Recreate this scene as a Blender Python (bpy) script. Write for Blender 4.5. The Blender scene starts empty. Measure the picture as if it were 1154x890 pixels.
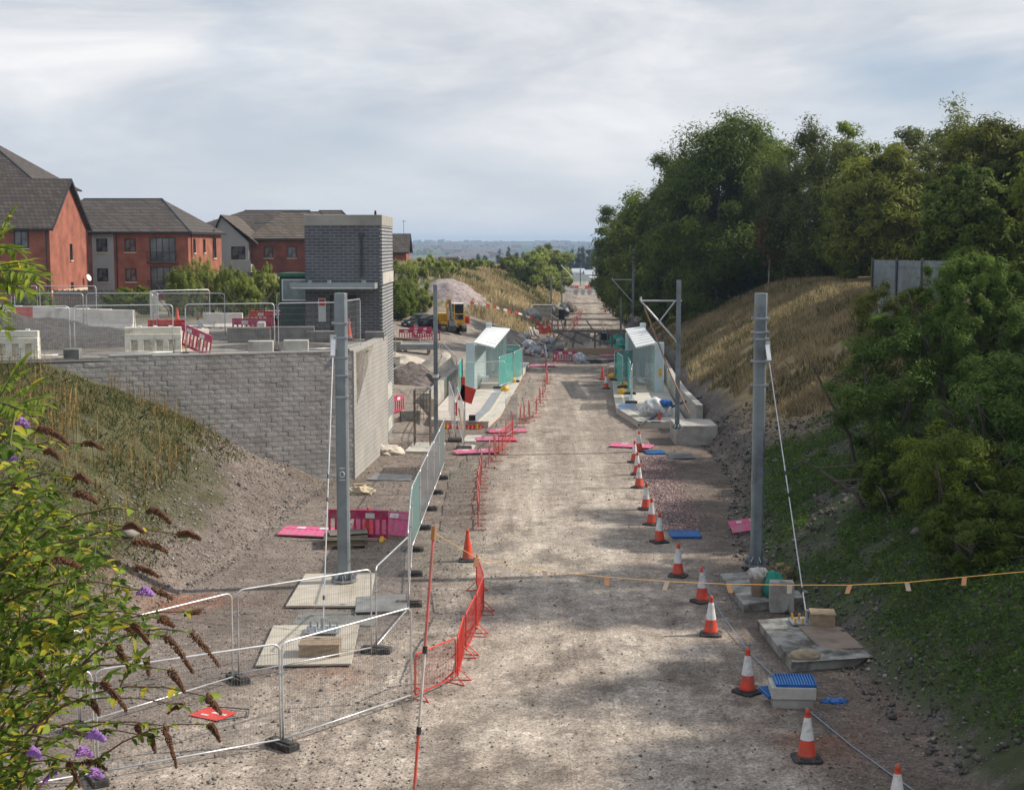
import bpy, math, random
import numpy as np
from mathutils import Vector, Matrix
R = math.radians
rnd = random.Random(7)
rng = np.random.default_rng(11)
scene = bpy.context.scene
col = scene.collection
CAMZ, PITCH, F = 9.6, R(6.02), 1602.8

# ------------------------------------------------------------------ camera maths (survey of the photograph)
def ray(px, py):
    dx, dy = px - 577.0, -(py - 445.0)
    return Vector((dx, F*math.cos(PITCH) + dy*math.sin(PITCH), -F*math.sin(PITCH) + dy*math.cos(PITCH)))
def G(px, py, z=0.0):
    d = ray(px, py); t = (z - CAMZ)/d.z
    return Vector((d.x*t, d.y*t, z))
def GY(px, py, Y):
    d = ray(px, py); t = Y/d.y
    return Vector((d.x*t, Y, CAMZ + d.z*t))

# ------------------------------------------------------------------ noise
def _h(ix, iy, s):
    n = (ix.astype(np.int64)*374761393 + iy.astype(np.int64)*668265263 + s*1274126177) & 0xffffffff
    n = ((n ^ (n >> 13))*1274126177) & 0xffffffff
    return ((n ^ (n >> 16)) & 0xffff)/65535.0
def vnoise(x, y, s=0):
    x = np.asarray(x, float); y = np.asarray(y, float)
    ix = np.floor(x); iy = np.floor(y); fx = x-ix; fy = y-iy
    fx = fx*fx*(3-2*fx); fy = fy*fy*(3-2*fy)
    a = _h(ix, iy, s); b = _h(ix+1, iy, s); c = _h(ix, iy+1, s); d = _h(ix+1, iy+1, s)
    return (a*(1-fx)+b*fx)*(1-fy) + (c*(1-fx)+d*fx)*fy
def fbm(x, y, s=0, o=4):
    v = 0; a = .5
    for k in range(o):
        v = v + a*vnoise(np.asarray(x)*2**k, np.asarray(y)*2**k, s+k*17); a *= .5
    return v/(1-.5**o)
def sm(e0, e1, x):
    t = np.clip((np.asarray(x, float)-e0)/(e1-e0), 0, 1); return t*t*(3-2*t)

# ------------------------------------------------------------------ terrain
def cen(Y): return np.interp(Y, [0, 42, 81, 112, 163, 223, 274, 350, 420], [0, 1.9, 2.7, 4.5, 8.5, 11.8, 14.2, 17.5, 20.5])
DD = np.array([0, .6, 3, 6, 10, 16, 30, 60], float)
LY = np.array([0, 50, 58, 66, 70, 80, 110, 133, 145, 165, 200, 300, 420], float)
LP = np.array([[0, .3, 1.7, 3.5, 5.0, 5.0, 5.0, 5.0], [0, .3, 1.7, 3.5, 5.0, 5.0, 5.0, 5.0], [0, .2, 1.4, 3.2, 4.9, 5.0, 5.0, 5.0],
    [0, 0, 0, .4, 1, 2, 3, 3.5], [0, 0, 0, 0, .3, 1, 3, 3.5], [0, .8, .9, 1.0, 1.1, 1.5, 3, 3.5], [0, 1.0, 1.2, 1.5, 1.6, 2, 3.4, 3.6],
    [0, .2, .6, 1.2, 1.9, 2.2, 3.4, 3.6], [0, .3, 1.2, 2.2, 3.0, 3.6, 3.8, 3.6], [0, .5, 2.1, 3.6, 5.1, 6.2, 6.5, 3.6], [0, .5, 2.1, 3.8, 5.4, 6.6, 6.8, 3.6],
    [0, .4, 1.5, 3, 4.5, 5.5, 5.5, 3], [0]*8], float)
LT = ([0, 20, 38, 42, 50, 58, 62, 67, 110, 133, 150, 165, 420], [-11.4, -11.4, -11.3, -10.7, -10.3, -9.7, -8.9, -7.3, -7.2, -6.2, -4.6, -4.0, -4.0])
RY = np.array([0, 50, 66, 76, 110, 133, 300, 420], float)
RP = np.array([[0, .35, 1.7, 3.2, 5.3, 6.9, 7.5, 7.5], [0, .35, 1.7, 3.2, 5.3, 6.9, 7.5, 7.5], [0, .8, 2.2, 4.0, 6.0, 7.2, 7.5, 7.5],
    [0, 1.2, 2.7, 4.7, 6.6, 7.3, 7.5, 7.5], [0, 1.2, 2.7, 4.7, 6.6, 7.3, 7.5, 7.5], [0, .8, 2.2, 4, 5.6, 6.5, 7, 7], [0, .6, 1.8, 3.4, 5, 6, 6, 6], [0]*8], float)
RT = ([0, 20, 27, 42, 50, 55, 62, 72, 133, 165, 420], [7.6, 7.4, 6.9, 5.3, 6.0, 6.9, 7.2, 7.0, 7.0, 4.8, 4.3])
def prof(Y, d, YK, P):
    Y = np.clip(Y, YK[0], YK[-1]-1e-6); i = np.clip(np.searchsorted(YK, Y, side='right')-1, 0, len(YK)-2)
    t = (Y-YK[i])/(YK[i+1]-YK[i]); t = t*t*(3-2*t)
    j = np.clip(np.searchsorted(DD, d, side='right')-1, 0, len(DD)-2)
    u = np.clip((d-DD[j])/(DD[j+1]-DD[j]), 0, 1)
    return (P[i, j]*(1-u)+P[i, j+1]*u)*(1-t) + (P[i+1, j]*(1-u)+P[i+1, j+1]*u)*t
def hill(Y): return np.interp(Y, [0, 380, 600, 1000, 1500, 2500, 4200, 6500], [0, 0, -9, -17, -22, -8, 14, 16])
def H(x, y):
    x = np.asarray(x, float); y = np.asarray(y, float)
    s = x - cen(y)
    dl = np.interp(y, *LT) - s; dr = s - np.interp(y, *RT)
    h = np.where(dl > 0, prof(y, np.maximum(dl, 0), LY, LP), 0) + np.where(dr > 0, prof(y, np.maximum(dr, 0), RY, RP), 0)
    side = sm(0, 2.5, np.maximum(dl, dr)); near = 1-sm(300, 420, y)
    h = h + near*side*(fbm(x*.35, y*.35, 3, 3)-.5)*.55*(1-sm(66, 78, y)*sm(0, 1, 125-y)*(s < 0))
    h = h + near*(fbm(x*.6, y*.25, 9, 3)-.5)*.10
    rt_ = np.exp(-((s+1.3+.25*np.sin(y*.11))/.22)**2)+np.exp(-((s-.7+.25*np.sin(y*.11))/.22)**2)+np.exp(-((s+2.6-.3*np.sin(y*.07))/.18)**2)
    h = h - near*rt_*.035*(.4+fbm(x*.3, y*.3, 44, 2))*(np.maximum(dl, dr) < 0)
    ab = 5.2*np.clip((18-y)/10, 0, 1)*sm(-1.5, -3.0, x)
    h = np.maximum(h, ab) 
    return h + hill(y) + sm(900, 3000, y)*(fbm(x*.0012, y*.0008, 5, 3)-.5)*22
def Hs(x, y): return float(H(np.array([x]), np.array([y]))[0])
def yardz(Y): return float(np.interp(Y, [0, 85, 120], [5.2, 5.2, 4.2]))
def onG(px, py, it=14):
    z = 0.0
    for _ in range(it):
        p = G(px, py, z); z = .5*z + .5*Hs(p.x, p.y)
    return Vector((p.x, p.y, Hs(p.x, p.y)))

# ------------------------------------------------------------------ mesh builder
class MB:
    def __init__(s): s.v = []; s.f = []; s.m = []
    def add(s, vs, fs, m=0):
        o = len(s.v); s.v += [tuple(v) for v in vs]
        for f in fs: s.f.append(tuple(i+o for i in f)); s.m.append(m)
    def box(s, x0, x1, y0, y1, z0, z1, m=0, T=None):
        vs = [Vector((x, y, z)) for z in (z0, z1) for y in (y0, y1) for x in (x0, x1)]
        if T is not None: vs = [T @ v for v in vs]
        s.add(vs, [(0, 2, 3, 1), (4, 5, 7, 6), (0, 1, 5, 4), (2, 6, 7, 3), (0, 4, 6, 2), (1, 3, 7, 5)], m); return s
    def tube(s, pts, r, n=6, m=0, caps=True):
        pts = [Vector(p) for p in pts]; rs = r if isinstance(r, (list, tuple)) else [r]*len(pts)
        rings = []
        for i, p in enumerate(pts):
            a = pts[max(i-1, 0)]; b = pts[min(i+1, len(pts)-1)]; d = (b-a)
            if d.length < 1e-9: d = Vector((0, 0, 1))
            d.normalize(); u = d.cross(Vector((0, 0, 1)) if abs(d.z) < .95 else Vector((1, 0, 0))).normalized(); w = d.cross(u)
            rings.append([p + (u*math.cos(t)+w*math.sin(t))*rs[i] for t in [2*math.pi*(k+.5)/n for k in range(n)]])
        vs = [v for g in rings for v in g]; fs = []
        for i in range(len(pts)-1):
            for k in range(n):
                a = i*n+k; b = i*n+(k+1) % n; fs.append((a, a+n, b+n, b))
        if caps: fs.append(tuple(range(n))); fs.append(tuple(reversed(range((len(pts)-1)*n, len(pts)*n))))
        s.add(vs, fs, m); return s
    def beam(s, p, q, w, h, m=0):
        p = Vector(p); q = Vector(q); d = (q-p).normalized()
        u = d.cross(Vector((0, 0, 1)) if abs(d.z) < .95 else Vector((0, 1, 0))).normalized()*w/2; t = u.normalized().cross(d)*h/2
        vs = [e+a*u+b*t for e in (p, q) for a, b in ((-1, -1), (1, -1), (1, 1), (-1, 1))]
        s.add(vs, [(0, 1, 2, 3), (7, 6, 5, 4), (0, 4, 5, 1), (1, 5, 6, 2), (2, 6, 7, 3), (3, 7, 4, 0)], m); return s
    def lathe(s, prof_, n=20, m=0, cap=True):
        vs = [Vector((r*math.cos(2*math.pi*k/n), r*math.sin(2*math.pi*k/n), z)) for r, z in prof_ for k in range(n)]; fs = []
        for i in range(len(prof_)-1):
            for k in range(n): fs.append((i*n+k, i*n+(k+1) % n, (i+1)*n+(k+1) % n, (i+1)*n+k))
        if cap: fs.append(tuple(reversed(range(n)))); fs.append(tuple(range((len(prof_)-1)*n, len(prof_)*n)))
        s.add(vs, fs, m); return s
    def prism(s, poly, z0, z1, m=0):          # poly: list of (x,y) or (x,y,ztop)
        n = len(poly); vs = [Vector((p[0], p[1], z0)) for p in poly]+[Vector((p[0], p[1], (p[2] if len(p) > 2 else z1))) for p in poly]
        s.add(vs, [tuple(reversed(range(n))), tuple(range(n, 2*n))]+[(k, (k+1) % n, (k+1) % n+n, k+n) for k in range(n)], m); return s
    def ext(s, poly, axis, a0, a1, m=0):      # polygon in the plane across 'axis' extruded a0..a1
        n = len(poly); f = (lambda u, v, a: Vector((a, u, v))) if axis == 'x' else (lambda u, v, a: Vector((u, a, v)))
        s.add([f(u, v, a0) for u, v in poly]+[f(u, v, a1) for u, v in poly], [tuple(range(n)), tuple(reversed(range(n, 2*n)))]+[(k, k+n, (k+1) % n+n, (k+1) % n) for k in range(n)], m); return s
    def build(s, name, mats, parent=None, loc=None, rot=None, smooth=False, bevel=0):
        me = bpy.data.meshes.new(name); me.from_pydata([tuple(v) for v in s.v], [], s.f)
        if not isinstance(mats, (list, tuple)): mats = [mats]
        for m in mats: me.materials.append(m)
        if len(mats) > 1: me.polygons.foreach_set('material_index', s.m)
        if smooth: me.polygons.foreach_set('use_smooth', [True]*len(s.f))
        me.update()
        o = bpy.data.objects.new(name, me); col.objects.link(o)
        if parent: o.parent = parent
        if loc is not None: o.location = loc
        if rot is not None: o.rotation_euler = rot
        if bevel:
            b = o.modifiers.new('Bevel', 'BEVEL'); b.width = bevel; b.segments = 2; b.limit_method = 'ANGLE'
        return o
def npmesh(name, V, Fc, mat, parent=None, colattr=None, smooth=False, k=4):
    me = bpy.data.meshes.new(name); V = np.asarray(V, np.float32); Fc = np.asarray(Fc, np.int32)
    me.vertices.add(len(V)); me.vertices.foreach_set('co', V.ravel())
    nf = len(Fc); me.loops.add(nf*k); me.loops.foreach_set('vertex_index', Fc.ravel())
    me.polygons.add(nf); me.polygons.foreach_set('loop_start', np.arange(0, nf*k, k, dtype=np.int32)); me.polygons.foreach_set('loop_total', np.full(nf, k, np.int32))
    if smooth: me.polygons.foreach_set('use_smooth', np.ones(nf, bool))
    me.update(calc_edges=True)
    if colattr is not None:
        for nm, C in colattr.items():
            C = np.asarray(C, np.float32)
            if C.ndim == 1:
                a = me.attributes.new(nm, 'FLOAT', 'POINT'); a.data.foreach_set('value', C)
            else:
                a = me.attributes.new(nm, 'FLOAT_COLOR', 'POINT'); a.data.foreach_set('color', np.c_[C, np.ones(len(C))].astype(np.float32).ravel())
    if mat: me.materials.append(mat)
    o = bpy.data.objects.new(name, me); col.objects.link(o)
    if parent: o.parent = parent
    return o
def tag(o, label=None, cat=None, group=None, kind=None):
    if label: o['label'] = label
    if cat: o['category'] = cat
    if group: o['group'] = group
    if kind: o['kind'] = kind
    return o
def thing(name, label, cat, loc=(0, 0, 0), rz=0, group=None):
    o = bpy.data.objects.new(name, None); col.objects.link(o); o.empty_display_size = .3
    o.location = loc; o.rotation_euler = (0, 0, rz); return tag(o, label, cat, group)
def copy_tree(o, parent=None):
    c = o.copy(); col.objects.link(c); c.parent = parent
    for ch in [x for x in kids.get(o.name, [])] if False else list(o.children): copy_tree(ch, c)
    return c
def place(proto, used, loc, rz=0, label=None, group=None, rot=None, sc=None):
    o = proto if not used.get(proto.name) else copy_tree(proto); used[proto.name] = 1
    o.location = loc; o.rotation_euler = rot if rot is not None else (0, 0, rz)
    if sc is not None: o.scale = sc
    if label: o['label'] = label
    if group: o['group'] = group
    return o
used = {}
ORD = ['nearest', 'second', 'third', 'fourth', 'fifth', 'sixth', 'seventh', 'eighth', 'ninth', 'tenth', 'eleventh', 'twelfth', 'thirteenth', 'fourteenth', 'fifteenth', 'sixteenth', 'seventeenth', 'eighteenth', 'nineteenth', 'twentieth', 'twenty-first', 'twenty-second']
FIRST = ['first']+ORD[1:]

# ------------------------------------------------------------------ materials
def newmat(name):
    m = bpy.data.materials.new(name); m.use_nodes = True; nt = m.node_tree; b = nt.nodes['Principled BSDF']
    return m, nt, b
def N(nt, t, **kw):
    n = nt.nodes.new(t)
    for k, v in kw.items():
        if k.startswith('i_'): n.inputs[int(k[2:]) if k[2:].isdigit() else k[2:]].default_value = v
        else: setattr(n, k, v)
    return n
def mixc(nt, fac, a, b, blend='MIX'):
    n = nt.nodes.new('ShaderNodeMix'); n.data_type = 'RGBA'; n.blend_type = blend
    for i, v in ((0, fac), (6, a), (7, b)):
        if hasattr(v, 'links') or hasattr(v, 'is_linked'): nt.links.new(v, n.inputs[i])
        else: n.inputs[i].default_value = (*v, 1) if isinstance(v, tuple) and len(v) == 3 else v
    return n.outputs[2]
def ramp(nt, src, p0, p1, c0=(0, 0, 0, 1), c1=(1, 1, 1, 1)):
    r = nt.nodes.new('ShaderNodeValToRGB'); r.color_ramp.elements[0].position = p0; r.color_ramp.elements[1].position = p1
    r.color_ramp.elements[0].color = c0; r.color_ramp.elements[1].color = c1; nt.links.new(src, r.inputs[0]); return r.outputs[0]
def M(name, c, rough=.7, metal=0, var=.25, scale=3.0, dirt=None, dirt_amt=.5, bump=.0, bscale=40, spec=.4, alpha=None, trans=None):
    m, nt, b = newmat(name); L = nt.links.new
    tc = N(nt, 'ShaderNodeTexCoord'); geo = N(nt, 'ShaderNodeNewGeometry')
    nz = N(nt, 'ShaderNodeTexNoise'); nz.inputs['Scale'].default_value = scale; nz.inputs['Detail'].default_value = 6; L(geo.outputs['Position'], nz.inputs['Vector'])
    lo = tuple(x*(1-var) for x in c); hi = tuple(min(x*(1+var), 1) for x in c)
    cc = mixc(nt, ramp(nt, nz.outputs[0], .3, .7), lo, hi)
    if dirt:
        n2 = N(nt, 'ShaderNodeTexNoise'); n2.inputs['Scale'].default_value = scale*.6; n2.inputs['Detail'].default_value = 9; n2.inputs['Roughness'].default_value = .7; L(geo.outputs['Position'], n2.inputs['Vector'])
        f = ramp(nt, n2.outputs[0], .62-dirt_amt*.3, .75-dirt_amt*.2)
        cc = mixc(nt, f, cc, dirt)
    L(cc, b.inputs['Base Color'])
    b.inputs['Roughness'].default_value = rough; b.inputs['Metallic'].default_value = metal; b.inputs['Specular IOR Level'].default_value = spec
    if bump:
        n3 = N(nt, 'ShaderNodeTexNoise'); n3.inputs['Scale'].default_value = bscale; n3.inputs['Detail'].default_value = 4; L(geo.outputs['Position'], n3.inputs['Vector'])
        bp = N(nt, 'ShaderNodeBump'); bp.inputs['Strength'].default_value = bump; bp.inputs['Distance'].default_value = .03; L(n3.outputs[0], bp.inputs['Height']); L(bp.outputs[0], b.inputs['Normal'])
    if alpha is not None: b.inputs['Alpha'].default_value = alpha
    if trans: b.inputs['Transmission Weight'].default_value = trans
    return m
def Mbrick(name, c1, c2, mortar, bw, bh, ms=.01, rough=.8, bump=.4, var=.3):
    m, nt, b = newmat(name); L = nt.links.new
    tc = N(nt, 'ShaderNodeTexCoord'); sx = N(nt, 'ShaderNodeSeparateXYZ'); L(tc.outputs['Object'], sx.inputs[0])
    ad = N(nt, 'ShaderNodeMath', operation='ADD'); L(sx.outputs[0], ad.inputs[0]); L(sx.outputs[1], ad.inputs[1])
    cx = N(nt, 'ShaderNodeCombineXYZ'); L(ad.outputs[0], cx.inputs[0]); L(sx.outputs[2], cx.inputs[1])
    br = N(nt, 'ShaderNodeTexBrick'); L(cx.outputs[0], br.inputs['Vector'])
    br.inputs['Color1'].default_value = (*c1, 1); br.inputs['Color2'].default_value = (*c2, 1); br.inputs['Mortar'].default_value = (*mortar, 1)
    br.inputs['Scale'].default_value = 1; br.inputs['Mortar Size'].default_value = ms; br.inputs['Brick Width'].default_value = bw; br.inputs['Row Height'].default_value = bh
    nz = N(nt, 'ShaderNodeTexNoise'); nz.inputs['Scale'].default_value = .8; nz.inputs['Detail'].default_value = 8; L(tc.outputs['Object'], nz.inputs['Vector'])
    cc = mixc(nt, var, br.outputs[0], ramp(nt, nz.outputs[0], .3, .7), 'OVERLAY'); L(cc, b.inputs['Base Color'])
    bp = N(nt, 'ShaderNodeBump'); bp.inputs['Strength'].default_value = bump; bp.inputs['Distance'].default_value = .02; bp.invert = True; L(br.outputs[1], bp.inputs['Height']); L(bp.outputs[0], b.inputs['Normal'])
    b.inputs['Roughness'].default_value = rough; b.inputs['Specular IOR Level'].default_value = .3
    return m
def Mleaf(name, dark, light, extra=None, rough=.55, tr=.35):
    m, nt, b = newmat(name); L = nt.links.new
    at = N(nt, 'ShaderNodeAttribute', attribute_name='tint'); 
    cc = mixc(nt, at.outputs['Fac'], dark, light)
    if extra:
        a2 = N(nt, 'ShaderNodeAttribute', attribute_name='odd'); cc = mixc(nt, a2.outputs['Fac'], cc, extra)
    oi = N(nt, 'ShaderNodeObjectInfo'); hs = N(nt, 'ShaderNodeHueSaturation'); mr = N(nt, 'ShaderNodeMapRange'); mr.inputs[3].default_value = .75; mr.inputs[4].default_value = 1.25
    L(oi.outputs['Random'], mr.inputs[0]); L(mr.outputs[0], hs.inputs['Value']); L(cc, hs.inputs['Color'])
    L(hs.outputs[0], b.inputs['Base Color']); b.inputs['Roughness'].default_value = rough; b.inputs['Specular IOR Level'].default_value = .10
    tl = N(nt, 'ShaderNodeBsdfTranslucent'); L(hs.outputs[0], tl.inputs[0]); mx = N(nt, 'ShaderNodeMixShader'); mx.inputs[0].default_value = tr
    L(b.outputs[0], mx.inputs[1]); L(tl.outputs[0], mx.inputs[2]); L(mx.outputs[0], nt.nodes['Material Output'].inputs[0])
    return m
def Mtiles(name, c, row=.32):
    m, nt, b = newmat(name); L = nt.links.new
    tc = N(nt, 'ShaderNodeTexCoord'); sx = N(nt, 'ShaderNodeSeparateXYZ'); L(tc.outputs['Object'], sx.inputs[0])
    ad = N(nt, 'ShaderNodeMath', operation='ADD'); L(sx.outputs[0], ad.inputs[0]); L(sx.outputs[1], ad.inputs[1])
    cx = N(nt, 'ShaderNodeCombineXYZ'); L(ad.outputs[0], cx.inputs[0]); L(sx.outputs[2], cx.inputs[1])
    br = N(nt, 'ShaderNodeTexBrick'); L(cx.outputs[0], br.inputs['Vector'])
    br.inputs['Color1'].default_value = (*[x*1.25 for x in c], 1); br.inputs['Color2'].default_value = (*[x*.75 for x in c], 1); br.inputs['Mortar'].default_value = (*[x*.35 for x in c], 1)
    br.inputs['Scale'].default_value = 1; br.inputs['Mortar Size'].default_value = .028; br.inputs['Brick Width'].default_value = .42; br.inputs['Row Height'].default_value = row*.66
    L(br.outputs[0], b.inputs['Base Color']); b.inputs['Roughness'].default_value = .8; b.inputs['Specular IOR Level'].default_value = .25
    bp = N(nt, 'ShaderNodeBump'); bp.inputs['Strength'].default_value = .6; bp.inputs['Distance'].default_value = .04; bp.invert = True; L(br.outputs[1], bp.inputs['Height']); L(bp.outputs[0], b.inputs['Normal'])
    return m
def ground_mat():
    m, nt, b = newmat('ground_mix'); L = nt.links.new
    at = N(nt, 'ShaderNodeAttribute', attribute_name='Col'); st = N(nt, 'ShaderNodeAttribute', attribute_name='stony')
    geo = N(nt, 'ShaderNodeNewGeometry')
    def streak():
        mp_ = N(nt, 'ShaderNodeMapping'); mp_.inputs['Scale'].default_value = (3.2, .16, 1); mp_.inputs['Rotation'].default_value = (0, 0, .05); L(geo.outputs['Position'], mp_.inputs[0]); n = N(nt, 'ShaderNodeTexNoise'); n.inputs['Scale'].default_value = 1; n.inputs['Detail'].default_value = 5; L(mp_.outputs[0], n.inputs['Vector']); return n.outputs[0]
    def noise(sc, det, rg=.6):
        n = N(nt, 'ShaderNodeTexNoise'); n.inputs['Scale'].default_value = sc; n.inputs['Detail'].default_value = det; n.inputs['Roughness'].default_value = rg; L(geo.outputs['Position'], n.inputs['Vector']); return n.outputs[0]
    v = N(nt, 'ShaderNodeTexVoronoi'); v.inputs['Scale'].default_value = 24; L(geo.outputs['Position'], v.inputs['Vector'])
    v2 = N(nt, 'ShaderNodeTexVoronoi'); v2.inputs['Scale'].default_value = 7; L(geo.outputs['Position'], v2.inputs['Vector'])
    bw = N(nt, 'ShaderNodeRGBToBW'); L(v.outputs['Color'], bw.inputs[0]); bw2 = N(nt, 'ShaderNodeRGBToBW'); L(v2.outputs['Color'], bw2.inputs[0])
    g1 = ramp(nt, bw.outputs[0], .15, .85, (.66, .66, .67, 1), (1.36, 1.34, 1.32, 1))
    g2 = ramp(nt, bw2.outputs[0], .78, .86, (1, 1, 1, 1), (1.35, 1.35, 1.35, 1))
    c = mixc(nt, st.outputs['Fac'], at.outputs['Color'], mixc(nt, 1.0, at.outputs['Color'], g1, 'MULTIPLY'))
    c = mixc(nt, st.outputs['Fac'], c, mixc(nt, 1.0, c, g2, 'MULTIPLY'))
    c = mixc(nt, 1.0, c, ramp(nt, noise(1.7, 9, .7), .3, .7, (.68, .66, .64, 1), (1.28, 1.28, 1.28, 1)), 'MULTIPLY')
    c = mixc(nt, 1.0, c, ramp(nt, noise(.35, 5), .3, .7, (.82, .8, .78, 1), (1.15, 1.15, 1.15, 1)), 'MULTIPLY')
    at3 = N(nt, 'ShaderNodeAttribute', attribute_name='lane'); c = mixc(nt, at3.outputs['Fac'], c, mixc(nt, 1.0, c, ramp(nt, streak(), .34, .64, (.86, .855, .85, 1), (1.10, 1.10, 1.10, 1)), 'MULTIPLY'))
    L(c, b.inputs['Base Color']); b.inputs['Roughness'].default_value = .92; b.inputs['Specular IOR Level'].default_value = .15
    ad = N(nt, 'ShaderNodeMath', operation='MULTIPLY'); L(bw.outputs[0], ad.inputs[0]); L(st.outputs['Fac'], ad.inputs[1])
    a2 = N(nt, 'ShaderNodeMath', operation='ADD'); L(ad.outputs[0], a2.inputs[0]); L(noise(9, 8, .75), a2.inputs[1])
    wv = N(nt, 'ShaderNodeTexWave', bands_direction='Y'); wv.inputs['Scale'].default_value = 1.9; wv.inputs['Distortion'].default_value = 5; wv.inputs['Detail'].default_value = 2; L(geo.outputs['Position'], wv.inputs['Vector'])
    mk_ = N(nt, 'ShaderNodeMath', operation='MULTIPLY'); L(ramp(nt, streak(), .60, .66, (0, 0, 0, 1), (.45, .45, .45, 1)), mk_.inputs[0]); L(at3.outputs['Fac'], mk_.inputs[1])
    m2_ = N(nt, 'ShaderNodeMath', operation='MULTIPLY'); L(mk_.outputs[0], m2_.inputs[0]); L(wv.outputs['Fac'], m2_.inputs[1]); a3 = N(nt, 'ShaderNodeMath', operation='ADD'); L(a2.outputs[0], a3.inputs[0]); L(m2_.outputs[0], a3.inputs[1]); a2 = a3
    bp = N(nt, 'ShaderNodeBump'); bp.inputs['Strength'].default_value = .8; bp.inputs['Distance'].default_value = .045; L(a2.outputs[0], bp.inputs['Height']); L(bp.outputs[0], b.inputs['Normal'])
    return m
MUD = (.17, .135, .11)
galv = M('galvanised_steel', (.42, .44, .46), .45, .75, .2, 4, (.25, .25, .25), .3)
galvm = M('mast_steel', (.25, .285, .30), .5, .35, .16, 1.2, (.12, .135, .145), .5)
galvb = M('bright_tube', (.62, .63, .64), .4, .6, .15, 5)
wirem = M('wire_mesh', (.40, .41, .42), .5, .6, .1, 5)
redplas = M('red_plastic', (.62, .05, .03), .45, 0, .18, 5, (.30, .10, .07), .25)
conered = M('cone_red', (.72, .065, .03), .45, 0, .15, 7, (.34, .13, .09), .5)
sleeve = M('reflective_sleeve', (.72, .72, .72), .35, 0, .08, 9, (.45, .40, .36), .45)
magenta = M('magenta_plastic', (.47, .018, .10), .5, 0, .2, 6, (.36, .14, .16), .5)
pinkp = M('faded_pink_plastic', (.66, .11, .25), .55, 0, .15, 6, (.42, .22, .22), .55)
redsteel = M('red_painted_steel', (.62, .045, .035), .5, .1, .2, 5, (.45, .15, .1), .4)
oldred = M('faded_red_steel', (.55, .12, .11), .6, .1, .25, 5, (.34, .17, .13), .6)
rubber = M('black_rubber', (.035, .035, .034), .8, 0, .3, 8, MUD, .4)
whiteplas = M('white_plastic', (.80, .76, .64), .5, 0, .1, 4, (.42, .37, .27), .35)
conc = M('concrete', (.40, .38, .345), .85, 0, .18, 2.5, (.25, .23, .20), .5, bump=.3)
concl = M('pale_concrete', (.50, .48, .43), .85, 0, .14, 2.5, (.33, .30, .26), .4, bump=.3)
concd = M('dark_concrete', (.20, .195, .18), .85, 0, .2, 2.5, (.11, .10, .09), .5, bump=.3)
ply = M('weathered_plywood', (.47, .42, .345), .8, 0, .1, 2, (.38, .32, .25), .3)
plyd = M('muddy_plywood', (.33, .32, .29), .8, 0, .12, 2.5, (.075, .062, .05), .6)
timber = M('sawn_timber', (.34, .25, .16), .8, 0, .22, 7)
timberd = M('old_timber', (.16, .125, .09), .85, 0, .3, 4)
timberg = M('grey_timber', (.17, .15, .125), .85, 0, .3, 5)
teal = M('teal_netting', (.05, .42, .36), .7, 0, .15, 6, alpha=.72)
tealc = M('teal_cloth', (.03, .26, .20), .7, 0, .2, 5)
yellow = M('yellow_plastic', (.70, .40, .03), .5, 0, .15, 5, (.3, .2, .1), .3)
orange = M('orange_cord', (.80, .45, .13), .6, 0, .1, 9)
peach = M('pale_orange_tape', (.80, .42, .22), .7, 0, .1, 9)
whitep = M('white_paint', (.70, .71, .70), .5, 0, .06, 2, (.5, .5, .47), .25)
shelw = M('shelter_panel', (.52, .61, .64), .4, 0, .06, 2, (.42, .48, .5), .3)
bluep = M('blue_plastic', (.02, .13, .42), .5, 0, .15, 6, (.1, .15, .25), .3)
bluer = M('pale_blue_rope', (.25, .33, .42), .7, 0, .1, 6)
black = M('black_paint', (.02, .02, .022), .5, 0, .2, 5)
darkgrey = M('dark_grey_metal', (.07, .075, .08), .5, .3, .2, 4)
glass, _nt, _b = newmat('window_glass'); _b.inputs['Base Color'].default_value = (.03, .04, .05, 1); _b.inputs['Roughness'].default_value = .12; _b.inputs['Specular IOR Level'].default_value = .8
_n = N(_nt, 'ShaderNodeTexNoise'); _n.inputs['Scale'].default_value = 1.4; _nt.links.new(ramp(_nt, _n.outputs[0], .4, .65, (.015, .02, .025, 1), (.16, .17, .17, 1)), _b.inputs['Base Color'])
clear = M('frosted_glass', (.55, .66, .66), .25, 0, .05, 2, alpha=.6)
brick = Mbrick('red_brick', (.33, .085, .045), (.25, .062, .036), (.33, .19, .14), .225, .075, .01)
brickd = Mbrick('dark_red_brick', (.24, .062, .04), (.18, .045, .03), (.2, .12, .09), .225, .075, .01)
tbrick = Mbrick('blue_engineering_brick', (.085, .09, .102), (.115, .12, .13), (.21, .21, .215), .42, .14, .018, .6, .3, .15)
slatb = Mbrick('sunlit_coursed_brick', (.33, .335, .34), (.38, .38, .38), (.07, .07, .075), 3.0, .16, .035, .6, .5, .1)  # sunlight on the tower's side face painted in as paler brick
blockr = Mbrick('pale_block', (.37, .35, .325), (.335, .32, .295), (.25, .235, .215), .45, .2, .012, .85, .5, .12)
splitf = M('split_face_block', (.35, .33, .31), .9, 0, .2, 1.5, (.27, .24, .215), .4, bump=.7, bscale=22)
tiles = Mtiles('roof_tiles', (.088, .074, .064), .5); tilesb = Mtiles('brown_roof_tiles', (.12, .096, .075), .5)
render_ = M('grey_render', (.36, .36, .35), .8, 0, .08, 1)
cream = M('cream_band', (.62, .52, .38), .8, 0, .1, 2)
bark = M('bark', (.10, .085, .07), .9, 0, .3, 3, bump=.5)
birchbark = M('pale_bark', (.24, .21, .18), .9, 0, .4, 4)
gmat = ground_mat()
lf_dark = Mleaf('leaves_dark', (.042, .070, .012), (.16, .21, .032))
lf_mid = Mleaf('leaves_mid', (.064, .092, .014), (.23, .285, .038))
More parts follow.
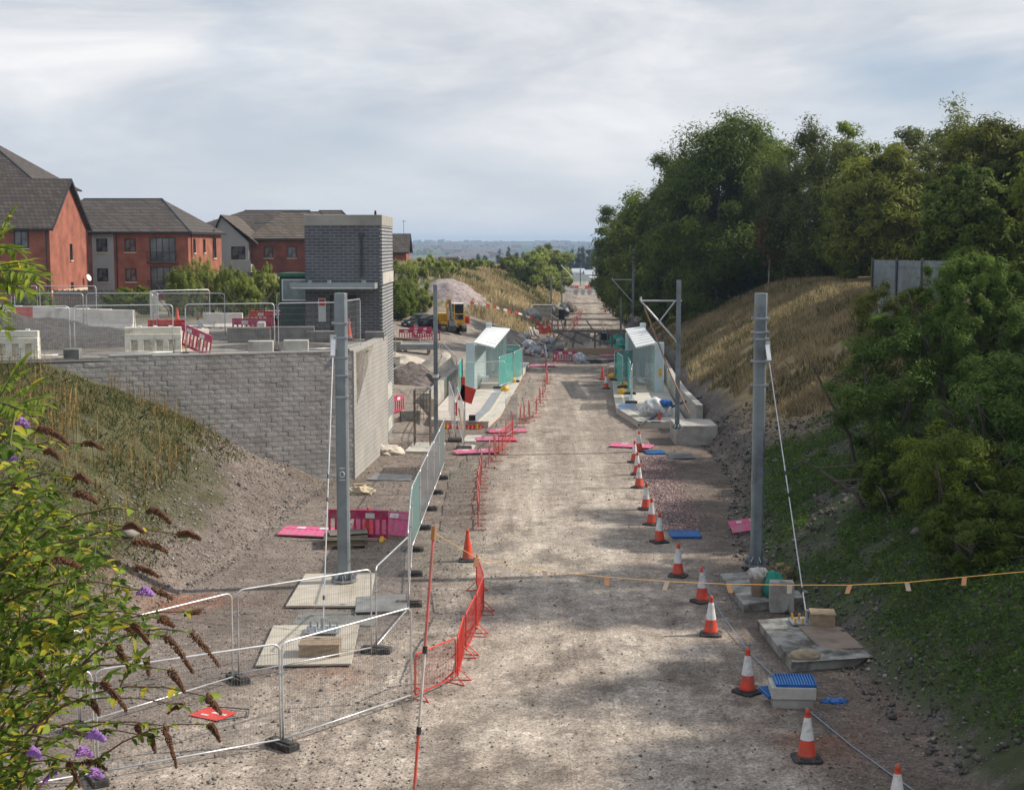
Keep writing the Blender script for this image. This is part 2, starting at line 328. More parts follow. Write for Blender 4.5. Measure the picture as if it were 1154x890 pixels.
lf_grey = Mleaf('leaves_greygreen', (.08, .10, .022), (.27, .30, .075))
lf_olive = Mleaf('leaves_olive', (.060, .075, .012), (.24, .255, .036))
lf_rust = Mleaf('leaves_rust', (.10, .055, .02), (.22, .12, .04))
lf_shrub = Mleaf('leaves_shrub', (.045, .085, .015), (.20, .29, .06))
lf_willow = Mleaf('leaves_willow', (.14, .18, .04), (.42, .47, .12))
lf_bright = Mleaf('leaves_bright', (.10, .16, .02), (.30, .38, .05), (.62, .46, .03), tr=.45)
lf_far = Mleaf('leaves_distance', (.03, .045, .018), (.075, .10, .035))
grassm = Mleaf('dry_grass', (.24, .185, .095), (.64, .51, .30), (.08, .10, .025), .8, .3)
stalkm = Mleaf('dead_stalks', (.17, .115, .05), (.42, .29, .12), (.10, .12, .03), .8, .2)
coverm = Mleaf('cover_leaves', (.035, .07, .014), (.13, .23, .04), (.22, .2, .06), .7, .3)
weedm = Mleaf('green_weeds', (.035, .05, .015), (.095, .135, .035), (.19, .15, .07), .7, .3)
brownfl = M('faded_flower', (.13, .06, .032), .95, 0, .4, 40)
purplefl = M('lilac_flower', (.36, .18, .46), .8, 0, .25, 40)
# ------------------------------------------------------------------ world, sun, camera
w = bpy.data.worlds.new('World'); scene.world = w; w.use_nodes = True; nt = w.node_tree; L = nt.links.new
bg = nt.nodes['Background']
SUN_EL, sd = R(38), Vector((.98, .14, 0)).normalized()
az = math.atan2(sd.x, sd.y)
sky = N(nt, 'ShaderNodeTexSky'); sky.sky_type = 'NISHITA'; sky.sun_disc = False; sky.sun_elevation = SUN_EL; sky.sun_rotation = az; sky.air_density = 1; sky.dust_density = 1.5
tc = N(nt, 'ShaderNodeTexCoord'); sx = N(nt, 'ShaderNodeSeparateXYZ'); L(tc.outputs['Generated'], sx.inputs[0])
mz = N(nt, 'ShaderNodeMath', operation='ADD'); mz.inputs[1].default_value = .10; L(sx.outputs[2], mz.inputs[0])
mz2 = N(nt, 'ShaderNodeMath', operation='MAXIMUM'); mz2.inputs[1].default_value = .03; L(mz.outputs[0], mz2.inputs[0])
cl = []
for i in (0, 1):
    d = N(nt, 'ShaderNodeMath', operation='DIVIDE'); L(sx.outputs[i], d.inputs[0]); L(mz2.outputs[0], d.inputs[1]); cl.append(d)
ms_ = N(nt, 'ShaderNodeMath', operation='MULTIPLY'); ms_.inputs[1].default_value = 3.4; L(sx.outputs[2], ms_.inputs[0]); cx = N(nt, 'ShaderNodeCombineXYZ'); L(sx.outputs[0], cx.inputs[0]); L(sx.outputs[1], cx.inputs[1]); L(ms_.outputs[0], cx.inputs[2])
mp = N(nt, 'ShaderNodeMapping'); mp.inputs['Location'].default_value = (3.1, 1.7, 0); mp.inputs['Scale'].default_value = (2.6, 2.6, 2.6); L(cx.outputs[0], mp.inputs[0])
def wn(sc, det, rg, dist=0):
    n = N(nt, 'ShaderNodeTexNoise'); n.inputs['Scale'].default_value = sc; n.inputs['Detail'].default_value = det; n.inputs['Roughness'].default_value = rg; n.inputs['Distortion'].default_value = dist; L(mp.outputs[0], n.inputs['Vector']); return n.outputs[0]
cov = ramp(nt, wn(.9, 7, .5, .2), .38, .54)
tone = ramp(nt, wn(1.1, 9, .55, .5), .42, .66, (5.5, 5.95, 6.7, 1), (9.6, 9.6, 9.7, 1))
puff = ramp(nt, wn(2.6, 8, .55, .2), .58, .72, (0, 0, 0, 1), (.8, .8, .8, 1))
tone = mixc(nt, puff, tone, (9.0, 9.0, 9.1))
skyc = mixc(nt, .6, sky.outputs[0], (3.9, 5.3, 7.3))
cc = mixc(nt, cov, skyc, tone)
# thicker bright veil toward the horizon
hz = N(nt, 'ShaderNodeMapRange'); hz.inputs[1].default_value = 0; hz.inputs[2].default_value = .12; hz.inputs[3].default_value = .75; hz.inputs[4].default_value = 0; L(sx.outputs[2], hz.inputs[0])
cc = mixc(nt, hz.outputs[0], cc, (8.2, 8.4, 8.7))
L(cc, bg.inputs[0]); bg.inputs[1].default_value = .098
sl = bpy.data.lights.new('sun', 'SUN'); sl.energy = 5.0; sl.angle = R(1.0); sl.color = (1, .93, .82)
so = bpy.data.objects.new('sun', sl); col.objects.link(so)
sdir = Vector((sd.x*math.cos(SUN_EL), sd.y*math.cos(SUN_EL), math.sin(SUN_EL))); so.rotation_euler = sdir.to_track_quat('Z', 'Y').to_euler()
cam = bpy.data.cameras.new('camera'); cam.lens = 50; cam.sensor_width = 36; cam.clip_start = .3; cam.clip_end = 20000
co = bpy.data.objects.new('camera', cam); col.objects.link(co); co.location = (0, 0, CAMZ); co.rotation_euler = (R(90)-PITCH, 0, 0); scene.camera = co
vs = scene.view_settings; vs.view_transform = 'Standard'; vs.look = 'None'; vs.exposure = .03; vs.gamma = 1
scene.render.engine = 'CYCLES'; scene.cycles.max_bounces = 6; scene.cycles.transparent_max_bounces = 16; scene.cycles.volume_bounces = 0
# haze
hm = bpy.data.materials.new('haze'); hm.use_nodes = True; hn = hm.node_tree; hn.nodes.remove(hn.nodes['Principled BSDF'])
pv = hn.nodes.new('ShaderNodeVolumePrincipled'); pv.inputs['Color'].default_value = (.55, .74, 1, 1); pv.inputs['Density'].default_value = .0002; pv.inputs['Anisotropy'].default_value = .2
hn.links.new(pv.outputs[0], hn.nodes['Material Output'].inputs['Volume'])
mb = MB(); mb.box(-3500, 3500, -60, 6600, -60, 44); tag(mb.build('haze', hm), 'thin pale haze over the valley', kind='stuff')

# ------------------------------------------------------------------ ground sheet
def axis(a, b, st, out, g):
    v = list(np.arange(a, b+1e-6, st)); s = st
    while v[-1] < out[1]: s *= g; v.append(v[-1]+s)
    s = st; pre = []
    x = v[0]
    while x > out[0]: s *= g; x -= s; pre.append(x)
    return np.array(pre[::-1]+v)
xs = axis(-17, 15, .2, (-3400, 3400), 1.10); ys = axis(20, 72, .2, (-50, 6500), 1.022)
X, Y = np.meshgrid(xs, ys); Z = H(X, Y)
s_ = X-cen(Y); dl = np.interp(Y, *LT)-s_; dr = s_-np.interp(Y, *RT)
def mix(a, b, t): return a*(1-t[..., None])+np.array(b)*t[..., None]
n1 = fbm(X*.5, Y*.22, 21, 4); n2 = fbm(X*1.7, Y*1.2, 31, 4); n3 = fbm(X*.13, Y*.1, 41, 3)
C = np.zeros(X.shape+(3,)) + np.array([.225, .188, .163])
wl = np.interp(Y, [24, 30, 36, 48, 400], [-9.5, -7, -3.6, -2.9, -2.9])
road = sm(wl-.8, wl+.5, s_)*(1-sm(np.interp(Y, [24, 40, 400], [4.2, 2.9, 2.8]), np.interp(Y, [24, 40, 400], [5.6, 4.2, 3.9]), s_))
C = mix(C, [.42, .365, .31], road*(.55+.45*sm(.35, .6, n1)))
trk = (np.exp(-((s_+1.25)/.55)**2)+np.exp(-((s_-1.1)/.6)**2))*road
C = mix(C, [.52, .46, .39], trk*.6*sm(.3, .6, n3+.2*n2))
C = mix(C, [.17, .145, .125], sm(.52, .68, n2*.5+n1*.5)*.75)
C = C*(1-.16*road*sm(50, 75, Y))[..., None]
C = mix(C, [.33, .245, .235], sm(3.0, 3.4, s_+.3*(n2-.5))*(1-sm(4.3, 4.7, s_+.5*(n2-.5)))*sm(46.5, 48, Y)*(1-sm(63, 65, Y)))
C = mix(C, [.125, .10, .08], sm(4.1, 4.8, s_)*(1-sm(6.8, 7.4, s_))*(.4+.4*n1))
sl_l = sm(-.3, .8, dl)*(Y < 66); C = mix(C, [.185, .155, .135], sl_l)
gl = sl_l*sm(-.25, .35, Z-np.interp(Y, [20, 34, 40, 50, 56], [.0, .2, .7, 1.5, 2.0])+1.6*(n1-.5)+.5*(n2-.5))
C = mix(C, [.085, .085, .04], gl*(.75+.25*n2)); 
red = np.exp(-(((X+8.9)/1.6)**2+((Y-37.5)/1.3)**2))+np.exp(-(((X-9.8)/1.5)**2+((Y-28.5)/2.2)**2))+.8*np.exp(-(((X-5.9)/.9)**2+((Y-27.5)/1.8)**2))+.6*np.exp(-(((X+4.0)/.8)**2+((Y-31)/.9)**2))
C = mix(C, [.25, .115, .07], np.clip(red, 0, 1)*sm(.38, .6, n2))
er = sm(-.2, .6, dr)*(Y < 420); C = mix(C, [.13, .115, .105], er)
vg = er*sm(.36, .50, n2*.6+n1*.4)*(1-sm(50, 62, Y)); C = mix(C, [.06, .085, .03], vg*.85)
dry = er*sm(58, 66, Y+4*n1)*sm(.8, 2.4, dr+1.5*(n2-.5))*(1-sm(150, 200, Y))*(1-.7*sm(112, 135, Y)); C = mix(C, [.29, .225, .125], dry)
bk = (dl > .4)*sm(140, 155, Y)*(Y < 420); C = mix(C, [.24, .20, .12], bk*(.7+.3*n1)); C = mix(C, [.07, .085, .03], bk*sm(.5, .62, n2))
md = (dl > -.3)*sm(66, 72, Y)*(1-sm(138, 150, Y)); C = mix(C, [.30, .27, .235], md*1.0*(.5+.5*n1))
far = sm(380, 460, Y)+sm(60, 90, np.abs(s_))*sm(90, 120, Y); far = np.clip(far, 0, 1)
fld = fbm(X*.012, Y*.004, 55, 2)
C = mix(C, [.06, .08, .035], far); C = mix(C, [.16, .17, .07], far*sm(.6, .66, fld)*.7)
stony = (1-gl)*(1-dry)*(1-bk)*(1-far)*(1-vg*.8)
V = np.c_[X.ravel(), Y.ravel(), Z.ravel()]; nx = len(xs); ny = len(ys)
ii = np.arange(nx*ny).reshape(ny, nx); Fc = np.stack([ii[:-1, :-1], ii[:-1, 1:], ii[1:, 1:], ii[1:, :-1]], -1).reshape(-1, 4)
gr = npmesh('ground', V, Fc, gmat, None, {'Col': C.reshape(-1, 3), 'stony': stony.ravel(), 'lane': (road).ravel()}, smooth=True); tag(gr, kind='structure')

# yard behind the wall (its own sheet, higher than the ground below)
YE = [(-22, 52.8), (-6.35, 58.25), (-5.95, 67.0), (-9.4, 67.2), (-9.6, 73.5), (-12.4, 138), (-16, 190)]
yl = np.concatenate([np.arange(49.0, 90, .6), np.arange(90, 235, 4)]); tl = np.linspace(0, 1, 90)
def yedge(y):
    return np.interp(y, [58.2, 67.2, 67.3, 73.5, 138, 190, 240], [-6.35, -5.95, -6.2, -6.6, -12.4, -16, -20])
rows = []
for y in yl:
    e = float(yedge(y)) if y > 58.2 else -6.35+(y-58.25)/.348
    xx = e-(tl**2.2)*110; rows.append(np.c_[xx, np.full(90, y), [yardz(y)]*90])
V = np.array(rows); V[..., 2] += (fbm(V[..., 0]*.5, V[..., 1]*.5, 77, 3)-.5)*.12
ny, nx = V.shape[:2]; V = V.reshape(-1, 3)
Cc = np.array([.27, .245, .215])*(1-.35*sm(.45, .6, fbm(V[:, 0]*.4, V[:, 1]*.25, 61, 3)))[:, None]
gy = sm(.5, .62, fbm(V[:, 0]*.2, V[:, 1]*.1, 63, 3))*sm(80, 90, V[:, 1]); Cc = Cc*(1-gy[:, None])+np.array([.10, .10, .045])*gy[:, None]
ii = np.arange(nx*ny).reshape(ny, nx); Fc = np.stack([ii[:-1, :-1], ii[1:, :-1], ii[1:, 1:], ii[:-1, 1:]], -1).reshape(-1, 4)
# skirt along the edge
ed = V[ii[:, 0]].copy(); ed[:, 2] -= 5.6; ed[:, 0] -= .25; o = len(V); V2 = np.r_[V, ed]
sk = np.stack([ii[:-1, 0], np.arange(o, o+ny-1), np.arange(o+1, o+ny), ii[1:, 0]], -1)
fr = V[ii[0, :]].copy(); fr[:, 2] -= 5; o2 = len(V2); V2 = np.r_[V2, fr]
sk2 = np.stack([ii[0, :-1], ii[0, 1:], np.arange(o2+1, o2+nx), np.arange(o2, o2+nx-1)], -1)
Cc2 = np.r_[Cc, np.full((len(V2)-len(V), 3), .16)]
yd = npmesh('upper_yard_ground', V2, np.r_[Fc, sk, sk2], gmat, None, {'Col': Cc2, 'stony': np.ones(len(V2))*.8, 'lane': np.zeros(len(V2))}); tag(yd, kind='structure')

# ------------------------------------------------------------------ leaf clouds
def leaves(cent, nrm, size, tint, odd=None, asp=.6, jit=.5, r=None):
    r = r or rng; n = len(cent)
    d = nrm + r.normal(0, jit, (n, 3)); d /= np.linalg.norm(d, axis=1)[:, None]
    a = r.normal(0, 1, (n, 3)); u = np.cross(d, a); u /= np.linalg.norm(u, axis=1)[:, None]; v = np.cross(d, u)
    sz = (size*r.uniform(.6, 1.3, n))[:, None]
    V = np.stack([cent-u*sz, cent-v*sz*asp*.5+d*sz*.12, cent+u*sz, cent+v*sz*asp*.5+d*sz*.12], 1).reshape(-1, 3)
    Fc = np.arange(n*4).reshape(n, 4)
    A = {'tint': np.repeat(tint, 4), 'odd': np.repeat(odd if odd is not None else np.zeros(n), 4)}
    return V, Fc, A
def crown_pts(r, n_cl, per, rx, ry, rz, cz, lump=.32, shell=.55, spread=1.0, droop=0, cone=0, an=1.0):
    d = r.normal(0, 1, (n_cl, 3)); d /= np.linalg.norm(d, axis=1)[:, None]
    rad = shell+(1-shell)*r.random(n_cl)**.7; rad *= r.uniform(.8, 1.12, n_cl)
    cc_ = d*rad[:, None]*np.array([rx, ry, rz])
    if cone: cc_[:, :2] *= (1-cone*np.clip(cc_[:, 2:3]/rz, -1, 1)*.5-.0)
    cs = lump*min(rx, rz)*r.uniform(.5, 1.35, n_cl)*spread
    e = r.normal(0, 1, (n_cl, per, 3)); e /= np.linalg.norm(e, axis=2)[..., None]; q = r.random((n_cl, per, 1))**.55*r.uniform(.6, 1.22, (n_cl, per, 1))
    off = e*q*cs[:, None, None]*np.array([1.15, 1.15, .75]); off[..., 2] -= droop*r.random((n_cl, per))*cs[:, None]*2
    off = off*np.array([an, an, 1/an]); P = cc_[:, None, :]+off; nr = e*.6+d[:, None, :]*.5+np.array([0, 0, .5])
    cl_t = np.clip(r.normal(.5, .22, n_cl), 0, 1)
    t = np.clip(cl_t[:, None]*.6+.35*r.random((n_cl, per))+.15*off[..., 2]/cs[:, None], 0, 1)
    P = P.reshape(-1, 3); P[:, 2] += cz
    return P, nr.reshape(-1, 3), t.ravel(), cc_+np.array([0, 0, cz])
def tree(name, label, cat, loc, seed, h, rx, rz, cz, lm, n_cl=60, per=330, leaf=.22, lump=.32, ry=None, group=None, trunk_r=.22, tm=None, multi=1, shell=.5, droop=0, odd=0, asp=.6, cone=0, an=.95):
    r = np.random.default_rng(seed); ry = ry or rx
    t = thing(name, label, cat, loc, 0, group)
    P, nr, tt, cls = crown_pts(r, n_cl, per, rx, ry, rz, cz, lump, shell, droop=droop, cone=cone, an=an)
    ok = P[:, 2] > .15; P = P[ok]; nr = nr[ok]; tt = tt[ok]
    V, Fc, A = leaves(P, nr, leaf, tt, (r.random(len(P)) < odd).astype(float), asp, r=r)
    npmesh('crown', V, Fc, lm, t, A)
    mb = MB(); rr = random.Random(seed)
    for k in range(multi):
        bx, by = (rr.uniform(-.4, .4)*multi*.4, rr.uniform(-.4, .4)*multi*.4) if multi > 1 else (0, 0)
        lx, ly = rr.uniform(-.15, .15)*rx, rr.uniform(-.15, .15)*rx
        if multi > 1: lx, ly = bx*2.2, by*2.2
        top = cz+rz*.5; pts = [(bx, by, -.4), (bx+lx*.15, by+ly*.1, top*.25), (bx+lx*.5, by+ly*.6, top*.55), (bx+lx, by+ly, top)]
        q = trunk_r/(multi**.5); mb.tube(pts, [q*1.25, q, q*.7, q*.2], 7)
        for j in range(9 if multi == 1 else 4):
            z0 = top*rr.uniform(.3, .85); f = z0/top; c_ = cls[rr.randrange(len(cls))]
            p0 = Vector((bx+lx*f, by+ly*f, z0)); p1 = Vector(c_)*.85; pm = (p0+p1)/2+Vector((0, 0, -.12*(p1-p0).length+.3))
            mb.tube([p0, pm, p1], [q*.45, q*.28, q*.08], 5)
    mb.build('trunk', tm or bark, t)
    return t

# ------------------------------------------------------------------ right-hand tree belt
def fit(pxc, pyt, Y, wpx):          # top of crown and half width from the survey picture
    p = GY(pxc, pyt, Y); return p.x, p.z, wpx*Y/1600.0
belt = [  # px centre, px top, distance, half width px, material, name, label, kwargs
 (812, 121, 122, 66, lf_dark, 'broadleaf_tree', 'tallest dark green tree with a rounded top in the belt', dict(n_cl=100, per=520, leaf=.19, lump=.27, multi=3)),
 (915, 124, 112, 50, lf_grey, 'birch_tree', 'grey-green feathery birch standing between dark tree and rust-tinged shrub', dict(n_cl=80, per=330, leaf=.16, lump=.26, droop=.8, tm=birchbark, trunk_r=.16)),
 (866, 140, 131, 40, lf_mid, 'broadleaf_tree', 'mid-green tree half hidden between the dark tree and the birch', dict(n_cl=60, per=330, leaf=.22)),
 (770, 185, 138, 44, lf_dark, 'broadleaf_tree', 'dark tree whose crown steps down left of the tallest dark tree', dict(n_cl=75, per=430, leaf=.2, multi=2)),
 (728, 216, 160, 42, lf_mid, 'broadleaf_tree', 'mid-green tree at the left shoulder of the belt', dict(n_cl=70, per=300, leaf=.26)),
 (702, 232, 185, 30, lf_mid, 'broadleaf_tree', 'round green tree ending the belt above the far road', dict(n_cl=60, per=260, leaf=.28)),
 (1000, 160, 100, 58, lf_olive, 'broadleaf_tree', 'broad olive-green tree right of the birch, above the steel fence', dict(n_cl=90, per=360, leaf=.2, lump=.25)),
 (965, 192, 106, 36, lf_mid, 'broadleaf_tree', 'small green tree just right of the birch trunk', dict(n_cl=60, per=280, leaf=.2)),
 (1082, 120, 118, 52, lf_grey, 'ash_tree', 'thin wispy tree with the highest top on the right skyline', dict(n_cl=85, per=150, leaf=.2, lump=.22, shell=.4)),
 (1035, 146, 112, 46, lf_grey, 'ash_tree', 'lower wispy tree left of the highest skyline tree', dict(n_cl=60, per=180, leaf=.2, lump=.24, shell=.4)),
 (1135, 128, 84, 62, lf_olive, 'broadleaf_tree', 'yellow-green tree cut by the right picture edge', dict(n_cl=110, per=340, leaf=.17, lump=.23)),
 (838, 126, 128, 44, lf_dark, 'broadleaf_tree', 'dark green crown just behind and right of the tallest dark tree', dict(n_cl=70, per=420, leaf=.18, multi=2)),
 (950, 140, 121, 42, lf_mid, 'broadleaf_tree', 'mid-green crown showing behind the birch on its right', dict(n_cl=70, per=300, leaf=.22)),
 (1108, 140, 100, 46, lf_olive, 'broadleaf_tree', 'olive crown between the wispy tree and the edge tree', dict(n_cl=80, per=300, leaf=.2)),
 (770, 160, 145, 34, lf_mid, 'broadleaf_tree', 'mid-green crown on the left shoulder of the tall dark tree', dict(n_cl=60, per=300, leaf=.24)),
 (1090, 190, 78, 45, lf_dark, 'broadleaf_tree', 'dark tree between the steel fence and the right edge', dict(n_cl=80, per=330, leaf=.17, lump=.25)),
]
for i, (pc, pt, Y_, wp, lm, nm, lb, kw) in enumerate(belt):
    x, zt, rx = fit(pc, pt-3, Y_, wp); zb = Hs(x, Y_); h = zt-zb
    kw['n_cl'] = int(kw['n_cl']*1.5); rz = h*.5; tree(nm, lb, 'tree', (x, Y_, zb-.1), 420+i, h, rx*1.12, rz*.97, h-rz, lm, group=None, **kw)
# rusty young trees and understory
for i, (pc, pt, Y_, wp, lb) in enumerate([(868, 232, 113, 15, 'slim young tree with rust-red leaves in front of the dark tree'), (968, 176, 108, 16, 'rust-tinged young tree between birch and olive tree')]):
    x, zt, rx = fit(pc, pt, Y_, wp); zb = Hs(x, Y_); h = zt-zb
    tree('rowan_tree', lb, 'tree', (x, Y_, zb-.1), 140+i, h, rx, h*.34, h*.64, lf_rust, n_cl=40, per=70, leaf=.13, lump=.32, trunk_r=.07, tm=birchbark)
und = [(690, 268, 200, 20), (706, 280, 172, 18), (730, 290, 150, 22), (752, 300, 140, 24), (778, 292, 132, 26), (802, 280, 128, 24), (835, 268, 124, 26), (868, 270, 122, 22), (898, 262, 124, 22), (930, 262, 118, 24), (958, 270, 112, 22), (985, 262, 110, 26),
       (1020, 250, 104, 28), (1060, 245, 98, 32), (1100, 250, 90, 34), (1140, 240, 82, 36), (1150, 300, 66, 44), (683, 288, 235, 14)]
for i, (pc, pt, Y_, wp) in enumerate(und):
    x, zt, rx = fit(pc, pt, Y_, wp); zb = Hs(x, Y_); h = max(zt-zb, 2.2)
    tree('understory_shrub', 'dark shady shrub under the belt trees, %s from the left' % FIRST[i if i < 17 else 17], 'shrub', (x, Y_, zb-.2), 170+i, h, rx*1.1, h*.5, h*.5, [lf_dark, lf_mid, lf_dark][i % 3], n_cl=42, per=200, leaf=.24, lump=.36, multi=3, trunk_r=.12, shell=.3, group='shrubs under the belt of trees')
# trees on the crest nearer than the frame's right edge: they throw the shade over the right of the road
for i, (x, y, h, rx) in enumerate([(25.5, 62, 8.5, 3.6), (25, 51, 10.5, 4.2), (21, 41, 11.5, 3.6), (25, 33, 11, 4.4), (21.5, 27, 8.5, 3.2), (30, 74, 10, 4)]):
    zb = Hs(x, y); tree('broadleaf_tree', 'green tree on the embankment crest beyond the right edge, %s from the camera' % ['fifth', 'fourth', 'third', 'second', 'first', 'sixth'][i], 'tree', (x, y, zb-.1), 200+i, h, rx, h*.42, h*.58, lf_mid, n_cl=70, per=230, leaf=.22, lump=.27, trunk_r=.2, group='crest trees by the right edge')
# big shrubs on the right slope
for i, (pc, pt, pb, Y_, wp, lm, lb, kw) in enumerate([
  (1100, 270, 560, 47, 72, lf_shrub, 'large bright green willow shrub below the steel fence', dict(n_cl=240, per=330, leaf=.085, lump=.14, shell=.4, asp=.32, an=.75)),
  (1000, 345, 610, 46.5, 66, lf_shrub, 'dark green shrub at the left foot of the large willow shrub', dict(n_cl=80, per=330, leaf=.085, lump=.25, asp=.45)),
  (1128, 400, 650, 40, 60, lf_shrub, 'green shrub leaning in from the right edge', dict(n_cl=90, per=300, leaf=.08, lump=.25, asp=.45)),
  (1070, 470, 700, 37.5, 66, lf_mid, 'low brownish green shrub on the lower right slope', dict(n_cl=80, per=260, leaf=.07, lump=.26, asp=.45)),
  (1165, 540, 720, 34, 62, lf_dark, 'dark shrub at the right edge above the weeds', dict(n_cl=80, per=260, leaf=.08, lump=.28, asp=.45)),
  (1000, 312, 400, 64, 40, lf_olive, 'dry olive bush just left of the steel fence', dict(n_cl=60, per=160, leaf=.1, lump=.28, asp=.4)),
  (1040, 316, 400, 62, 30, lf_olive, 'dry brownish bush in front of the middle of the steel fence', dict(n_cl=60, per=150, leaf=.09, lump=.28, asp=.4)),
  (1100, 560, 760, 33.5, 66, lf_dark, 'dark low shrub hanging over the lower right slope', dict(n_cl=80, per=260, leaf=.07, lump=.26, asp=.45)),
  (1010, 520, 700, 41, 50, lf_dark, 'dark shrub at the foot of the embankment above the right mast slab', dict(n_cl=80, per=260, leaf=.08, lump=.26, asp=.45)),
  (1110, 330, 420, 56, 62, lf_dark, 'dark bush behind the large willow shrub', dict(n_cl=70, per=240, leaf=.12, lump=.28))]):
    x, zt, rx = fit(pc, pt, Y_, wp); zb = Hs(x, Y_); h = max(zt-zb, 1.5)
    tree('slope_shrub', lb, 'shrub', (x, Y_, zb-.15), 230+i, h, rx, h*.5, h*.5, lm, multi=5, trunk_r=.14, ry=min(rx, 2.8), **kw)
# left side shrubs
for i, (pc, pt, Y_, wp) in enumerate([(205, 300, 92, 24), (232, 291, 98, 24), (258, 299, 94, 22), (296, 297, 100, 18), (314, 312, 96, 14), (278, 310, 90, 16)]):
    x, zt, rx = fit(pc, pt, Y_, wp); zb = yardz(Y_); h = zt-zb
    tree('willow_shrub', 'feathery light green willow shrub behind the yard fences, %s from the left' % ['first', 'second', 'third', 'fifth', 'sixth', 'fourth'][i], 'shrub', (x, Y_, zb-.1), 260+i, h, rx, h*.52, h*.5, lf_willow, n_cl=210, per=100, leaf=.10, lump=.19, multi=6, trunk_r=.08, asp=.26, an=.5, group='willow shrubs behind the yard')
for i, (pc, pt, Y_, wp) in enumerate([(35, 325, 100, 26), (150, 322, 108, 22), (128, 335, 112, 18), (165, 330, 100, 12)]):
    x, zt, rx = fit(pc, pt, Y_, wp); zb = yardz(Y_); h = max(zt-zb, 1.4)
    tree('hedge_bush', ['dark green bush in front of the red gable house', 'ivy-green bush at the foot of the grey wall panel', 'low bush beside the gable house wall', 'small bush left of the willow shrubs'][i], 'shrub', (x, Y_, zb-.1), 270+i, h, rx, h*.55, h*.5, lf_mid, n_cl=50, per=160, leaf=.13, lump=.3, multi=3, trunk_r=.07)
for i, (pc, pt, Y_, wp) in enumerate([(455, 292, 150, 26), (485, 286, 172, 26), (470, 322, 142, 20), (448, 318, 138, 20), (503, 296, 176, 20), (524, 291, 195, 16), (545, 293, 215, 14)]):
    x, zt, rx = fit(pc, pt, Y_, wp); zb = Hs(x, Y_); h = max(zt-zb, 2)
    tree('willow_shrub', 'bushy green shrub between the lift tower and the bank, %s from the left' % ['second', 'fourth', 'third', 'first', 'fifth', 'sixth', 'seventh'][i], 'shrub', (x, Y_, zb-.2), 280+i, h, rx*1.05, h*.52, h*.5, [lf_willow, lf_mid][i % 2] if i > 1 else lf_willow, n_cl=70, per=190, leaf=.17, lump=.27, multi=4, trunk_r=.1, shell=.35, asp=.4, an=.7, group='shrubs beside the lift tower')
for i, (pc, pt, Y_, wp, lm) in enumerate([(598, 278, 215, 26, lf_willow), (618, 270, 235, 22, lf_willow), (578, 286, 225, 16, lf_olive), (632, 290, 255, 12, lf_willow)]):
    x, zt, rx = fit(pc, pt, Y_, wp); zb = Hs(x, Y_); h = max(zt-zb, 3)
    tree('willow_tree', ['yellow-green willow with round crown on the far bank', 'taller willow right of the round one on the far bank', 'olive small tree left of the far willows', 'slim willow closest to the far road'][i], 'tree', (x, Y_, zb-.2), 290+i, h, rx*1.05, h*.5, h*.5, lm, n_cl=70, per=230, leaf=.26, lump=.27, shell=.35, multi=2)
for i, (pc, pt, Y_) in enumerate([(539, 287, 700), (547, 283, 720), (563, 281, 700), (573, 279, 730), (582, 284, 690), (590, 280, 720), (636, 279, 640), (644, 277, 660), (651, 279, 640), (657, 277, 660), (663, 279, 640), (668, 277, 650), (568, 290, 560), (610, 284, 600), (641, 288, 560)]):
    x, zt, rx = fit(pc, pt, Y_, 3.6); zb = Hs(x, Y_); h = zt-zb
    tree('poplar_tree', 'distant dark poplar spire beyond the far stop, %s from the left' % ['first', 'second', 'third', 'fifth', 'sixth', 'seventh', 'ninth', 'eleventh', 'twelfth', 'thirteenth', 'fourteenth', 'fifteenth', 'fourth', 'eighth', 'tenth'][i], 'tree', (x, Y_, zb-.2), 310+i, h, rx, h*.5, h*.5, lf_far, n_cl=60, per=60, leaf=.55, lump=.8, trunk_r=.3, an=.62, shell=.3, group='poplars on the valley floor')
# far woodland (one mass)
rw = np.random.default_rng(5); n = 3600
yy = 330+rw.random(n)**1.6*4200; xx = yy*rw.uniform(-.42, .42, n)
ok = (np.abs(xx-cen(yy)) > 22+yy*.004) & (yy > 560); xx = xx[ok]; yy = yy[ok]; zz = H(xx, yy)
keep = fbm(xx*.01, yy*.004, 91, 2) > .40; xx, yy, zz = xx[keep], yy[keep], zz[keep]; n = len(xx)
hh = rw.uniform(5, 11, n)*np.where(yy > 1500, .8, 1); per = 22
PP, NN, SZ, TT = [], [], [], []
for m_, per, fs in ((yy < 1500, 110, .10), (yy >= 1500, 24, .26)):
    k = int(m_.sum()); e = rw.normal(0, 1, (k, per, 3)); e /= np.linalg.norm(e, axis=2)[..., None]; h_ = hh[m_]
    PP.append((np.stack([xx[m_], yy[m_], zz[m_]+h_*.5], -1)[:, None, :]+e*(h_[:, None, None]*np.array([.7, .7, .5]))*rw.random((k, per, 1))**.3).reshape(-1, 3))
    NN.append(e.reshape(-1, 3)+np.array([0, -.2, .5])); SZ.append(np.repeat(h_*fs, per)); TT.append(np.clip(np.repeat(rw.random(k), per)*.6+rw.random(k*per)*.3, 0, 1))
V, Fc, A = leaves(np.concatenate(PP), np.concatenate(NN), np.concatenate(SZ), np.concatenate(TT), asp=1, r=rw)
tag(npmesh('distant_woodland', V, Fc, lf_far, None, A), 'far woods spread over the valley and hillside', kind='stuff')

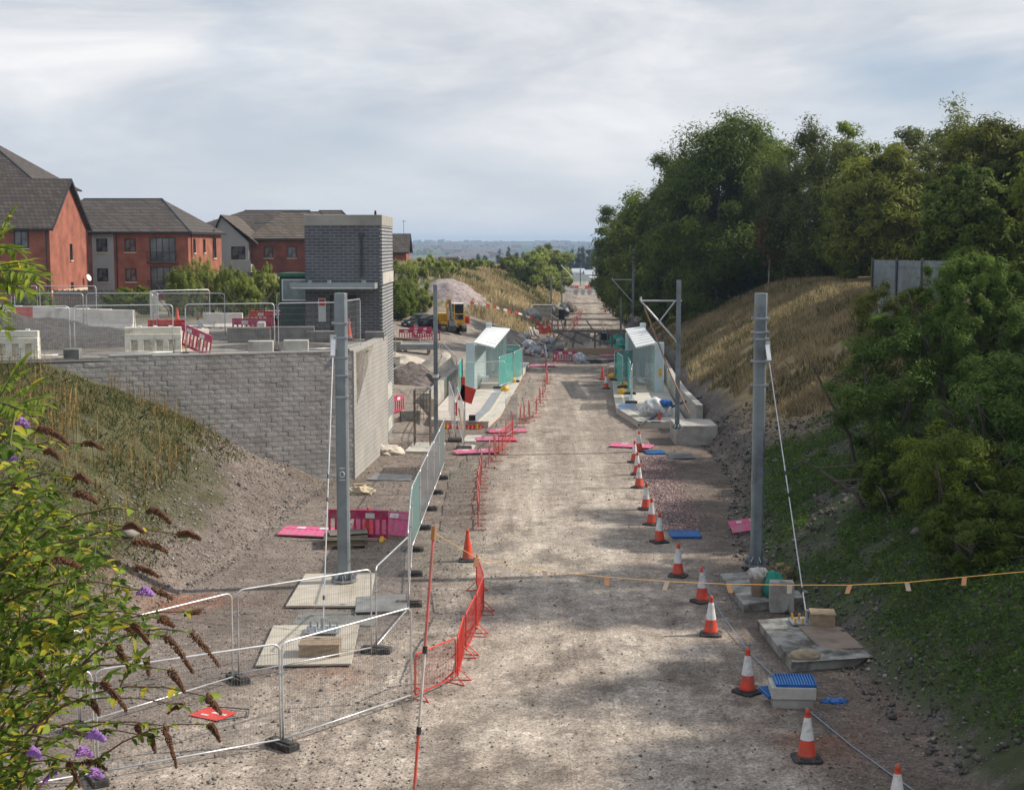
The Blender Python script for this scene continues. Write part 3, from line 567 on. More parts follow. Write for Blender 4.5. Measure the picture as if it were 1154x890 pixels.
# ------------------------------------------------------------------ grasses, weeds, stones (uncountable)
def blades(xx, yy, h, wd, tint, odd, lean=.25, r=rng, zoff=None):
    n = len(xx); zz = H(xx, yy) if zoff is None else zoff; a = r.uniform(0, 2*np.pi, n); lx = r.normal(0, lean, n)*h; ly = r.normal(0, lean, n)*h
    u = np.stack([np.cos(a), np.sin(a), np.zeros(n)], -1)*(wd/2)[:, None]; b = np.stack([xx, yy, zz-.03], -1); m = b+np.stack([lx*.35, ly*.35, h*.6], -1); t = b+np.stack([lx, ly, h], -1)
    V = np.stack([b-u, b+u, m+u*.8, t, m-u*.8], 1).reshape(-1, 3); Fc = np.arange(n*5).reshape(n, 5)
    return V, Fc, {'tint': np.repeat(tint, 5), 'odd': np.repeat(odd, 5)}
n = 140000; yy = 56+rng.random(n)**1.25*95; s0 = np.interp(yy, *RT)+rng.random(n)*12.5; xx = s0+cen(yy)
d_ = s0-np.interp(yy, *RT); ok = (d_ > np.interp(yy, [56, 62, 72, 80], [5.5, 3, 2.2, 1.0])+1.2*(fbm(xx, yy, 8, 2)-.5)) & (fbm(xx*.5, yy*.4, 71, 3) > .3); xx, yy = xx[ok], yy[ok]; n = len(xx)
gn = sm(.45, .62, fbm(xx*.35, yy*.25, 73, 3)); tn = fbm(xx*.8, yy*.5, 74, 3)
hgt = rng.uniform(.15, .5, n)*(.6+.8*tn)
V, Fc, A = blades(xx, yy, hgt, rng.uniform(.02, .05, n), np.clip(tn*1.1-.1+rng.normal(0, .22, n), 0, 1), (rng.random(n) < gn*.45).astype(float)*.85)
tag(npmesh('dry_grass', V, Fc, grassm, None, A, k=5), 'tall straw coloured grass on the right embankment', kind='stuff')
n = 42000; yy = 146+rng.random(n)*130; s0 = np.interp(yy, *LT)-.6-rng.random(n)*24; xx = s0+cen(yy)
tn = fbm(xx*.3, yy*.15, 75, 3); gn = sm(.5, .6, fbm(xx*.2, yy*.12, 76, 3))
ok = ~((xx < -4.5) & (yy > 140) & (yy < 166)); xx, yy, tn, gn = xx[ok], yy[ok], tn[ok], gn[ok]; n = len(xx)
V, Fc, A = blades(xx, yy, rng.uniform(.35, 1.0, n), rng.uniform(.08, .16, n), np.clip(tn*1.2-.1, 0, 1), gn*(rng.random(n) < .8))
tag(npmesh('bank_grass', V, Fc, grassm, None, A, k=5), 'dry and green grass on the left-hand bank beyond the platforms', kind='stuff')
# left slope weeds: low green growth and tall dead stalks
n = 45000; yy = 24+rng.random(n)*33; s0 = np.interp(yy, *LT)-rng.random(n)*13; xx = s0+cen(yy); zz = H(xx, yy)
thr = np.interp(yy, [20, 34, 40, 50, 56], [.1, .3, .8, 1.6, 2.0])+1.6*(fbm(xx*.5, yy*.22, 21, 4)-.5)
ok = (zz > thr+1.0*(rng.random(n)-.35)) & (fbm(xx*.8, yy*.6, 81, 3) > .36) & (yy < 58.0+(xx+6.5)*.344-.4); xx, yy = xx[ok], yy[ok]; n = len(xx)
V, Fc, A = blades(xx, yy, rng.uniform(.05, .24, n), rng.uniform(.03, .06, n), rng.random(n), (rng.random(n) < .5).astype(float), .6)
tag(npmesh('slope_weeds', V, Fc, weedm, None, A, k=5), 'low green weeds covering the left slope below the wall', kind='stuff')
n = 2000; yy = 34+rng.random(n)**.7*24; s0 = np.interp(yy, *LT)-1-rng.random(n)*12; xx = s0+cen(yy); zz = H(xx, yy)
ok = (zz > np.interp(yy, [20, 34, 40, 50, 56], [.3, .6, 1.1, 1.8, 2.0])) & (fbm(xx*.5, yy*.5, 82, 2) > .46) & (yy < 58.0+(xx+6.5)*.344-.3); xx, yy = xx[ok], yy[ok]; n = len(xx)
hh = rng.uniform(.35, 1.15, n); Vs, Fs, As = [], [], []
V, Fc, A = blades(xx, yy, hh, rng.uniform(.02, .035, n), rng.uniform(.2, 1, n), (rng.random(n) < .2).astype(float), .08)
zb = H(xx, yy); k = 16; q = rng.random((n, k)); cz_ = zb[:, None]+hh[:, None]*(.3+.7*q)
P = np.stack([xx[:, None]+rng.normal(0, .03, (n, k)), yy[:, None]+rng.normal(0, .03, (n, k)), cz_], -1).reshape(-1, 3)
tag(npmesh('dead_stalks', V, Fc, stalkm, None, A, k=5), 'thin dead yellow stalks standing on the left slope', kind='stuff')
V, Fc, A = leaves(P, rng.normal(0, 1, P.shape), np.full(len(P), .035), np.repeat(rng.uniform(.2, 1, n), k), np.repeat((rng.random(n) < .2).astype(float), k))
tag(npmesh('dead_seed_heads', V, Fc, stalkm, None, A), 'dry seed heads up the dead stalks of the left slope', kind='stuff')
# leafy low cover on the left slope
n = 130000; yy = 24+rng.random(n)*33; s0 = np.interp(yy, *LT)-rng.random(n)*13; xx = s0+cen(yy); zz = H(xx, yy)
thr = np.interp(yy, [20, 34, 40, 50, 56], [.1, .3, .8, 1.6, 2.0])+1.6*(fbm(xx*.5, yy*.22, 21, 4)-.5)
ok = (zz > thr+1.0*(rng.random(n)-.35)) & (fbm(xx*1.1, yy*.9, 83, 3) > .42) & (yy < 58.0+(xx+6.5)*.344-.3); xx, yy, zz = xx[ok], yy[ok], zz[ok]; n = len(xx); hh = fbm(xx*2.5, yy*2.5, 34, 2)*.22
V, Fc, A = leaves(np.stack([xx, yy, zz+hh*rng.random(n)], -1), np.tile([0, 0, 1.0], (n, 1)), np.full(n, .035), np.clip(rng.random(n)*.7+hh, 0, 1), (rng.random(n) < .25).astype(float), .6, .7)
tag(npmesh('slope_cover', V, Fc, weedm, None, A), 'patchy low leafy cover over the earth of the left slope', kind='stuff')
# right foreground ground cover
n = 150000; yy = 25+rng.random(n)*34; s0 = np.interp(yy, *RT)+.3+rng.random(n)*9; xx = s0+cen(yy)
ok = (fbm(xx*.7, yy*.5, 31, 3) > .41) & (rng.random(n) < sm(-.3, 1.2, s0-np.interp(yy, *RT)-.5)); xx, yy = xx[ok], yy[ok]; n = len(xx); zz = H(xx, yy)
cl_ = rng.random(n); hh = fbm(xx*2.2, yy*2.2, 33, 2)*.55
P = np.stack([xx, yy, zz+hh*rng.random(n)], -1)
V, Fc, A = leaves(P, np.tile([0, 0, 1.0], (n, 1)), np.full(n, .055), np.clip(rng.random(n)*.6+hh, 0, 1), (rng.random(n) < .06).astype(float), .7, .7)
tag(npmesh('ground_cover', V, Fc, coverm, None, A), 'dark green weeds creeping over the shaded right slope', kind='stuff')
# stones
def stones(name, label, xx, yy, size, mat_, zf=None):
    n = len(xx); zz = (H(xx, yy) if zf is None else zf)+size*.2
    base = np.array([[1, 0, 0], [0, 1, 0], [-1, 0, 0], [0, -1, 0], [0, 0, .7], [0, 0, -.7]], float)
    fcs = np.array([[0, 1, 4], [1, 2, 4], [2, 3, 4], [3, 0, 4], [1, 0, 5], [2, 1, 5], [3, 2, 5], [0, 3, 5]])
    j = rng.uniform(.6, 1.4, (n, 6, 1)); a = rng.uniform(0, 6.28, n); ca, sa = np.cos(a), np.sin(a)
    B = base[None]*j*size[:, None, None]*.5+rng.normal(0, .12, (n, 6, 3))*size[:, None, None]
    Xr = B[..., 0]*ca[:, None]-B[..., 1]*sa[:, None]; Yr = B[..., 0]*sa[:, None]+B[..., 1]*ca[:, None]
    V = np.stack([Xr+xx[:, None], Yr+yy[:, None], B[..., 2]+zz[:, None]], -1).reshape(-1, 3)
    Fc = (fcs[None]+(np.arange(n)*6)[:, None, None]).reshape(-1, 3)
    return tag(npmesh(name, V, Fc, mat_, None, {'tint': np.repeat(rng.random(n)**1.5, 6), 'odd': np.repeat((rng.random(n) < .08).astype(float), 6)}, k=3), label, kind='stuff')
stm = Mleaf('loose_stone', (.15, .13, .115), (.36, .325, .285), (.45, .42, .38), .9, .0)
stp = Mleaf('pink_stone', (.20, .14, .13), (.42, .30, .29), (.5, .42, .4), .9, .0)
std = Mleaf('dark_stone', (.06, .055, .05), (.20, .18, .165), (.3, .28, .26), .9, .0)
n = 52000; yy = 24+rng.random(n)**1.3*46; s0 = rng.uniform(-12, 9, n); xx = s0+cen(yy)
den = np.where(s0 < -2.8, .8, np.where(s0 > 4, .5, .16)); ok = rng.random(n) < den*(.35+.9*fbm(xx*.8, yy*.4, 95, 3)); xx, yy = xx[ok], yy[ok]
stones('loose_stones', 'loose crushed stones scattered over the corridor floor', xx, yy, np.exp(rng.normal(-3.45, .42, len(xx))), stm)
n = 14000; yy = 25+rng.random(n)*32; s0 = np.interp(yy, *LT)+.4-rng.random(n)*4.5; xx = s0+cen(yy); stones('slope_rubble', 'loose brown rubble on the left slope', xx, yy, np.exp(rng.normal(-3.2, .5, n)), stm)
n = 9000; yy = 25+rng.random(n)*45; s0 = np.interp(yy, *RT)-.4+rng.random(n)*5; xx = s0+cen(yy); stones('bank_rubble', 'dark stones on the lower right slope', xx, yy, np.exp(rng.normal(-2.7, .5, n)), std)
n = 9000; yy = 47.2+rng.random(n)*17; s0 = rng.normal(3.85, .38, n); xx = s0+cen(yy); stones('pink_gravel', 'strip of pinkish gravel beside the cone row', xx, yy, np.exp(rng.normal(-2.9, .3, n)), stp)
# ------------------------------------------------------------------ block retaining wall
t = thing('retaining_wall', 'grey split-faced block retaining wall below the upper yard', 'wall', (-6.5, 58.0, 0))
A0 = Vector((-6.5, 58.0, 0)); dv = Vector((-12.5, -4.3, 0)).normalized(); nv = Vector((dv.y, -dv.x, 0))
if nv.y > 0: nv = -nv
mb = MB(); rr = random.Random(3)
for r_ in range(27):
    z0 = -.1+r_*.2; off = .225 if r_ % 2 else 0
    for k in range(44):
        a = k*.45-off; a0 = max(a, 0); a1 = a+.44
        if a1 <= a0: continue
        ztop = z0+.192
        if (a > 9.6 and r_ > 25): continue
        o = rr.uniform(.0, .016); o2 = [o+rr.uniform(-.004, .005) for _ in range(4)]
        p = [A0-Vector((A0.x, A0.y, 0))*0 for _ in range(0)]
        v = [dv*a0+nv*o2[0]+Vector((0, 0, z0)), dv*a1+nv*o2[1]+Vector((0, 0, z0)), dv*a1+nv*o2[2]+Vector((0, 0, ztop)), dv*a0+nv*o2[3]+Vector((0, 0, ztop))]
        m_ = (v[0]+v[1]+v[2]+v[3])/4+nv*rr.uniform(.004, .014); bk = [q-nv*.12 for q in v]
        for q in bk: pass
        mb.add(v+[m_]+bk, [(0, 1, 4), (1, 2, 4), (2, 3, 4), (3, 0, 4), (3, 2, 7, 8), (0, 3, 8, 5), (1, 6, 7, 2), (1, 0, 5, 6)], 0)
mb.build('split_face', splitf, t)
mb = MB(); q = [dv*0-nv*.02+Vector((0, 0, 0)), dv*20-nv*.02, dv*20-nv*.5, -nv*.5]
mb.add([(*(v.xy), z) for z in (-.2, 5.26) for v in q], [(0, 3, 2, 1), (4, 5, 6, 7), (0, 1, 5, 4), (1, 2, 6, 5), (2, 3, 7, 6), (3, 0, 4, 7)]); mb.build('core', concd, t)
mb = MB(); B0 = Vector((.6, 9.0, 0)); sdv = B0.normalized(); sn = Vector((sdv.y, -sdv.x, 0))
q = [sn*.03-sdv*.02, B0+sn*.03, B0-sn*.4, -sn*.4-sdv*.02]
mb.add([(*(v.xy), z) for z in (-.2, 5.32) for v in q], [(0, 3, 2, 1), (4, 5, 6, 7), (0, 1, 5, 4), (1, 2, 6, 5), (2, 3, 7, 6), (3, 0, 4, 7)]); o = mb.build('return_wall', blockr, t); o['label'] = 'smooth pale return wall beside the road'
mb = MB()
for a, b in ((0, 8.0), (8.0, 9.6), (9.6, 20)):
    zc = 5.262 if a < 8 else (5.30 if a < 9 else 5.15)
    q = [dv*a+nv*.03, dv*(b-.01)+nv*.03, dv*(b-.01)-nv*.38, dv*a-nv*.38]
    mb.add([(*(v.xy), z) for z in (zc, zc+.06) for v in q], [(0, 3, 2, 1), (4, 5, 6, 7), (0, 1, 5, 4), (1, 2, 6, 5), (2, 3, 7, 6), (3, 0, 4, 7)])
mb.build('coping', blockr, t)

# ------------------------------------------------------------------ lift tower / stop building
t = thing('lift_tower', 'dark brick tower with pale concrete cap and canopy at the end of the wall', 'building', (-6.22, 67.05, 0))
mb = MB(); mb.box(-3.5, 0, 0, 6.0, 4.8, 10.5); mb.build('wall', tbrick, t)
mb = MB(); mb.box(0, .12, .003, 6.0, -.2, 10.48); o = mb.build('side_wall', slatb, t)
mb = MB(); mb.box(-3.53, .14, -.03, 6.03, 10.5, 11.0); mb.build('cap', M('cap_concrete', (.36, .34, .30), .8, 0, .15, .8, (.24, .22, .19), .5), t, bevel=.02)
for bz in ((.16, 5.9, 7.75, 8.3), (.19, 4.2, 2.1, 2.75), (.19, 4.2, .5, 1.1)): mb = MB(); mb.box(.1, bz[0], .0, bz[1], bz[2], bz[3]); mb.build('band', concl, t)
mb = MB(); mb.box(-3.95, -.15, -1.4, 0, 7.62, 7.70); mb.box(-4.0, -.1, -1.48, -1.4, 7.58, 7.86); mb.box(-.18, -.1, -1.4, 0, 7.58, 7.84); mb.box(-4.0, -3.92, -1.4, 0, 7.58, 7.84); mb.box(-3.8, -.3, -1.2, -.1, 7.70, 7.80); mb.tube([(-3.9, -1.52, 7.6), (-.2, -1.52, 7.6)], .05, 8)
for x in (-3.3, -2.4, -.8): mb.box(x, x+.16, -.5, -.34, 7.8, 7.95)
mb.build('canopy', M('canopy_metal', (.33, .36, .36), .5, .3, .15, 2), t)
mb = MB(); mb.tube([(-.85, -.06, 8.1), (-.85, -.06, 10.05)], .05, 8); mb.box(-.98, -.70, -.12, 0, 10.0, 10.14); mb.build('downpipe', darkgrey, t)
mb = MB(); mb.box(-2.35, -1.1, -.03, 0, 5.2, 7.25); f = mb.build('door', black, t); mb = MB(); mb.box(-2.25, -1.76, -.05, -.031, 5.3, 7.1); mb.box(-1.70, -1.2, -.05, -.031, 5.3, 7.1); mb.build('pane', glass, f)
mb = MB(); mb.box(-2.9, -2.55, -.03, 0, 6.0, 7.1); n_ = mb.build('notice_board', whitep, t); mb = MB(); mb.box(-2.86, -2.59, -.04, -.031, 6.75, 7.05); mb.build('notice', redplas, n_)
mb = MB(); mb.tube([(-.2, .3, 11.0), (-.2, .3, 11.12)], .06, 8); mb.lathe([(.02, 0)], 4) if False else None; mb.box(-.24, -.16, .26, .34, 11.1, 11.2); mb.build('roof_vent', black, t)
green = M('green_tape', (.03, .42, .10), .6)
mb = MB(); mb.box(-.012, .0, -.012, -.003, 5.3, 8.0); mb.box(-1.95, -1.9, -.012, -.003, 7.0, 7.5); mb.build('green_strip', green, t)

# ------------------------------------------------------------------ platform-side dwarf walls
def block(name, label, cat, quad, z0, z1, mat_, group=None, bevel=.015, ztops=None):
    c = sum((Vector((p[0], p[1], 0)) for p in quad), Vector())/len(quad)
    mb = MB(); mb.prism([(p[0]-c.x, p[1]-c.y) if ztops is None else (p[0]-c.x, p[1]-c.y, ztops[i]-z0) for i, p in enumerate(quad)], 0, z1-z0)
    return tag(mb.build(name, mat_, loc=(c.x, c.y, z0), bevel=bevel), label, cat, group)
# ------------------------------------------------------------------ houses
def window(t, x, z, w_, h_, axis='y', at=0.0, n=2):
    mb = MB(); fr = .07
    def bx(a0, a1, z0, z1, d0, d1):
        if axis == 'y': mb.box(a0, a1, at-d1, at-d0, z0, z1)
        else: mb.box(at+d0, at+d1, a0, a1, z0, z1)
    bx(x, x+w_, z, z+fr, .0, .07); bx(x, x+w_, z+h_-fr, z+h_, .0, .07); bx(x, x+fr, z+fr, z+h_-fr, .0, .07); bx(x+w_-fr, x+w_, z+fr, z+h_-fr, .0, .07)
    for k in range(1, n): bx(x+w_*k/n-.025, x+w_*k/n+.025, z+fr, z+h_-fr, .01, .06)
    f = mb.build('window', black, t)
    mb = MB(); bx(x+fr*.5, x+w_-fr*.5, z+fr*.5, z+h_-fr*.5, .003, .02); mb.build('pane', glass, f)
    mb = MB(); bx(x-.08, x+w_+.08, z-.1, z-.002, .0, .12); mb.build('sill', cream, f)
def gable_roof(t, x0, x1, y0, y1, ze, zr, mat_, oh=.4, rise_axis='x'):
    ym = (y0+y1)/2; sl = (zr-ze)/(ym-y0); th = .16
    mb = MB(); p = [(y0-oh, ze-oh*sl), (ym, zr), (y1+oh, ze-oh*sl), (y1+oh, ze-oh*sl+th), (ym, zr+th*1.2), (y0-oh, ze-oh*sl+th)]
    mb.ext([p[0], p[1], p[4], p[5]], 'x', x0-oh, x1+oh); mb.ext([p[1], p[2], p[3], p[4]], 'x', x0-oh, x1+oh)
    r_ = mb.build('roof', mat_, t)
    mb = MB(); 
    for xx_ in (x0-oh, x1+oh):
        mb.beam((xx_, y0-oh-.02, ze-oh*sl-.02), (xx_, ym, zr+.05), .05, .26); mb.beam((xx_, y1+oh+.02, ze-oh*sl-.02), (xx_, ym, zr+.05), .05, .26)
    mb.tube([(x0-oh, y0-oh-.05, ze-oh*sl), (x1+oh, y0-oh-.05, ze-oh*sl)], .07, 6); mb.build('bargeboard', black, r_)
    return r_
def hip_roof(t, x0, x1, y0, y1, ze, zr, rl, rr_, mat_, oh=.4):
    ym = (y0+y1)/2; mb = MB()
    v = [(x0-oh, y0-oh, ze), (x1+oh, y0-oh, ze), (x1+oh, y1+oh, ze), (x0-oh, y1+oh, ze), (rl, ym, zr), (rr_, ym, zr)]
    mb.add(v, [(0, 1, 5, 4), (1, 2, 5), (2, 3, 4, 5), (3, 0, 4), (3, 2, 1, 0)]); r_ = mb.build('roof', mat_, t)
    mb = MB(); mb.box(x0-oh-.03, x1+oh+.03, y0-oh-.06, y0-oh+.0, ze-.2, ze+.03); mb.box(x1+oh, x1+oh+.06, y0-oh, y1+oh, ze-.2, ze+.03); mb.build('gutter', black, r_)
    mb = MB(); mb.tube([v[1], (v[5][0], v[5][1], v[5][2]+.02)], .09, 5); mb.tube([v[4], v[5]], .09, 5); mb.build('ridge', darkgrey, r_)
    return r_
# gable house A
t = thing('brick_house', 'red brick house with its gable end towards the railway, leftmost', 'house', (-40.4, 125, 3.9))
mb = MB(); mb.box(-22, 0, 0, 11, 0, 7.3); mb.ext([(0, 7.3), (11, 7.3), (5.5, 11.35)], 'x', -22, 0); mb.build('wall', brick, t)
gable_roof(t, -22, 0, 0, 11, 7.3, 11.5, tiles)
for x in (-3.1, -9.0): window(t, x, 5.4, 1.25, 1.5)
for x in (-4.0, -9.5, -14): window(t, x, 2.0, 1.25, 1.3)
window(t, 5.6, 4.3, .6, 1.5, 'x', 0, 1); window(t, 5.6, .9, .6, 1.4, 'x', 0, 1)
mb = MB(); mb.box(0, .04, .003, 10.99, 1.45, 1.7); mb.build('string_course', cream, t)
mb = MB(); mb.box(-3.4, -1.6, -.45, .3, 6.95, 7.1); mb.build('dormer_hood', black, t)
mb = MB(); mb.tube([(-.25, -.12, 0), (-.25, -.12, 7.0)], .06, 6); mb.build('downpipe', black, t); mb = MB(); mb.tube([(.1, 10.7, 0), (.1, 10.7, 7)], .06, 6); mb.build('downpipe', black, t)
mb = MB(); mb.lathe([(.0, .0), (.3, .08), (.34, .12), (.3, .1), (.0, .03)], 12, cap=False); mb.build('satellite_dish', whitep, t, (.4, 9.6, 2.6), (0, R(70), R(-20)))
# hip block behind it
t = thing('apartment_block', 'taller block behind the gable house with a steep hipped roof', 'house', (-50.3, 152, 3.9))
mb = MB(); mb.box(-26, 0, 0, 14, 0, 12.0); mb.build('wall', brickd, t); hip_roof(t, -26, 0, 0, 14, 12.0, 17.6, -18, -8, tiles)
for x in (-3, -7): window(t, x, 9.5, 1.2, 1.3)
# hip house B
t = thing('brick_house', 'red brick flats with grey panel and black balconies, second from the left', 'house', (-31.7, 140, 3.9))
mb = MB(); mb.box(-18, 0, 0, 16, 0, 6.95); mb.build('wall', brick, t)
hip_roof(t, -18, 0, 0, 16, 6.95, 10.4, -12.5, -4.4, tiles)
mb = MB(); mb.box(-9.4, -7.3, -.04, 0, 0, 6.85); mb.build('grey_panel', render_, t)
for z in (5.0, 2.1): window(t, -8.95, z, 1.05, 1.3, at=-.04); window(t, -6.2, z, 1.05, 1.3)
for z in (4.05, 1.2):
    window(t, -3.75, z, 2.5, 2.35, n=4)
    mb = MB(); mb.box(-4.0, -1.0, -.5, -.02, z-.15, z-.05); mb.box(-4.0, -1.0, -.5, -.46, z+.95, z+1.0)
    for k in range(25): mb.box(-4.0+k*.1225, -3.975+k*.1225, -.49, -.47, z-.05, z+.95)
    mb.build('balcony', black, t)
for y in (2.2, 6.8): window(t, y, 4.9, .8, 1.4, 'x', 0, 1)
window(t, 11.4, 4.3, 1.6, 2.2, 'x', 0, 2)
mb = MB(); mb.tube([(.12, 1.0, 0), (.12, 1.0, 6.8)], .06, 6); mb.build('downpipe', black, t); mb = MB(); mb.tube([(-7.0, -.1, 0), (-7.0, -.1, 6.8)], .05, 6); mb.build('downpipe', black, t)
mb = MB(); mb.tube([(.3, 11.0, 5.6), (.3, 11.0, 8.4)], .03, 5); mb.box(.1, .5, 10.8, 11.2, 7.2, 7.25); mb.lathe([(.0, .0), (.3, .08), (.0, .03)], 10, cap=False); mb.build('aerial', darkgrey, t)
# house C
t = thing('brick_house', 'dark-roofed brick house with a grey gabled bay behind the lift tower', 'house', (-21.0, 165, 3.9))
mb = MB(); mb.box(-9.2, 0, 0, 14, 0, 6.4); mb.build('wall', brickd, t)
hip_roof(t, -9.2, 2.5, 0, 14, 6.4, 9.6, -6.5, -2.0, tilesb)
mb = MB(); mb.box(-13.4, -9.21, -1.0, 9, 0, 6.0); mb.ext([(-13.4, 6.0), (-9.21, 6.0), (-12.3, 8.9)], 'y', -1.0, 9); mb.build('bay', render_, t)
mb = MB(); mb.add([(-12.3, -1.4, 9.15), (-8.2, -1.4, 5.95), (-8.2, 9, 5.95), (-12.3, 9, 9.15), (-12.3, -1.4, 9.0), (-8.2, -1.4, 5.8), (-8.2, 9, 5.8), (-12.3, 9, 9.0)], [(0, 1, 2, 3), (7, 6, 5, 4), (0, 4, 5, 1), (1, 5, 6, 2)])
mb.add([(-12.3, -1.4, 9.15), (-13.9, -1.4, 5.6), (-13.9, 9, 5.6), (-12.3, 9, 9.15), (-12.3, -1.4, 9.0), (-13.9, -1.4, 5.45), (-13.9, 9, 5.45), (-12.3, 9, 9.0)], [(3, 2, 1, 0), (4, 5, 6, 7), (1, 5, 4, 0), (2, 6, 5, 1)]); mb.build('bay_roof', tilesb, t)
mb = MB(); mb.box(-20, -9, 6, 16, 0, 6.8); mb.build('rear_wing', brickd, t); hip_roof(t, -20, -2, 6, 18, 6.8, 9.9, -12, -4, tiles)
window(t, -11.2, 4.0, 1.6, 1.5, at=-1.0)
for x in (-7.6, -4.9): window(t, x, 4.2, 1.0, 1.3)
for x in (-4.9,): window(t, x, 1.0, 1.2, 1.3)
mb = MB(); mb.box(-12.0, -8.8, -2.0, -1.01, 2.6, 3.5); mb.box(-11.95, -8.85, -2.0, -1.95, 3.5, 3.95); mb.build('balcony', render_, t)
mb = MB(); mb.box(-9.2, -7.0, 3.0, 3.06, 8.2, 8.3); mb.build('solar_panel', glass, t)
# house C tower roof bit
t = thing('brick_house', 'narrow house with a peaked roof just behind the tower cap', 'house', (-19.6, 186, 3.9))
mb = MB(); mb.box(-8.5, 0, 0, 8, 0, 7.2); mb.build('wall', brickd, t); hip_roof(t, -8.5, 0, 0, 8, 7.2, 10.2, -6, -3, tilesb); window(t, -3, 5, 1, 1.3)
# house D
t = thing('brick_house', 'small brick house with an orange lit gable right of the tower', 'house', (-14.8, 200, 3.9))
mb = MB(); mb.box(-8, 0, 0, 7, 0, 4.8); mb.ext([(0, 4.8), (7, 4.8), (3.5, 7.0)], 'x', -8, 0); mb.build('wall', brick, t); gable_roof(t, -8, 0, 0, 7, 4.8, 7.1, tiles)
window(t, 3.0, 4.6, .6, .8, 'x', 0, 1); mb = MB(); mb.tube([(-.6, 3.5, 7), (-.6, 3.5, 9.2)], .03, 5); mb.box(-.9, -.2, 3.48, 3.52, 9.0, 9.05); mb.build('aerial', darkgrey, t)
# timber fence behind the yard by house B
t = thing('timber_fence', 'weathered board fence at the foot of the brick flats', 'fence', (-38, 118, 4.15))
mb = MB(); 
for k in range(40): mb.box(k*.15, k*.15+.135, 0, .02, 0, 1.7+.03*((k*7) % 3))
mb.box(0, 6, .02, .06, .4, .5); mb.box(0, 6, .02, .06, 1.3, 1.4); mb.build('board_panel', timberg, t)
for k in range(4): mb = MB(); mb.box(k*2, k*2+.1, .06, .16, -.2, 1.8); mb.build('post', timberg, t)
# steel palisade fence on the right crest
t = thing('steel_fence', 'pale grey steel panel fence on the right crest among bushes', 'fence', (0, 0, 0))
p0 = GY(984, 292, 72); p1 = GY(1070, 292, 67); ln = (p1-p0).xy.length; zb = Hs((p0.x+p1.x)/2, 70); t.location = (p0.x, p0.y, p0.z-2.3); t.rotation_euler.z = math.atan2(p1.y-p0.y, p1.x-p0.x)
mb = MB(); k = 0
while k*.11 < ln: mb.box(k*.11, k*.11+.085, 0, .03, -.6, 2.25+.02*(k % 2)); k += 1
mb.build('pales', M('fence_grey', (.19, .225, .25), .6, .2, .15, 1.5, (.12, .14, .12), .5), t)
mb = MB(); mb.box(0, ln, .03, .07, .4, .46); mb.box(0, ln, .03, .07, 1.9, 1.96); mb.build('rail', darkgrey, t)
for k in range(4):
    mb = MB(); mb.box(k*ln/3-.05, k*ln/3+.05, -.08, -.002, -.8, 2.36); mb.build('post', darkgrey, t)

# far valley: tower blocks, sheds, town
for i, (pc, pt, pb, Y_, wp) in enumerate([(519, 272, 283, 4000, 5), (526, 273, 283, 4050, 5), (555, 279, 287, 3000, 8), (617, 274, 283, 4300, 4)]):
    p = GY(pc, pt, Y_); zb = GY(pc, pb, Y_).z; w_ = wp*Y_/1600; hgt = p.z-zb
    t = thing('tower_block', 'tiny white tower block on the far hillside, %s from the left' % FIRST[i], 'building', (p.x, Y_, zb-3), .2*i, 'white tower blocks on the horizon')
    mb = MB(); mb.box(-w_/2, w_/2, 0, w_, 0, hgt+3); mb.build('wall', M('block_white%d' % i, (.75, .75, .74), .8, 0, .05, .05), t)
    mb = MB(); [mb.box(-w_/2+.5, w_/2-.5, -.2, -.02, z+1, z+2.2) for z in np.arange(4, hgt, 3.2)]; mb.build('window_bands', darkgrey, t)
for i, (pc, pt, Y_, wp, hh) in enumerate([(648, 306, 560, 22, 7), (668, 308, 520, 16, 6), (676, 303, 640, 14, 6), (590, 296, 900, 20, 7)]):
    p = GY(pc, pt, Y_); w_ = wp*Y_/1600; zb = Hs(p.x, Y_)
    t = thing('warehouse', 'pale flat warehouse in the valley, %s' % ['behind the far stop', 'right of the one behind the far stop', 'under the belt trees edge', 'beyond the willows'][i], 'building', (p.x, Y_, zb-.5), 0)
    mb = MB(); mb.box(-w_/2, w_/2, 0, 18, 0, max(p.z-zb, 3)); mb.build('wall', whitep, t)
    h_ = max(p.z-zb, 3); mb = MB(); mb.add([(-w_/2-.3, -.3, h_), (w_/2+.3, -.3, h_), (w_/2+.3, 9, h_+1.6), (-w_/2-.3, 9, h_+1.6), (w_/2+.3, 18.3, h_), (-w_/2-.3, 18.3, h_)], [(0, 1, 2, 3), (3, 2, 4, 5)]); mb.build('roof', galvb, t)
rt = np.random.default_rng(9); mb = MB(); k = 0
while k < 900:
    Y_ = 1400+rt.random()*3000; x = Y_*rt.uniform(-.40, .40)
    if abs(x-cen(Y_)) < 20: continue
    if float(vnoise(x*.004, Y_*.002, 12)) < .35: continue
    z = Hs(x, Y_)-1; w_, d_, h_ = rt.uniform(8, 24), rt.uniform(8, 12), rt.uniform(5, 8); m_ = int(rt.integers(0, 3))
    mb.box(x, x+w_, Y_, Y_+d_, z, z+h_, m_); mb.add([(x-.5, Y_-.5, z+h_), (x+w_+.5, Y_-.5, z+h_), (x+w_+.5, Y_+d_/2, z+h_+3), (x-.5, Y_+d_/2, z+h_+3), (x+w_+.5, Y_+d_+.5, z+h_), (x-.5, Y_+d_+.5, z+h_)], [(0, 1, 2, 3), (3, 2, 4, 5)], 3); k += 1
tag(mb.build('distant_town', [M('town_white', (.6, .6, .58)), M('town_brick', (.30, .18, .14)), M('town_grey', (.35, .35, .36)), M('town_roof', (.16, .13, .12))]), 'far-off town of tiny houses spread over the hillside', kind='stuff')
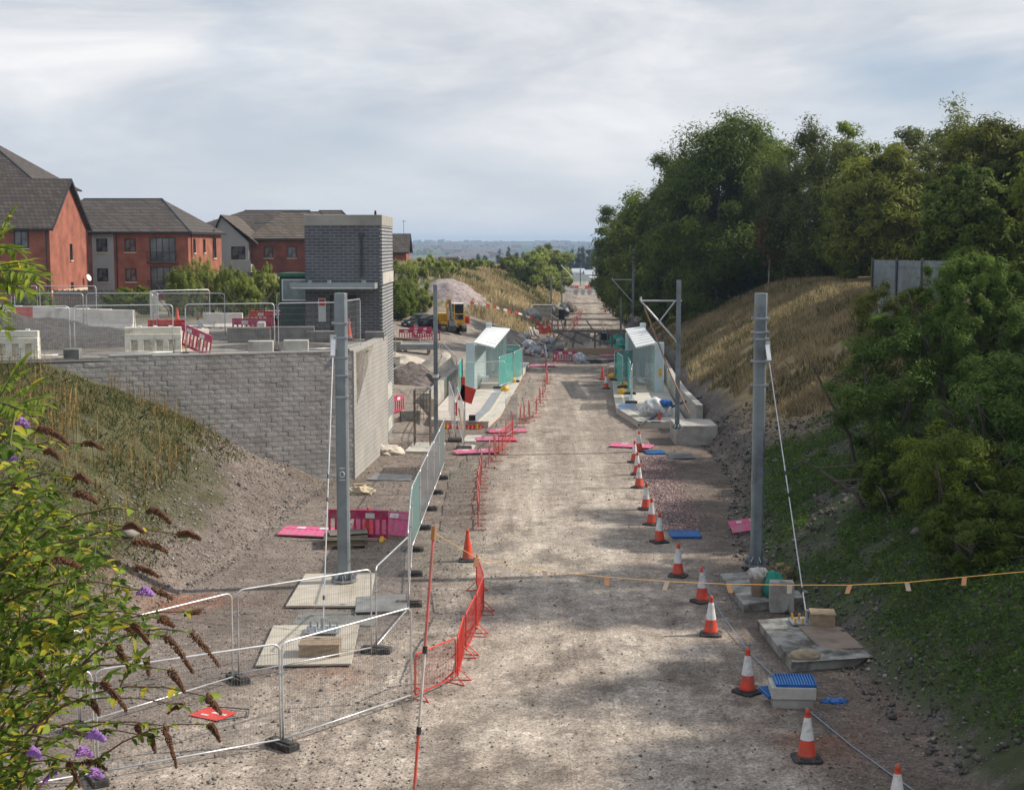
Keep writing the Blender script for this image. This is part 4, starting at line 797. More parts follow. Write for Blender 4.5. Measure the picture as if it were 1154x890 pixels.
# ------------------------------------------------------------------ prototypes
def P_heras(netted=False, foot_c=conc):
    t = thing('netted_fence' if netted else 'mesh_fence', 'x', 'fence panel')
    r = .021; c = .14; h0, h1, Lp = .12, 2.05, 3.45
    arc = lambda cx, cz, a0, a1: [(cx+c*math.cos(a), 0, cz+c*math.sin(a)) for a in np.linspace(a0, a1, 5)]
    pts = [(.03, 0, .0), (.03, 0, 1.0)]+arc(.03+c, h1-c, math.pi, math.pi/2)+arc(Lp-.03-c, h1-c, math.pi/2, 0)+[(Lp-.03, 0, 1.0), (Lp-.03, 0, .0)]
    mb = MB(); mb.tube(pts, r, 6); mb.tube([(.03, 0, h0+.05), (Lp-.03, 0, h0+.05)], r*.9, 6); mb.build('frame', galvb, t, smooth=True)
    mb = MB(); g = .0022
    for k in range(1, 58): x = .03+k*(Lp-.06)/58; mb.tube([(x, 0, h0+.05), (x, 0, h1-.01)], g, 3, caps=False)
    for z in (.35, .6, .85, 1.1, 1.35, 1.6, 1.85): mb.tube([(.03, .004, z), (Lp-.03, .004, z)], g*1.4, 3, caps=False)
    mb.build('wire_infill', wirem, t)
    mb = MB(); mb.prism([(-.13, -.36), (.13, -.36), (.15, -.3), (.15, .3), (.13, .36), (-.13, .36), (-.15, .3), (-.15, -.3)], 0, .13); mb.box(-.07, .07, -.3, .3, .13, .16); mb.build('foot', rubber, t, bevel=.012)
    mb = MB(); mb.box(-.07, .07, -.035, .035, 1.45, 1.5); mb.build('clamp', galv, t)
    if netted:
        mb = MB(); n = 14; vs_ = []
        for j in range(6):
            for i in range(n+1): vs_.append((.02+i*(Lp-.04)/n, .03+.02*math.sin(i*2.1+j), .18+j*(h1-.2)/5+.015*math.sin(i*1.7)))
        mb.add(vs_, [(j*(n+1)+i, j*(n+1)+i+1, (j+1)*(n+1)+i+1, (j+1)*(n+1)+i) for j in range(5) for i in range(n)]); mb.build('netting', teal, t)
    return t
def P_redbar(lm=redsteel):
    t = thing('pedestrian_barrier', 'x', 'barrier'); Lp = 2.0
    mb = MB(); mb.tube([(0, 0, .18), (0, 0, .9), (.05, 0, .98), (.12, 0, 1.02), (Lp-.12, 0, 1.02), (Lp-.05, 0, .98), (Lp, 0, .9), (Lp, 0, .18), (Lp-.03, 0, .14), (.03, 0, .14), (0, 0, .18)], .02, 6, caps=False); mb.build('frame', lm, t, smooth=True)
    mb = MB()
    for k in range(1, 26): mb.tube([(k*.077, 0, .15), (k*.077, 0, 1.01)], .0035, 3, caps=False)
    for z in (.3, .46, .62, .78, .94): mb.tube([(0, 0, z), (Lp, 0, z)], .0035, 3, caps=False)
    mb.build('mesh_infill', lm, t)
    for x in (.12, Lp-.12):
        mb = MB(); mb.tube([(x, 0, .28), (x-.02, -.30, .0)], .014, 5); mb.tube([(x, 0, .28), (x+.02, .30, .0)], .014, 5); mb.tube([(x-.02, -.30, .012), (x+.02, .30, .012)], .013, 5); mb.build('foot', lm, t)
    return t
def P_plasbar(mt=magenta, feet=True, solid=False):
    t = thing('plastic_barrier', 'x', 'barrier'); Lp = 2.0; mb = MB()
    mb.box(-1, 1, -.025, .025, .70, .95); mb.box(-1, 1, -.03, .03, .95, 1.0); mb.box(-1, 1, -.025, .025, .10, .22)
    for k in range(10): x = -1+k*(2-.075)/9; mb.box(x, x+.075, -.022, .022, .22, .70)
    
    if solid: mb.box(-.98, .98, -.012, .018, .22, .70)
    mb.build('panel', mt, t, bevel=.012)
    for x in (-.55, .25): mb = MB(); mb.box(x, x+.3, -.032, .032, .74, .90); mb.build('reflective_strip', sleeve, t)
    if feet:
        for x in (-.8, .8):
            mb = MB(); mb.ext([(-.26, 0), (.26, 0), (.22, .06), (.05, .16), (-.05, .16), (-.22, .06)], 'x', x-.06, x+.06); mb.build('foot', yellow, t, bevel=.01)
    return t
def P_cone(band=True, lm=conered):
    t = thing('traffic_cone', 'x', 'traffic cone'); q = .27; k = .07
    mb = MB(); mb.prism([(-q+k, -q), (q-k, -q), (q, -q+k), (q, q-k), (q-k, q), (-q+k, q), (-q, q-k), (-q, -q+k)], 0, .055); mb.lathe([(.225, .055), (.20, .085)], 20); mb.build('base', rubber, t, bevel=.01)
    f = lambda z: .185*(1-z/.98)+.034*z/.98
    mb = MB(); mb.lathe([(f(.05)+.01, .07), (f(.12), .12), (f(.40), .40), (f(.83), .83), (f(.9), .9), (f(.9)+.006, .905), (f(.98), .97), (.02, .99)], 24); mb.build('body', lm, t, smooth=True)
    if band: mb = MB(); mb.lathe([(f(.40)+.005, .40), (f(.82)+.004, .82)], 24, cap=False); mb.build('reflective_sleeve', sleeve, t, smooth=True)
    return t
def P_waterbar(mt=whiteplas):
    t = thing('water_barrier', 'x', 'barrier'); Lx = 1.1; mb = MB()
    mb.box(-Lx, Lx, -.24, .24, .0, .14); mb.box(-Lx, Lx, -.20, .20, .50, .70); mb.box(-Lx, Lx, -.15, .15, .73, .92); mb.box(-Lx, Lx, -.12, .12, .70, .73)
    for k in range(5): x = -Lx+k*(2*Lx-.24)/4; mb.box(x, x+.24, -.20, .20, .14, .50)
    mb.box(-Lx+.24, Lx-.24, -.03, .03, .14, .50)
    for x in (-.6, .0, .6): mb.box(x, x+.16, -.08, .08, .92, .97)
    mb.build('body', mt, t, bevel=.025); return t
def P_jersey(mt):
    t = thing('concrete_barrier', 'x', 'barrier'); Lx = .98; mb = MB()
    mb.ext([(-.28, 0), (.28, 0), (.28, .12), (.14, .32), (.10, .90), (-.10, .90), (-.14, .32), (-.28, .12)], 'x', -Lx, Lx); mb.build('body', mt, t, bevel=.02)
    mb = MB(); [mb.box(x, x+.22, -.285, .285, 0.002, .07) for x in (-.6, .38)]; mb.build('fork_slots', black, t); return t
heras = P_heras(); herasn = P_heras(True); redbar = P_redbar(); oldbar = P_redbar(oldred); plas = P_plasbar(); cone = P_cone(); conep = P_cone(False); wbar = P_waterbar()
plasp = P_plasbar(pinkp, False, True)
plasr = P_plasbar(redplas)
jw = P_jersey(M('barrier_white', (.76, .71, .63), .8, 0, .1, 2, (.48, .43, .37), .35)); jr = P_jersey(M('barrier_red', (.60, .13, .10), .75, 0, .15, 2, (.45, .22, .18), .4))
def hp(proto, a, b, label, group, zf=None, L0=3.45):
    a = Vector(a); b = Vector(b)
    za = Hs(a.x, a.y) if zf is None else zf; zb = Hs(b.x, b.y) if zf is None else zf
    d = (b-a).xy; a3 = (a.x, a.y, za)
    return place(proto, used, a3, label=label, group=group, rot=(0, -math.atan2(zb-za, d.length), math.atan2(d.y, d.x)), sc=(d.length/L0, 1, 1))

# ---- foreground fence panels
gN = 'grey mesh fence panels round the near mast'
NP = [((92, 942), (109, 881)), ((109, 881), (318, 842)), ((318, 842), (465, 791))]
hp(heras, G(109, 881), G(318, 842), 'fence panel behind the hanging buddleia flowers at the bottom left', gN)
hp(heras, G(318, 842), G(465, 791), 'nearest fence panel, in front of the plywood with the timber box', gN)
hp(heras, G(-90, 915), G(109, 881), 'fence panel crossing the lower left corner', gN)
hp(heras, G(90, 826), G(264, 771), 'fence panel left of the panel in front of the mast base, behind the bush', gN)
hp(heras, G(-80, 870), G(90, 826), 'fence panel cut by the left edge behind the bush', gN)
hp(heras, G(268, 768), G(420, 737), 'fence panel in front of the near left mast base', gN)
hp(heras, G(424, 735), G(461, 691), 'fence panel right of the near left mast base, running away', gN)
for i in range(7):
    ya, yb = 37.2+i*3.45, 37.2+(i+1)*3.45; xa = np.interp(ya, [37, 44, 61], [-2.75, -3.15, -2.95]); xb = np.interp(yb, [37, 44, 61], [-2.75, -3.15, -2.95])
    nt_ = i in (1, 2, 6)
    hp(herasn if nt_ else heras, (xa, ya, 0), (xb, yb, 0), ('teal netted' if nt_ else 'plain mesh')+' fence panel in the long line beside the haul road, %s from the camera' % FIRST[i], gN)
# ---- platform approach fences
gP = 'fence panels around the left-hand platform'
hp(heras, G(513, 497), G(506, 470), 'upright mesh panel just right of the second left mast', gP)
hp(heras, G(523, 506), G(515, 478), 'mesh panel running back to the platform ramp', gP)
hp(heras, G(452, 480), G(478, 480), 'mesh panel closing the gap below the earth heap', gP)
# ---- upper yard fences
gU = 'mesh fence panels in the upper yard'
fr = [(-20.6, -17.1), (-17.0, -13.4), (-13.0, -9.6), (-9.5, -7.1)]
for i, (a, b) in enumerate(fr):
    hp(heras, (a, 58.7+(a+6.5)*.344, 0), (b, 58.7+(b+6.5)*.344, 0), 'mesh panel in the front row on the retaining wall, %s from the left' % FIRST[i], gU, 5.2)
hp(heras, (-7.0, 57.9, 0), (-6.5, 61.0, 0), 'mesh panel turning the corner of the retaining wall', gU, 5.25)
for i, (a, b) in enumerate([(-27.8, -24.4), (-24.3, -20.9), (-20.8, -17.5), (-17.4, -14.0), (-11.5, -8.4)]):
    hp(heras, (a, 69.5, 0), (b, 69.5, 0), 'mesh panel in the second row of the yard, %s from the left' % FIRST[i], gU, 5.2)
for i, (a, b) in enumerate([((-17.4, 70), (-18.6, 73.2)), ((-18.6, 73.2), (-16.0, 75.5)), ((-23.9, 82), (-27.2, 82)), ((-27.3, 82), (-30.6, 82))]):
    hp(heras, (*a, 0), (*b, 0), 'mesh panel standing at an angle behind the second row, %s' % ['left of the grey wall panel', 'farther back', 'behind the concrete barriers', 'leftmost behind the concrete barriers'][i], gU, 5.2)
for i, (a, b) in enumerate([((-8.2, 98), (-5.1, 98)), ((-5.0, 98), (-3.8, 95)), ((-9.5, 104), (-8.3, 101)), ((-5.1, 93), (-4.8, 89.6)), ((-4.7, 86), (-4.5, 82.5))]):
    hp(heras, (*a, 0), (*b, 0), 'mesh panel beside the earth heaps behind the shelter, %s' % ['widest', 'right end', 'leftmost', 'next to the shelter', 'on the dwarf wall'][i], gU)

# ---- cones, right hand row
cb = [(909, 857, 1), (842, 780, 1), (801, 715, 1), (791, 678, 1), (764, 649, 1), (743, 611, 1), (734, 591, 1), (728, 574, 1), (720, 550, 1), (718, 535, 1), (715, 521, 1), (720, 509, 1), (1010, 925, 1)]
for i, (x, y, _) in enumerate(cb):
    p = G(x, y); j = i+2 if i < 12 else 1
    lb = ('orange cone whose top just shows at the bottom edge' if i == 12 else 'red cone with a white sleeve, %s in the row right of the haul road' % FIRST[j-1])
    place(cone, used, (p.x, p.y, Hs(p.x, p.y)), rz=i*.7, label=lb, group='cones along the right of the haul road', sc=None if i != 6 else (.95,)*3)
for i, (x, y, b) in enumerate([(679, 428, 0), (683, 438, 1), (662, 395, 0)][:2]):
    p = G(x, y); place([conep, cone][b], used, (p.x, p.y, Hs(p.x, p.y)), label=['plain red cone at the far end of the right platform', 'white-sleeved cone at the far end of the right platform'][i])
p = G(527, 632); place(conep, used, (p.x, p.y, 0), label='plain red cone at the near end of the red barrier line')
p = G(415, 604); place(conep, used, (p.x, p.y, 0), label='tall plain red cone behind the magenta barrier by the mast')
for i, (x, y) in enumerate([(231, 378), (200, 367), (393, 383), (448, 408-34)]):
    p = G(x, y, 5.2) if i < 3 else onG(467, 378); place([cone, conep, conep, conep][i], used, p, label=['leaning cone beside the tilted magenta barrier', 'thin red cone behind the white water barrier', 'red cone before the tower door', 'red cone left of the parked car'][i], rot=((.0, R(-22), 0) if i == 0 else (0, 0, 0)))
for i, (x, y) in enumerate([(612, 402), (625, 407), (590, 398), (600, 401)]):
    p = onG(x, y); place(cone, used, p, label='small cone among the crossing rubble, %s from the left' % ['third', 'fourth', 'first', 'second'][i], group='cones among the rubble', sc=(.8,)*3)
# ---- red mesh barriers
gR = 'red mesh barriers along the left of the haul road'
seq = [((468, 790), (514, 769)), ((516, 768), (523, 740)), ((525, 739), (536, 716)), ((537, 715), (545, 692)), ((545, 690), (537, 664)), ((536, 662), (534, 640))]
for i, (a, b) in enumerate(seq[:5]):
    hp(redbar, G(*a), G(*b), 'bright red mesh barrier in the near chain, %s from the camera' % FIRST[i], gR, L0=2.0)
post = [(539, 598), (539, 564), (543, 540), (551, 528), (566, 513), (570, 497), (586, 482), (591, 477), (604, 470), (609, 458), (614, 445), (617, 436), (617, 427), (616, 419)]
post = sorted(post+[(540, 580), (542, 551), (559, 520), (578, 490), (597, 475), (612, 451), (616, 431)], key=lambda q: -q[1])
for i, (x, y) in enumerate(post):
    p = G(x, y); a = math.atan2(p.y, p.x)+R(2.2*math.sin(i*2.3)+.6)
    place(oldbar, used, (p.x, p.y, Hs(p.x, p.y)), rz=a, label='faded red barrier seen nearly edge-on, %s from the camera in the far line' % FIRST[i], group=gR)
hp(redbar, G(562, 512), G(578, 497), 'red barrier turned outwards by the pink panel', gR, L0=2.0)
# plain galvanised barrier leaning at the ramp
hp(heras, G(570, 494), G(583, 487), 'short bent grey panel end near the platform nose', gP)
# ---- plastic barriers
for i, (x, y, rz, z, pr, lb, rot) in enumerate([
  (404, 609, R(-8), 0, plas, 'upright magenta plastic barrier behind the near left mast', None),
  (425, 606, R(-28), 0, plasp, 'pink plastic barrier leaning behind the magenta one', (R(-38), 0, R(-20))),
  (343, 607, 0, 0, plasp, 'pink plastic barrier lying left of the pallets', (R(-82), 0, R(-12))),
  (286, 383, R(-3), 5.2, plas, 'magenta barrier behind the fence left of the yard cabin', None),
  (218, 398, 0, 5.2, plas, 'tilted magenta barrier between the water barriers', (0, R(14), R(-38))),
  (368, 381, R(2), 5.2, plas, 'magenta barrier left of the mast top before the tower', None),
  (398, 381, R(2), 5.2, plas, 'magenta barrier right of the mast top before the tower', None),
  (316, 378, R(80), 5.2, plas, 'magenta barrier end-on beside the yard cabin', None),
  (303, 372, R(0), 5.2, plasr, 'red barrier in the middle of the yard', None),
  (445, 478, R(65), 0, plas, 'magenta barrier at the foot of the tower side', None),
  (539, 513, 0, 0, plasp, 'pink panel lying flat left of the faded barriers', (R(-88), 0, R(15))),
  (573, 489, 0, 0, plasp, 'pink panel lying flat near the platform nose', (R(-88), 0, R(8))),
  (560, 498, 0, 0, plasp, 'pink panel lying flat beside the turned-out barrier', (R(-88), 0, R(3))),
  (708, 506, 0, 0, plasp, 'pink panel lying flat behind the cone row', (R(-88), 0, R(-20))),
  (520, 484, 0, 0, plasr, 'red and white panel lying flat at the ramp foot', (R(-87), 0, R(-4))),
  (846, 604, 0, 0, plasp, 'pink panel propped on the slope by the right mast', (R(-55), R(-6), R(12))),
  (637, 409, R(-2), 0, plas, 'magenta barrier standing before the crossing timbers', None),
  (610, 377, R(-6), 1.0, plasr, 'bright red barrier at the left of the crossing', None),
  (612, 414, 0, 0, plasp, 'pink panel lying at the far end of the left platform', (R(-88), 0, R(2))),
  (690, 402, 0, 0, plasp, 'pink panel lying beside the right end of the crossing', (R(-88), 0, R(4)))]):
    p = G(x, y, z) if z > 1 or z == 0 else onG(x, y)
    zz = z if z > 1 else Hs(p.x, p.y)
    if rot and abs(rot[0]) > R(80): zz += .04
    if rot: place(pr, used, (p.x, p.y, zz+.02), label=lb, rot=rot, sc=(.6, .6, .6) if x == 846 else None)
    else: place(pr, used, (p.x, p.y, zz), rz=rz, label=lb)
for i, (x, y, rz) in enumerate([(463, 384, .1), (483, 385, -.1), (474, 381, .2)]):
    p = onG(x, y); place(plas, used, p, rz=rz, label='magenta barrier in front of the parked car, %s' % ['left', 'right', 'rear'][i], group='barriers by the car')
# ---- water barriers and concrete barriers in the yard
for i, (x, y, rz, lb) in enumerate([(167, 402, .12, 'white water-filled barrier right at the wall edge, middle one'), (14, 405, 0, 'white water-filled barrier at the left picture edge'), (-52, 407, 0, 'white water-filled barrier beyond the left picture edge')][:2]):
    p = G(x, y, 5.2); place(wbar, used, (p.x, 57.0 if i == 0 else p.y-.2, 5.22), rz=rz+.06, label=lb, sc=(1, 1, 1.2))
p = G(219, 396, 5.2); place(wbar, used, p, rz=.5, label='white barrier half hidden behind the tilted magenta barrier', sc=(.55, 1, 1))
p = G(188, 377, 5.2); wr = P_waterbar(redplas); place(wr, used, p, rz=.1, label='red water barrier behind the white one', sc=(.8, 1, .8))
for k in range(8):
    y = 76.2-k*.62+.0; x = -27.8+0+k*1.93-3.6; f = k/7
    px = -30+k*25; yb = np.interp(px+12, [0, 139], [366, 373]); p = G(px+12, yb, 5.2)
    place(jr if k == 2 else jw, used, (p.x, p.y, 5.2), rz=R(-13), label=('salmon red concrete barrier in the row of white ones' if k == 2 else 'white concrete barrier in the yard row, %s from the left' % FIRST[k]), group='concrete barriers in the yard row', sc=(1, 1, 1.2)) if k < 7 and k != 0 else None
for i, (x, y) in enumerate([(245, 370), (258, 370)]):
    p = G(x, y, 5.2); place(jw, used, p, rz=.05, label='white barrier beyond the willow shrubs, %s' % ['left', 'right'][i], sc=(.75, 1, .9))
blk = lambda nm, lb, x, y, z, w_, d_, h_, mt, rz=0: tag((lambda mb: (mb.box(-w_/2, w_/2, -d_/2, d_/2, 0, h_), mb.build(nm, mt, loc=(x, y, z), rot=(0, 0, rz), bevel=.02))[1])(MB()), lb, 'concrete block')
for x, y, w_, h_, mt, lb in [(279, 387, 1.9, .7, concd, 'long grey concrete block by the magenta yard barrier'), (329, 386, 1.9, .7, concd, 'long grey concrete block beside the yard cabin'), (364, 386, 1.6, .5, concd, 'grey concrete block left of the mast top'),
        (292, 399, 1.0, .55, concl, 'cream square concrete block on the wall edge, left one'), (332, 397, 1.0, .55, concl, 'cream square concrete block on the wall edge, right one'), (78, 399, .6, .42, concd, 'small pale block under the front fence row'), (421, 384, .9, .4, concd, 'grey concrete block near the wall corner'), (293, 386, .35, .9, concl, 'upright white block end beside the cream block')]:
    p = G(x, y, 5.2); Yc = p.y if y < 392 else 58.25+(p.x+6.5)*.344; blk('concrete_block', lb, p.x if y < 392 else p.x*Yc/p.y, Yc+.45, 5.2, w_, .6, h_, mt, .1)
# yard cabin
p = G(334, 382, 5.2); t = thing('site_cabin', 'dark green site cabin with a white-framed window left of the tower door', 'cabin', (p.x, p.y+1, 5.2), .03)
dg = M('dark_green_paint', (.02, .06, .045), .6)
mb = MB(); mb.box(-.9, .9, 0, 2.2, .1, 2.9); mb.build('wall', dg, t, bevel=.02); mb = MB(); mb.box(-1.0, 1.0, -.12, 2.3, 2.9, 3.05); mb.build('roof', M('cabin_roof', (.03, .15, .08), .6), t)
mb = MB(); mb.box(-.8, .55, -.05, 0, 1.75, 1.82); mb.box(-.8, .55, -.05, 0, 2.72, 2.78); mb.box(-.8, -.74, -.05, 0, 1.82, 2.72); mb.box(.49, .55, -.05, 0, 1.82, 2.72); f = mb.build('window', whitep, t); mb = MB(); mb.box(-.74, .49, -.02, -.003, 1.82, 2.72); mb.build('pane', M('grey_pane', (.22, .27, .26), .3), f)
p = G(348, 379, 5.2); t = thing('green_board', 'green and yellow board standing by the yard cabin', 'sign', (p.x, p.y, 5.2))
mb = MB(); mb.box(-.36, .36, 0, .04, .1, 1.15); mb.build('board', M('lime_green', (.13, .35, .04), .5), t); mb = MB(); mb.box(-.27, .27, -.012, -.002, .3, .95); mb.build('face', M('dull_brown', (.14, .12, .09), .6), t); mb = MB(); mb.box(-.36, .36, -.015, -.002, 1.0, 1.15); mb.box(-.36, .36, -.015, -.002, .1, .2); mb.build('stripe', M('lime_yellow', (.5, .55, .05), .5), t); mb = MB(); mb.box(-.3, -.2, -.2, .3, 0, .1); mb.box(.2, .3, -.2, .3, 0, .1); mb.build('foot', rubber, t)
p = G(311, 372, 5.2); t = thing('tool_crate', 'pale blue machine crate with yellow hoop in the yard', 'crate', (p.x, p.y, 5.2)); mb = MB(); mb.box(-.5, .5, 0, .6, .15, 1.0); mb.build('body', M('pale_blue', (.18, .28, .34), .5), t, bevel=.03); mb = MB(); mb.tube([(.45, -.05, .1), (.45, -.05, 1.2), (.55, -.05, 1.35), (.68, -.05, 1.2), (.68, -.05, .1)], .03, 6); mb.build('hoop', M('lime_hoop', (.5, .6, .05), .5), t); mb = MB(); mb.box(-.4, -.2, .1, .5, 0, .15); mb.box(.2, .4, .1, .5, 0, .15); mb.build('foot', black, t)

# heaps
def heap(name, label, x, y, rx, ry, h, mt, seed=1, z=None, cat='heap', sharp=1.3):
    n = 46; r_ = np.linspace(0, 1, 22); a = np.linspace(0, 2*np.pi, n, endpoint=False); Rg, A = np.meshgrid(r_, a, indexing='ij')
    X_ = np.cos(A)*Rg*rx*(1+.25*(vnoise(np.cos(A)*1.5+seed, np.sin(A)*1.5, seed)-.5)); Y_ = np.sin(A)*Rg*ry
    Zp = h*(1-Rg**sharp)*(.55+.9*fbm(X_*.5+seed*7, Y_*.5, seed, 3))+(fbm(X_*3, Y_*3, seed+4, 3)-.5)*.12*h**.5
    base = (H(X_+x, Y_+y) if z is None else np.full(X_.shape, z)); Zp = Zp+base-.12
    z0 = Hs(x, y) if z is None else z
    V = np.stack([X_, Y_, Zp-z0], -1).reshape(-1, 3); ii = np.arange(22*n).reshape(22, n); nx_ = np.roll(ii, -1, 1)
    Fc = np.stack([ii[:-1], ii[1:], nx_[1:], nx_[:-1]], -1).reshape(-1, 4)
    o = npmesh(name, V, Fc, mt, smooth=True); o.location = (x, y, z0); return tag(o, label, cat)
hpd = M('heap_dark', (.14, .115, .105), .95, 0, .45, 5, bump=1, bscale=12); hpp = M('heap_pink', (.30, .245, .235), .95, 0, .4, 3, bump=1, bscale=8); hpg = M('heap_grey', (.075, .068, .064), .95, 0, .4, 5, bump=1, bscale=10); hpt = M('heap_pale', (.50, .44, .37), .95, 0, .25, 3, bump=.6, bscale=8)
p = G(464, 436, .7); heap('earth_heap', 'dark brown earth heap between the tower and the shelter', p.x-.1, p.y+.5, 2.0, 1.9, 2.0, hpd, 1)
p = G(505, 420, 1.3); heap('sand_heap', 'pale sand heap behind the dark earth heap', p.x-.4, p.y+4, 2.8, 2.2, 1.3, hpt, 2)
p = G(452, 403, 1.5); heap('sand_heap', 'low pale spoil bank behind the dark earth heap, nearer the tower', p.x-1, p.y, 3.5, 2.2, .9, hpt, 5)
heap('gravel_heap', 'large pinkish gravel heap behind the excavator', -6.0, 156, 4.3, 4.5, 1.5, hpp, 3, sharp=1.6)
heap('gravel_heap', 'long dark gravel heap behind the front fence on the yard', -25.0, 65.0, 11.0, 6.0, 1.15, hpg, 4, 5.2, sharp=2.2)
heap('gravel_heap', 'low grey gravel spread by the wall in front of the tower', -10.0, 61.0, 3.6, 2.0, .35, hpg, 6, 5.2, sharp=2)
# wall stub on bank crest
block('stone_block', 'grey rounded tarpaulin covered stack on top of the left bank', 'stack', [(-10.3, 199), (-7.2, 199), (-7.2, 203), (-10.3, 203)], Hs(-8.8, 200)-.3, Hs(-8.8, 200)+1.5, concd, bevel=.3)
block('stone_block', 'pale box end beside the grey stack on the left bank', 'stack', [(-7.15, 199), (-5.6, 199), (-5.6, 201.5), (-7.15, 201.5)], Hs(-6.5, 200)-.2, Hs(-6.5, 200)+1.3, concl)
# ------------------------------------------------------------------ masts
def mast(label, base, h, wd, pad=True, box=True, name='overhead_line_mast'):
    t = thing(name, label, 'mast', base)
    mb = MB(); r = wd/2
    if box:
        k = r*.3; poly = [(-r+k, -r), (r-k, -r), (r, -r+k), (r, r-k), (r-k, r), (-r+k, r), (-r, r-k), (-r, -r+k)]; mb.prism(poly, .1, h)
    else:
        mb.box(-r, r, -r, -r+.03, .1, h); mb.box(-r, r, r-.03, r, .1, h); mb.box(-.015, .015, -r+.03, r-.03, .1, h); mb.box(-r*.5, r*.5, -r*.8, r*.8, .1, h-.002)
    mb.build('column', galvm, t, bevel=.008)
    if pad:
        mb = MB(); mb.prism([(wd*1.1*math.cos(a), wd*1.1*math.sin(a)) for a in np.linspace(0, 2*math.pi, 9)[:-1]], .04, .09)
        for k in range(8):
            a = k*math.pi/4+.2; c_, s_2 = math.cos(a), math.sin(a); mb.beam((r*.8*c_, r*.8*s_2, .25), (wd*.95*c_, wd*.95*s_2, .12), .02, .22)
        mb.build('base_plate', galv, t)
        mb = MB()
        for k in range(8): a = k*math.pi/4; mb = MB(); mb.tube([(wd*.95*math.cos(a), wd*.95*math.sin(a), 0), (wd*.95*math.cos(a), wd*.95*math.sin(a), .24)], .022, 6); mb.build('anchor_bolt', galv, t)
    return t
def bands(t, zs, wd):
    for z in zs:
        mb = MB(); r = wd/2+.02; mb.box(-r, r, -r, r, z, z+.05); mb.box(-r-.08, -r, -.03, .03, z-.01, z+.06); mb.box(r, r+.08, -.03, .03, z-.01, z+.06)
        mb.build('clamp_band', galv, t)
def guy(t, p, q, plate=True, base=None):
    mb = MB(); p = Vector(p); q = Vector(q); mb.tube([p, q], .017, 5)
    g = mb.build('guy_rod', galvb, t); mb = MB()
    for f in (.5, .58, .9): a = p.lerp(q, f); b = p.lerp(q, f+.012); mb.tube([a, b], .035, 6)
    mb.build('coupling', black, g)
    mb = MB(); mb.box(p.x-.09, p.x+.09, p.y-.05, p.y+.05, p.z-.3, p.z+.1); mb.beam(p, p.lerp(q, .07), .12, .1); mb.build('bracket', galvb, g)
    if plate:
        mb = MB(); mb.box(q.x-.42, q.x+.42, q.y-.32, q.y+.32, q.z-.06, q.z-.03); mb.tube([q, q+Vector((0, 0, .25))], .05, 8); mb.build('anchor_plate', galv, g)
        for a in (-.33, -.15, .15, .33):
            for b in (-.22, .22): mb = MB(); mb.tube([(q.x+a, q.y+b, q.z-.03), (q.x+a, q.y+b, q.z+.1)], .03, 6); mb.build('anchor_bolt', yellow if base else galv, g)
# near left
pA = G(388, 660); t = mast('thick grey mast standing on plywood, nearest on the left', (pA.x, pA.y, .12), 8.15, .34); bands(t, (6.9, 7.3, 6.35, 5.85, 5.25), .34)
q = G(364, 717); guy(t, (-.2, -.12, 6.9), (q.x-pA.x, q.y-pA.y, .1), base=None)
pB = G(852, 642); t = mast('thick grey mast with a guy rod, nearest on the right', (pB.x, pB.y, .1), 8.1, .34); bands(t, (7.35, 6.95, 6.1, 5.4, 6.75), .34)
q = G(909, 712); guy(t, (.18, -.1, 6.6), (q.x-pB.x, q.y-pB.y, .22), base=1)
pC = G(491.5, 499); t = mast('slim grey mast beside the platform approach, second on the left', (pC.x, pC.y, .1), 7.6, .2, box=False)
mb = MB(); mb.lathe([(.16, 4.1-1.0), (.16, 4.25-1.0)], 10); mb.build('collar', galvb, t)
pD = G(763, 486, .95); pD = Vector((pD.x, pD.y, 0)); t = mast('mast on a concrete block with a cantilever frame, beside the right platform', (pD.x, pD.y, .98), 7.0, .2, box=False)
def cant(t, z1, x1, diag=True, low=None):
    mb = MB(); mb.tube([(.15, 0, z1), (-x1, 0, z1+.0)], .035, 6); mb.tube([(-x1, 0, z1), (-.1, 0, z1-x1*1.05)], .04, 6)
    if diag: mb.tube([(-.15, 0, z1), (-x1*.5, 0, z1-x1*.55)], .03, 6)
    mb.tube([(-x1, 0, z1), (-x1, 0, z1+.18)], .05, 6); mb.tube([(-.1, 0, z1-x1*1.05), (.05, 0, z1-x1*1.15)], .07, 6); c_ = mb.build('cantilever', galvb, t)
    if low: mb = MB(); mb.tube([(-x1*.9, 0, z1-.3), (-x1*.25, -.2, z1-3.2), (.5, -.3, z1-5.2)], .035, 6); mb.build('hanging_stay', M('brown_insulator', (.35, .2, .13), .5), c_)
cant(t, 6.05, 1.75, low=1)
pE = G(713, 383); t = mast('tall slim mast behind the right shelter with a cantilever frame', (pE.x, pE.y, 0), 9.2, .22, box=False, pad=False); cant(t, 6.1, 2.1, diag=False)
p = G(699.5, 378); t = mast('short slim mast behind the right shelter, left of the tall one', (p.x, p.y, 0), 4.0, .2, box=False, pad=False)
for i, (x, yb, yt) in enumerate([(621, 350, 309), (633, 345, 307), (654, 326, 303), (683.5, 345, 315), (691, 358, 325), (668, 330, 306)]):
    p = onG(x, yb); top = GY(x, yt, p.y).z; t = mast('distant slim mast along the far railway, %s from the left' % FIRST[[0, 1, 2, 4, 5, 3][i]], p, top-p.z, .24, box=False, pad=False)
    t['group'] = 'distant masts'
    if i in (1, 2): cant(t, (top-p.z)*.85, -1.8 if i == 1 else 1.8, diag=False)
mk = [o for o in bpy.data.objects if o.name.startswith('overhead_line_mast') and o.parent is None and 'nearest on the left' in o['label']][0]
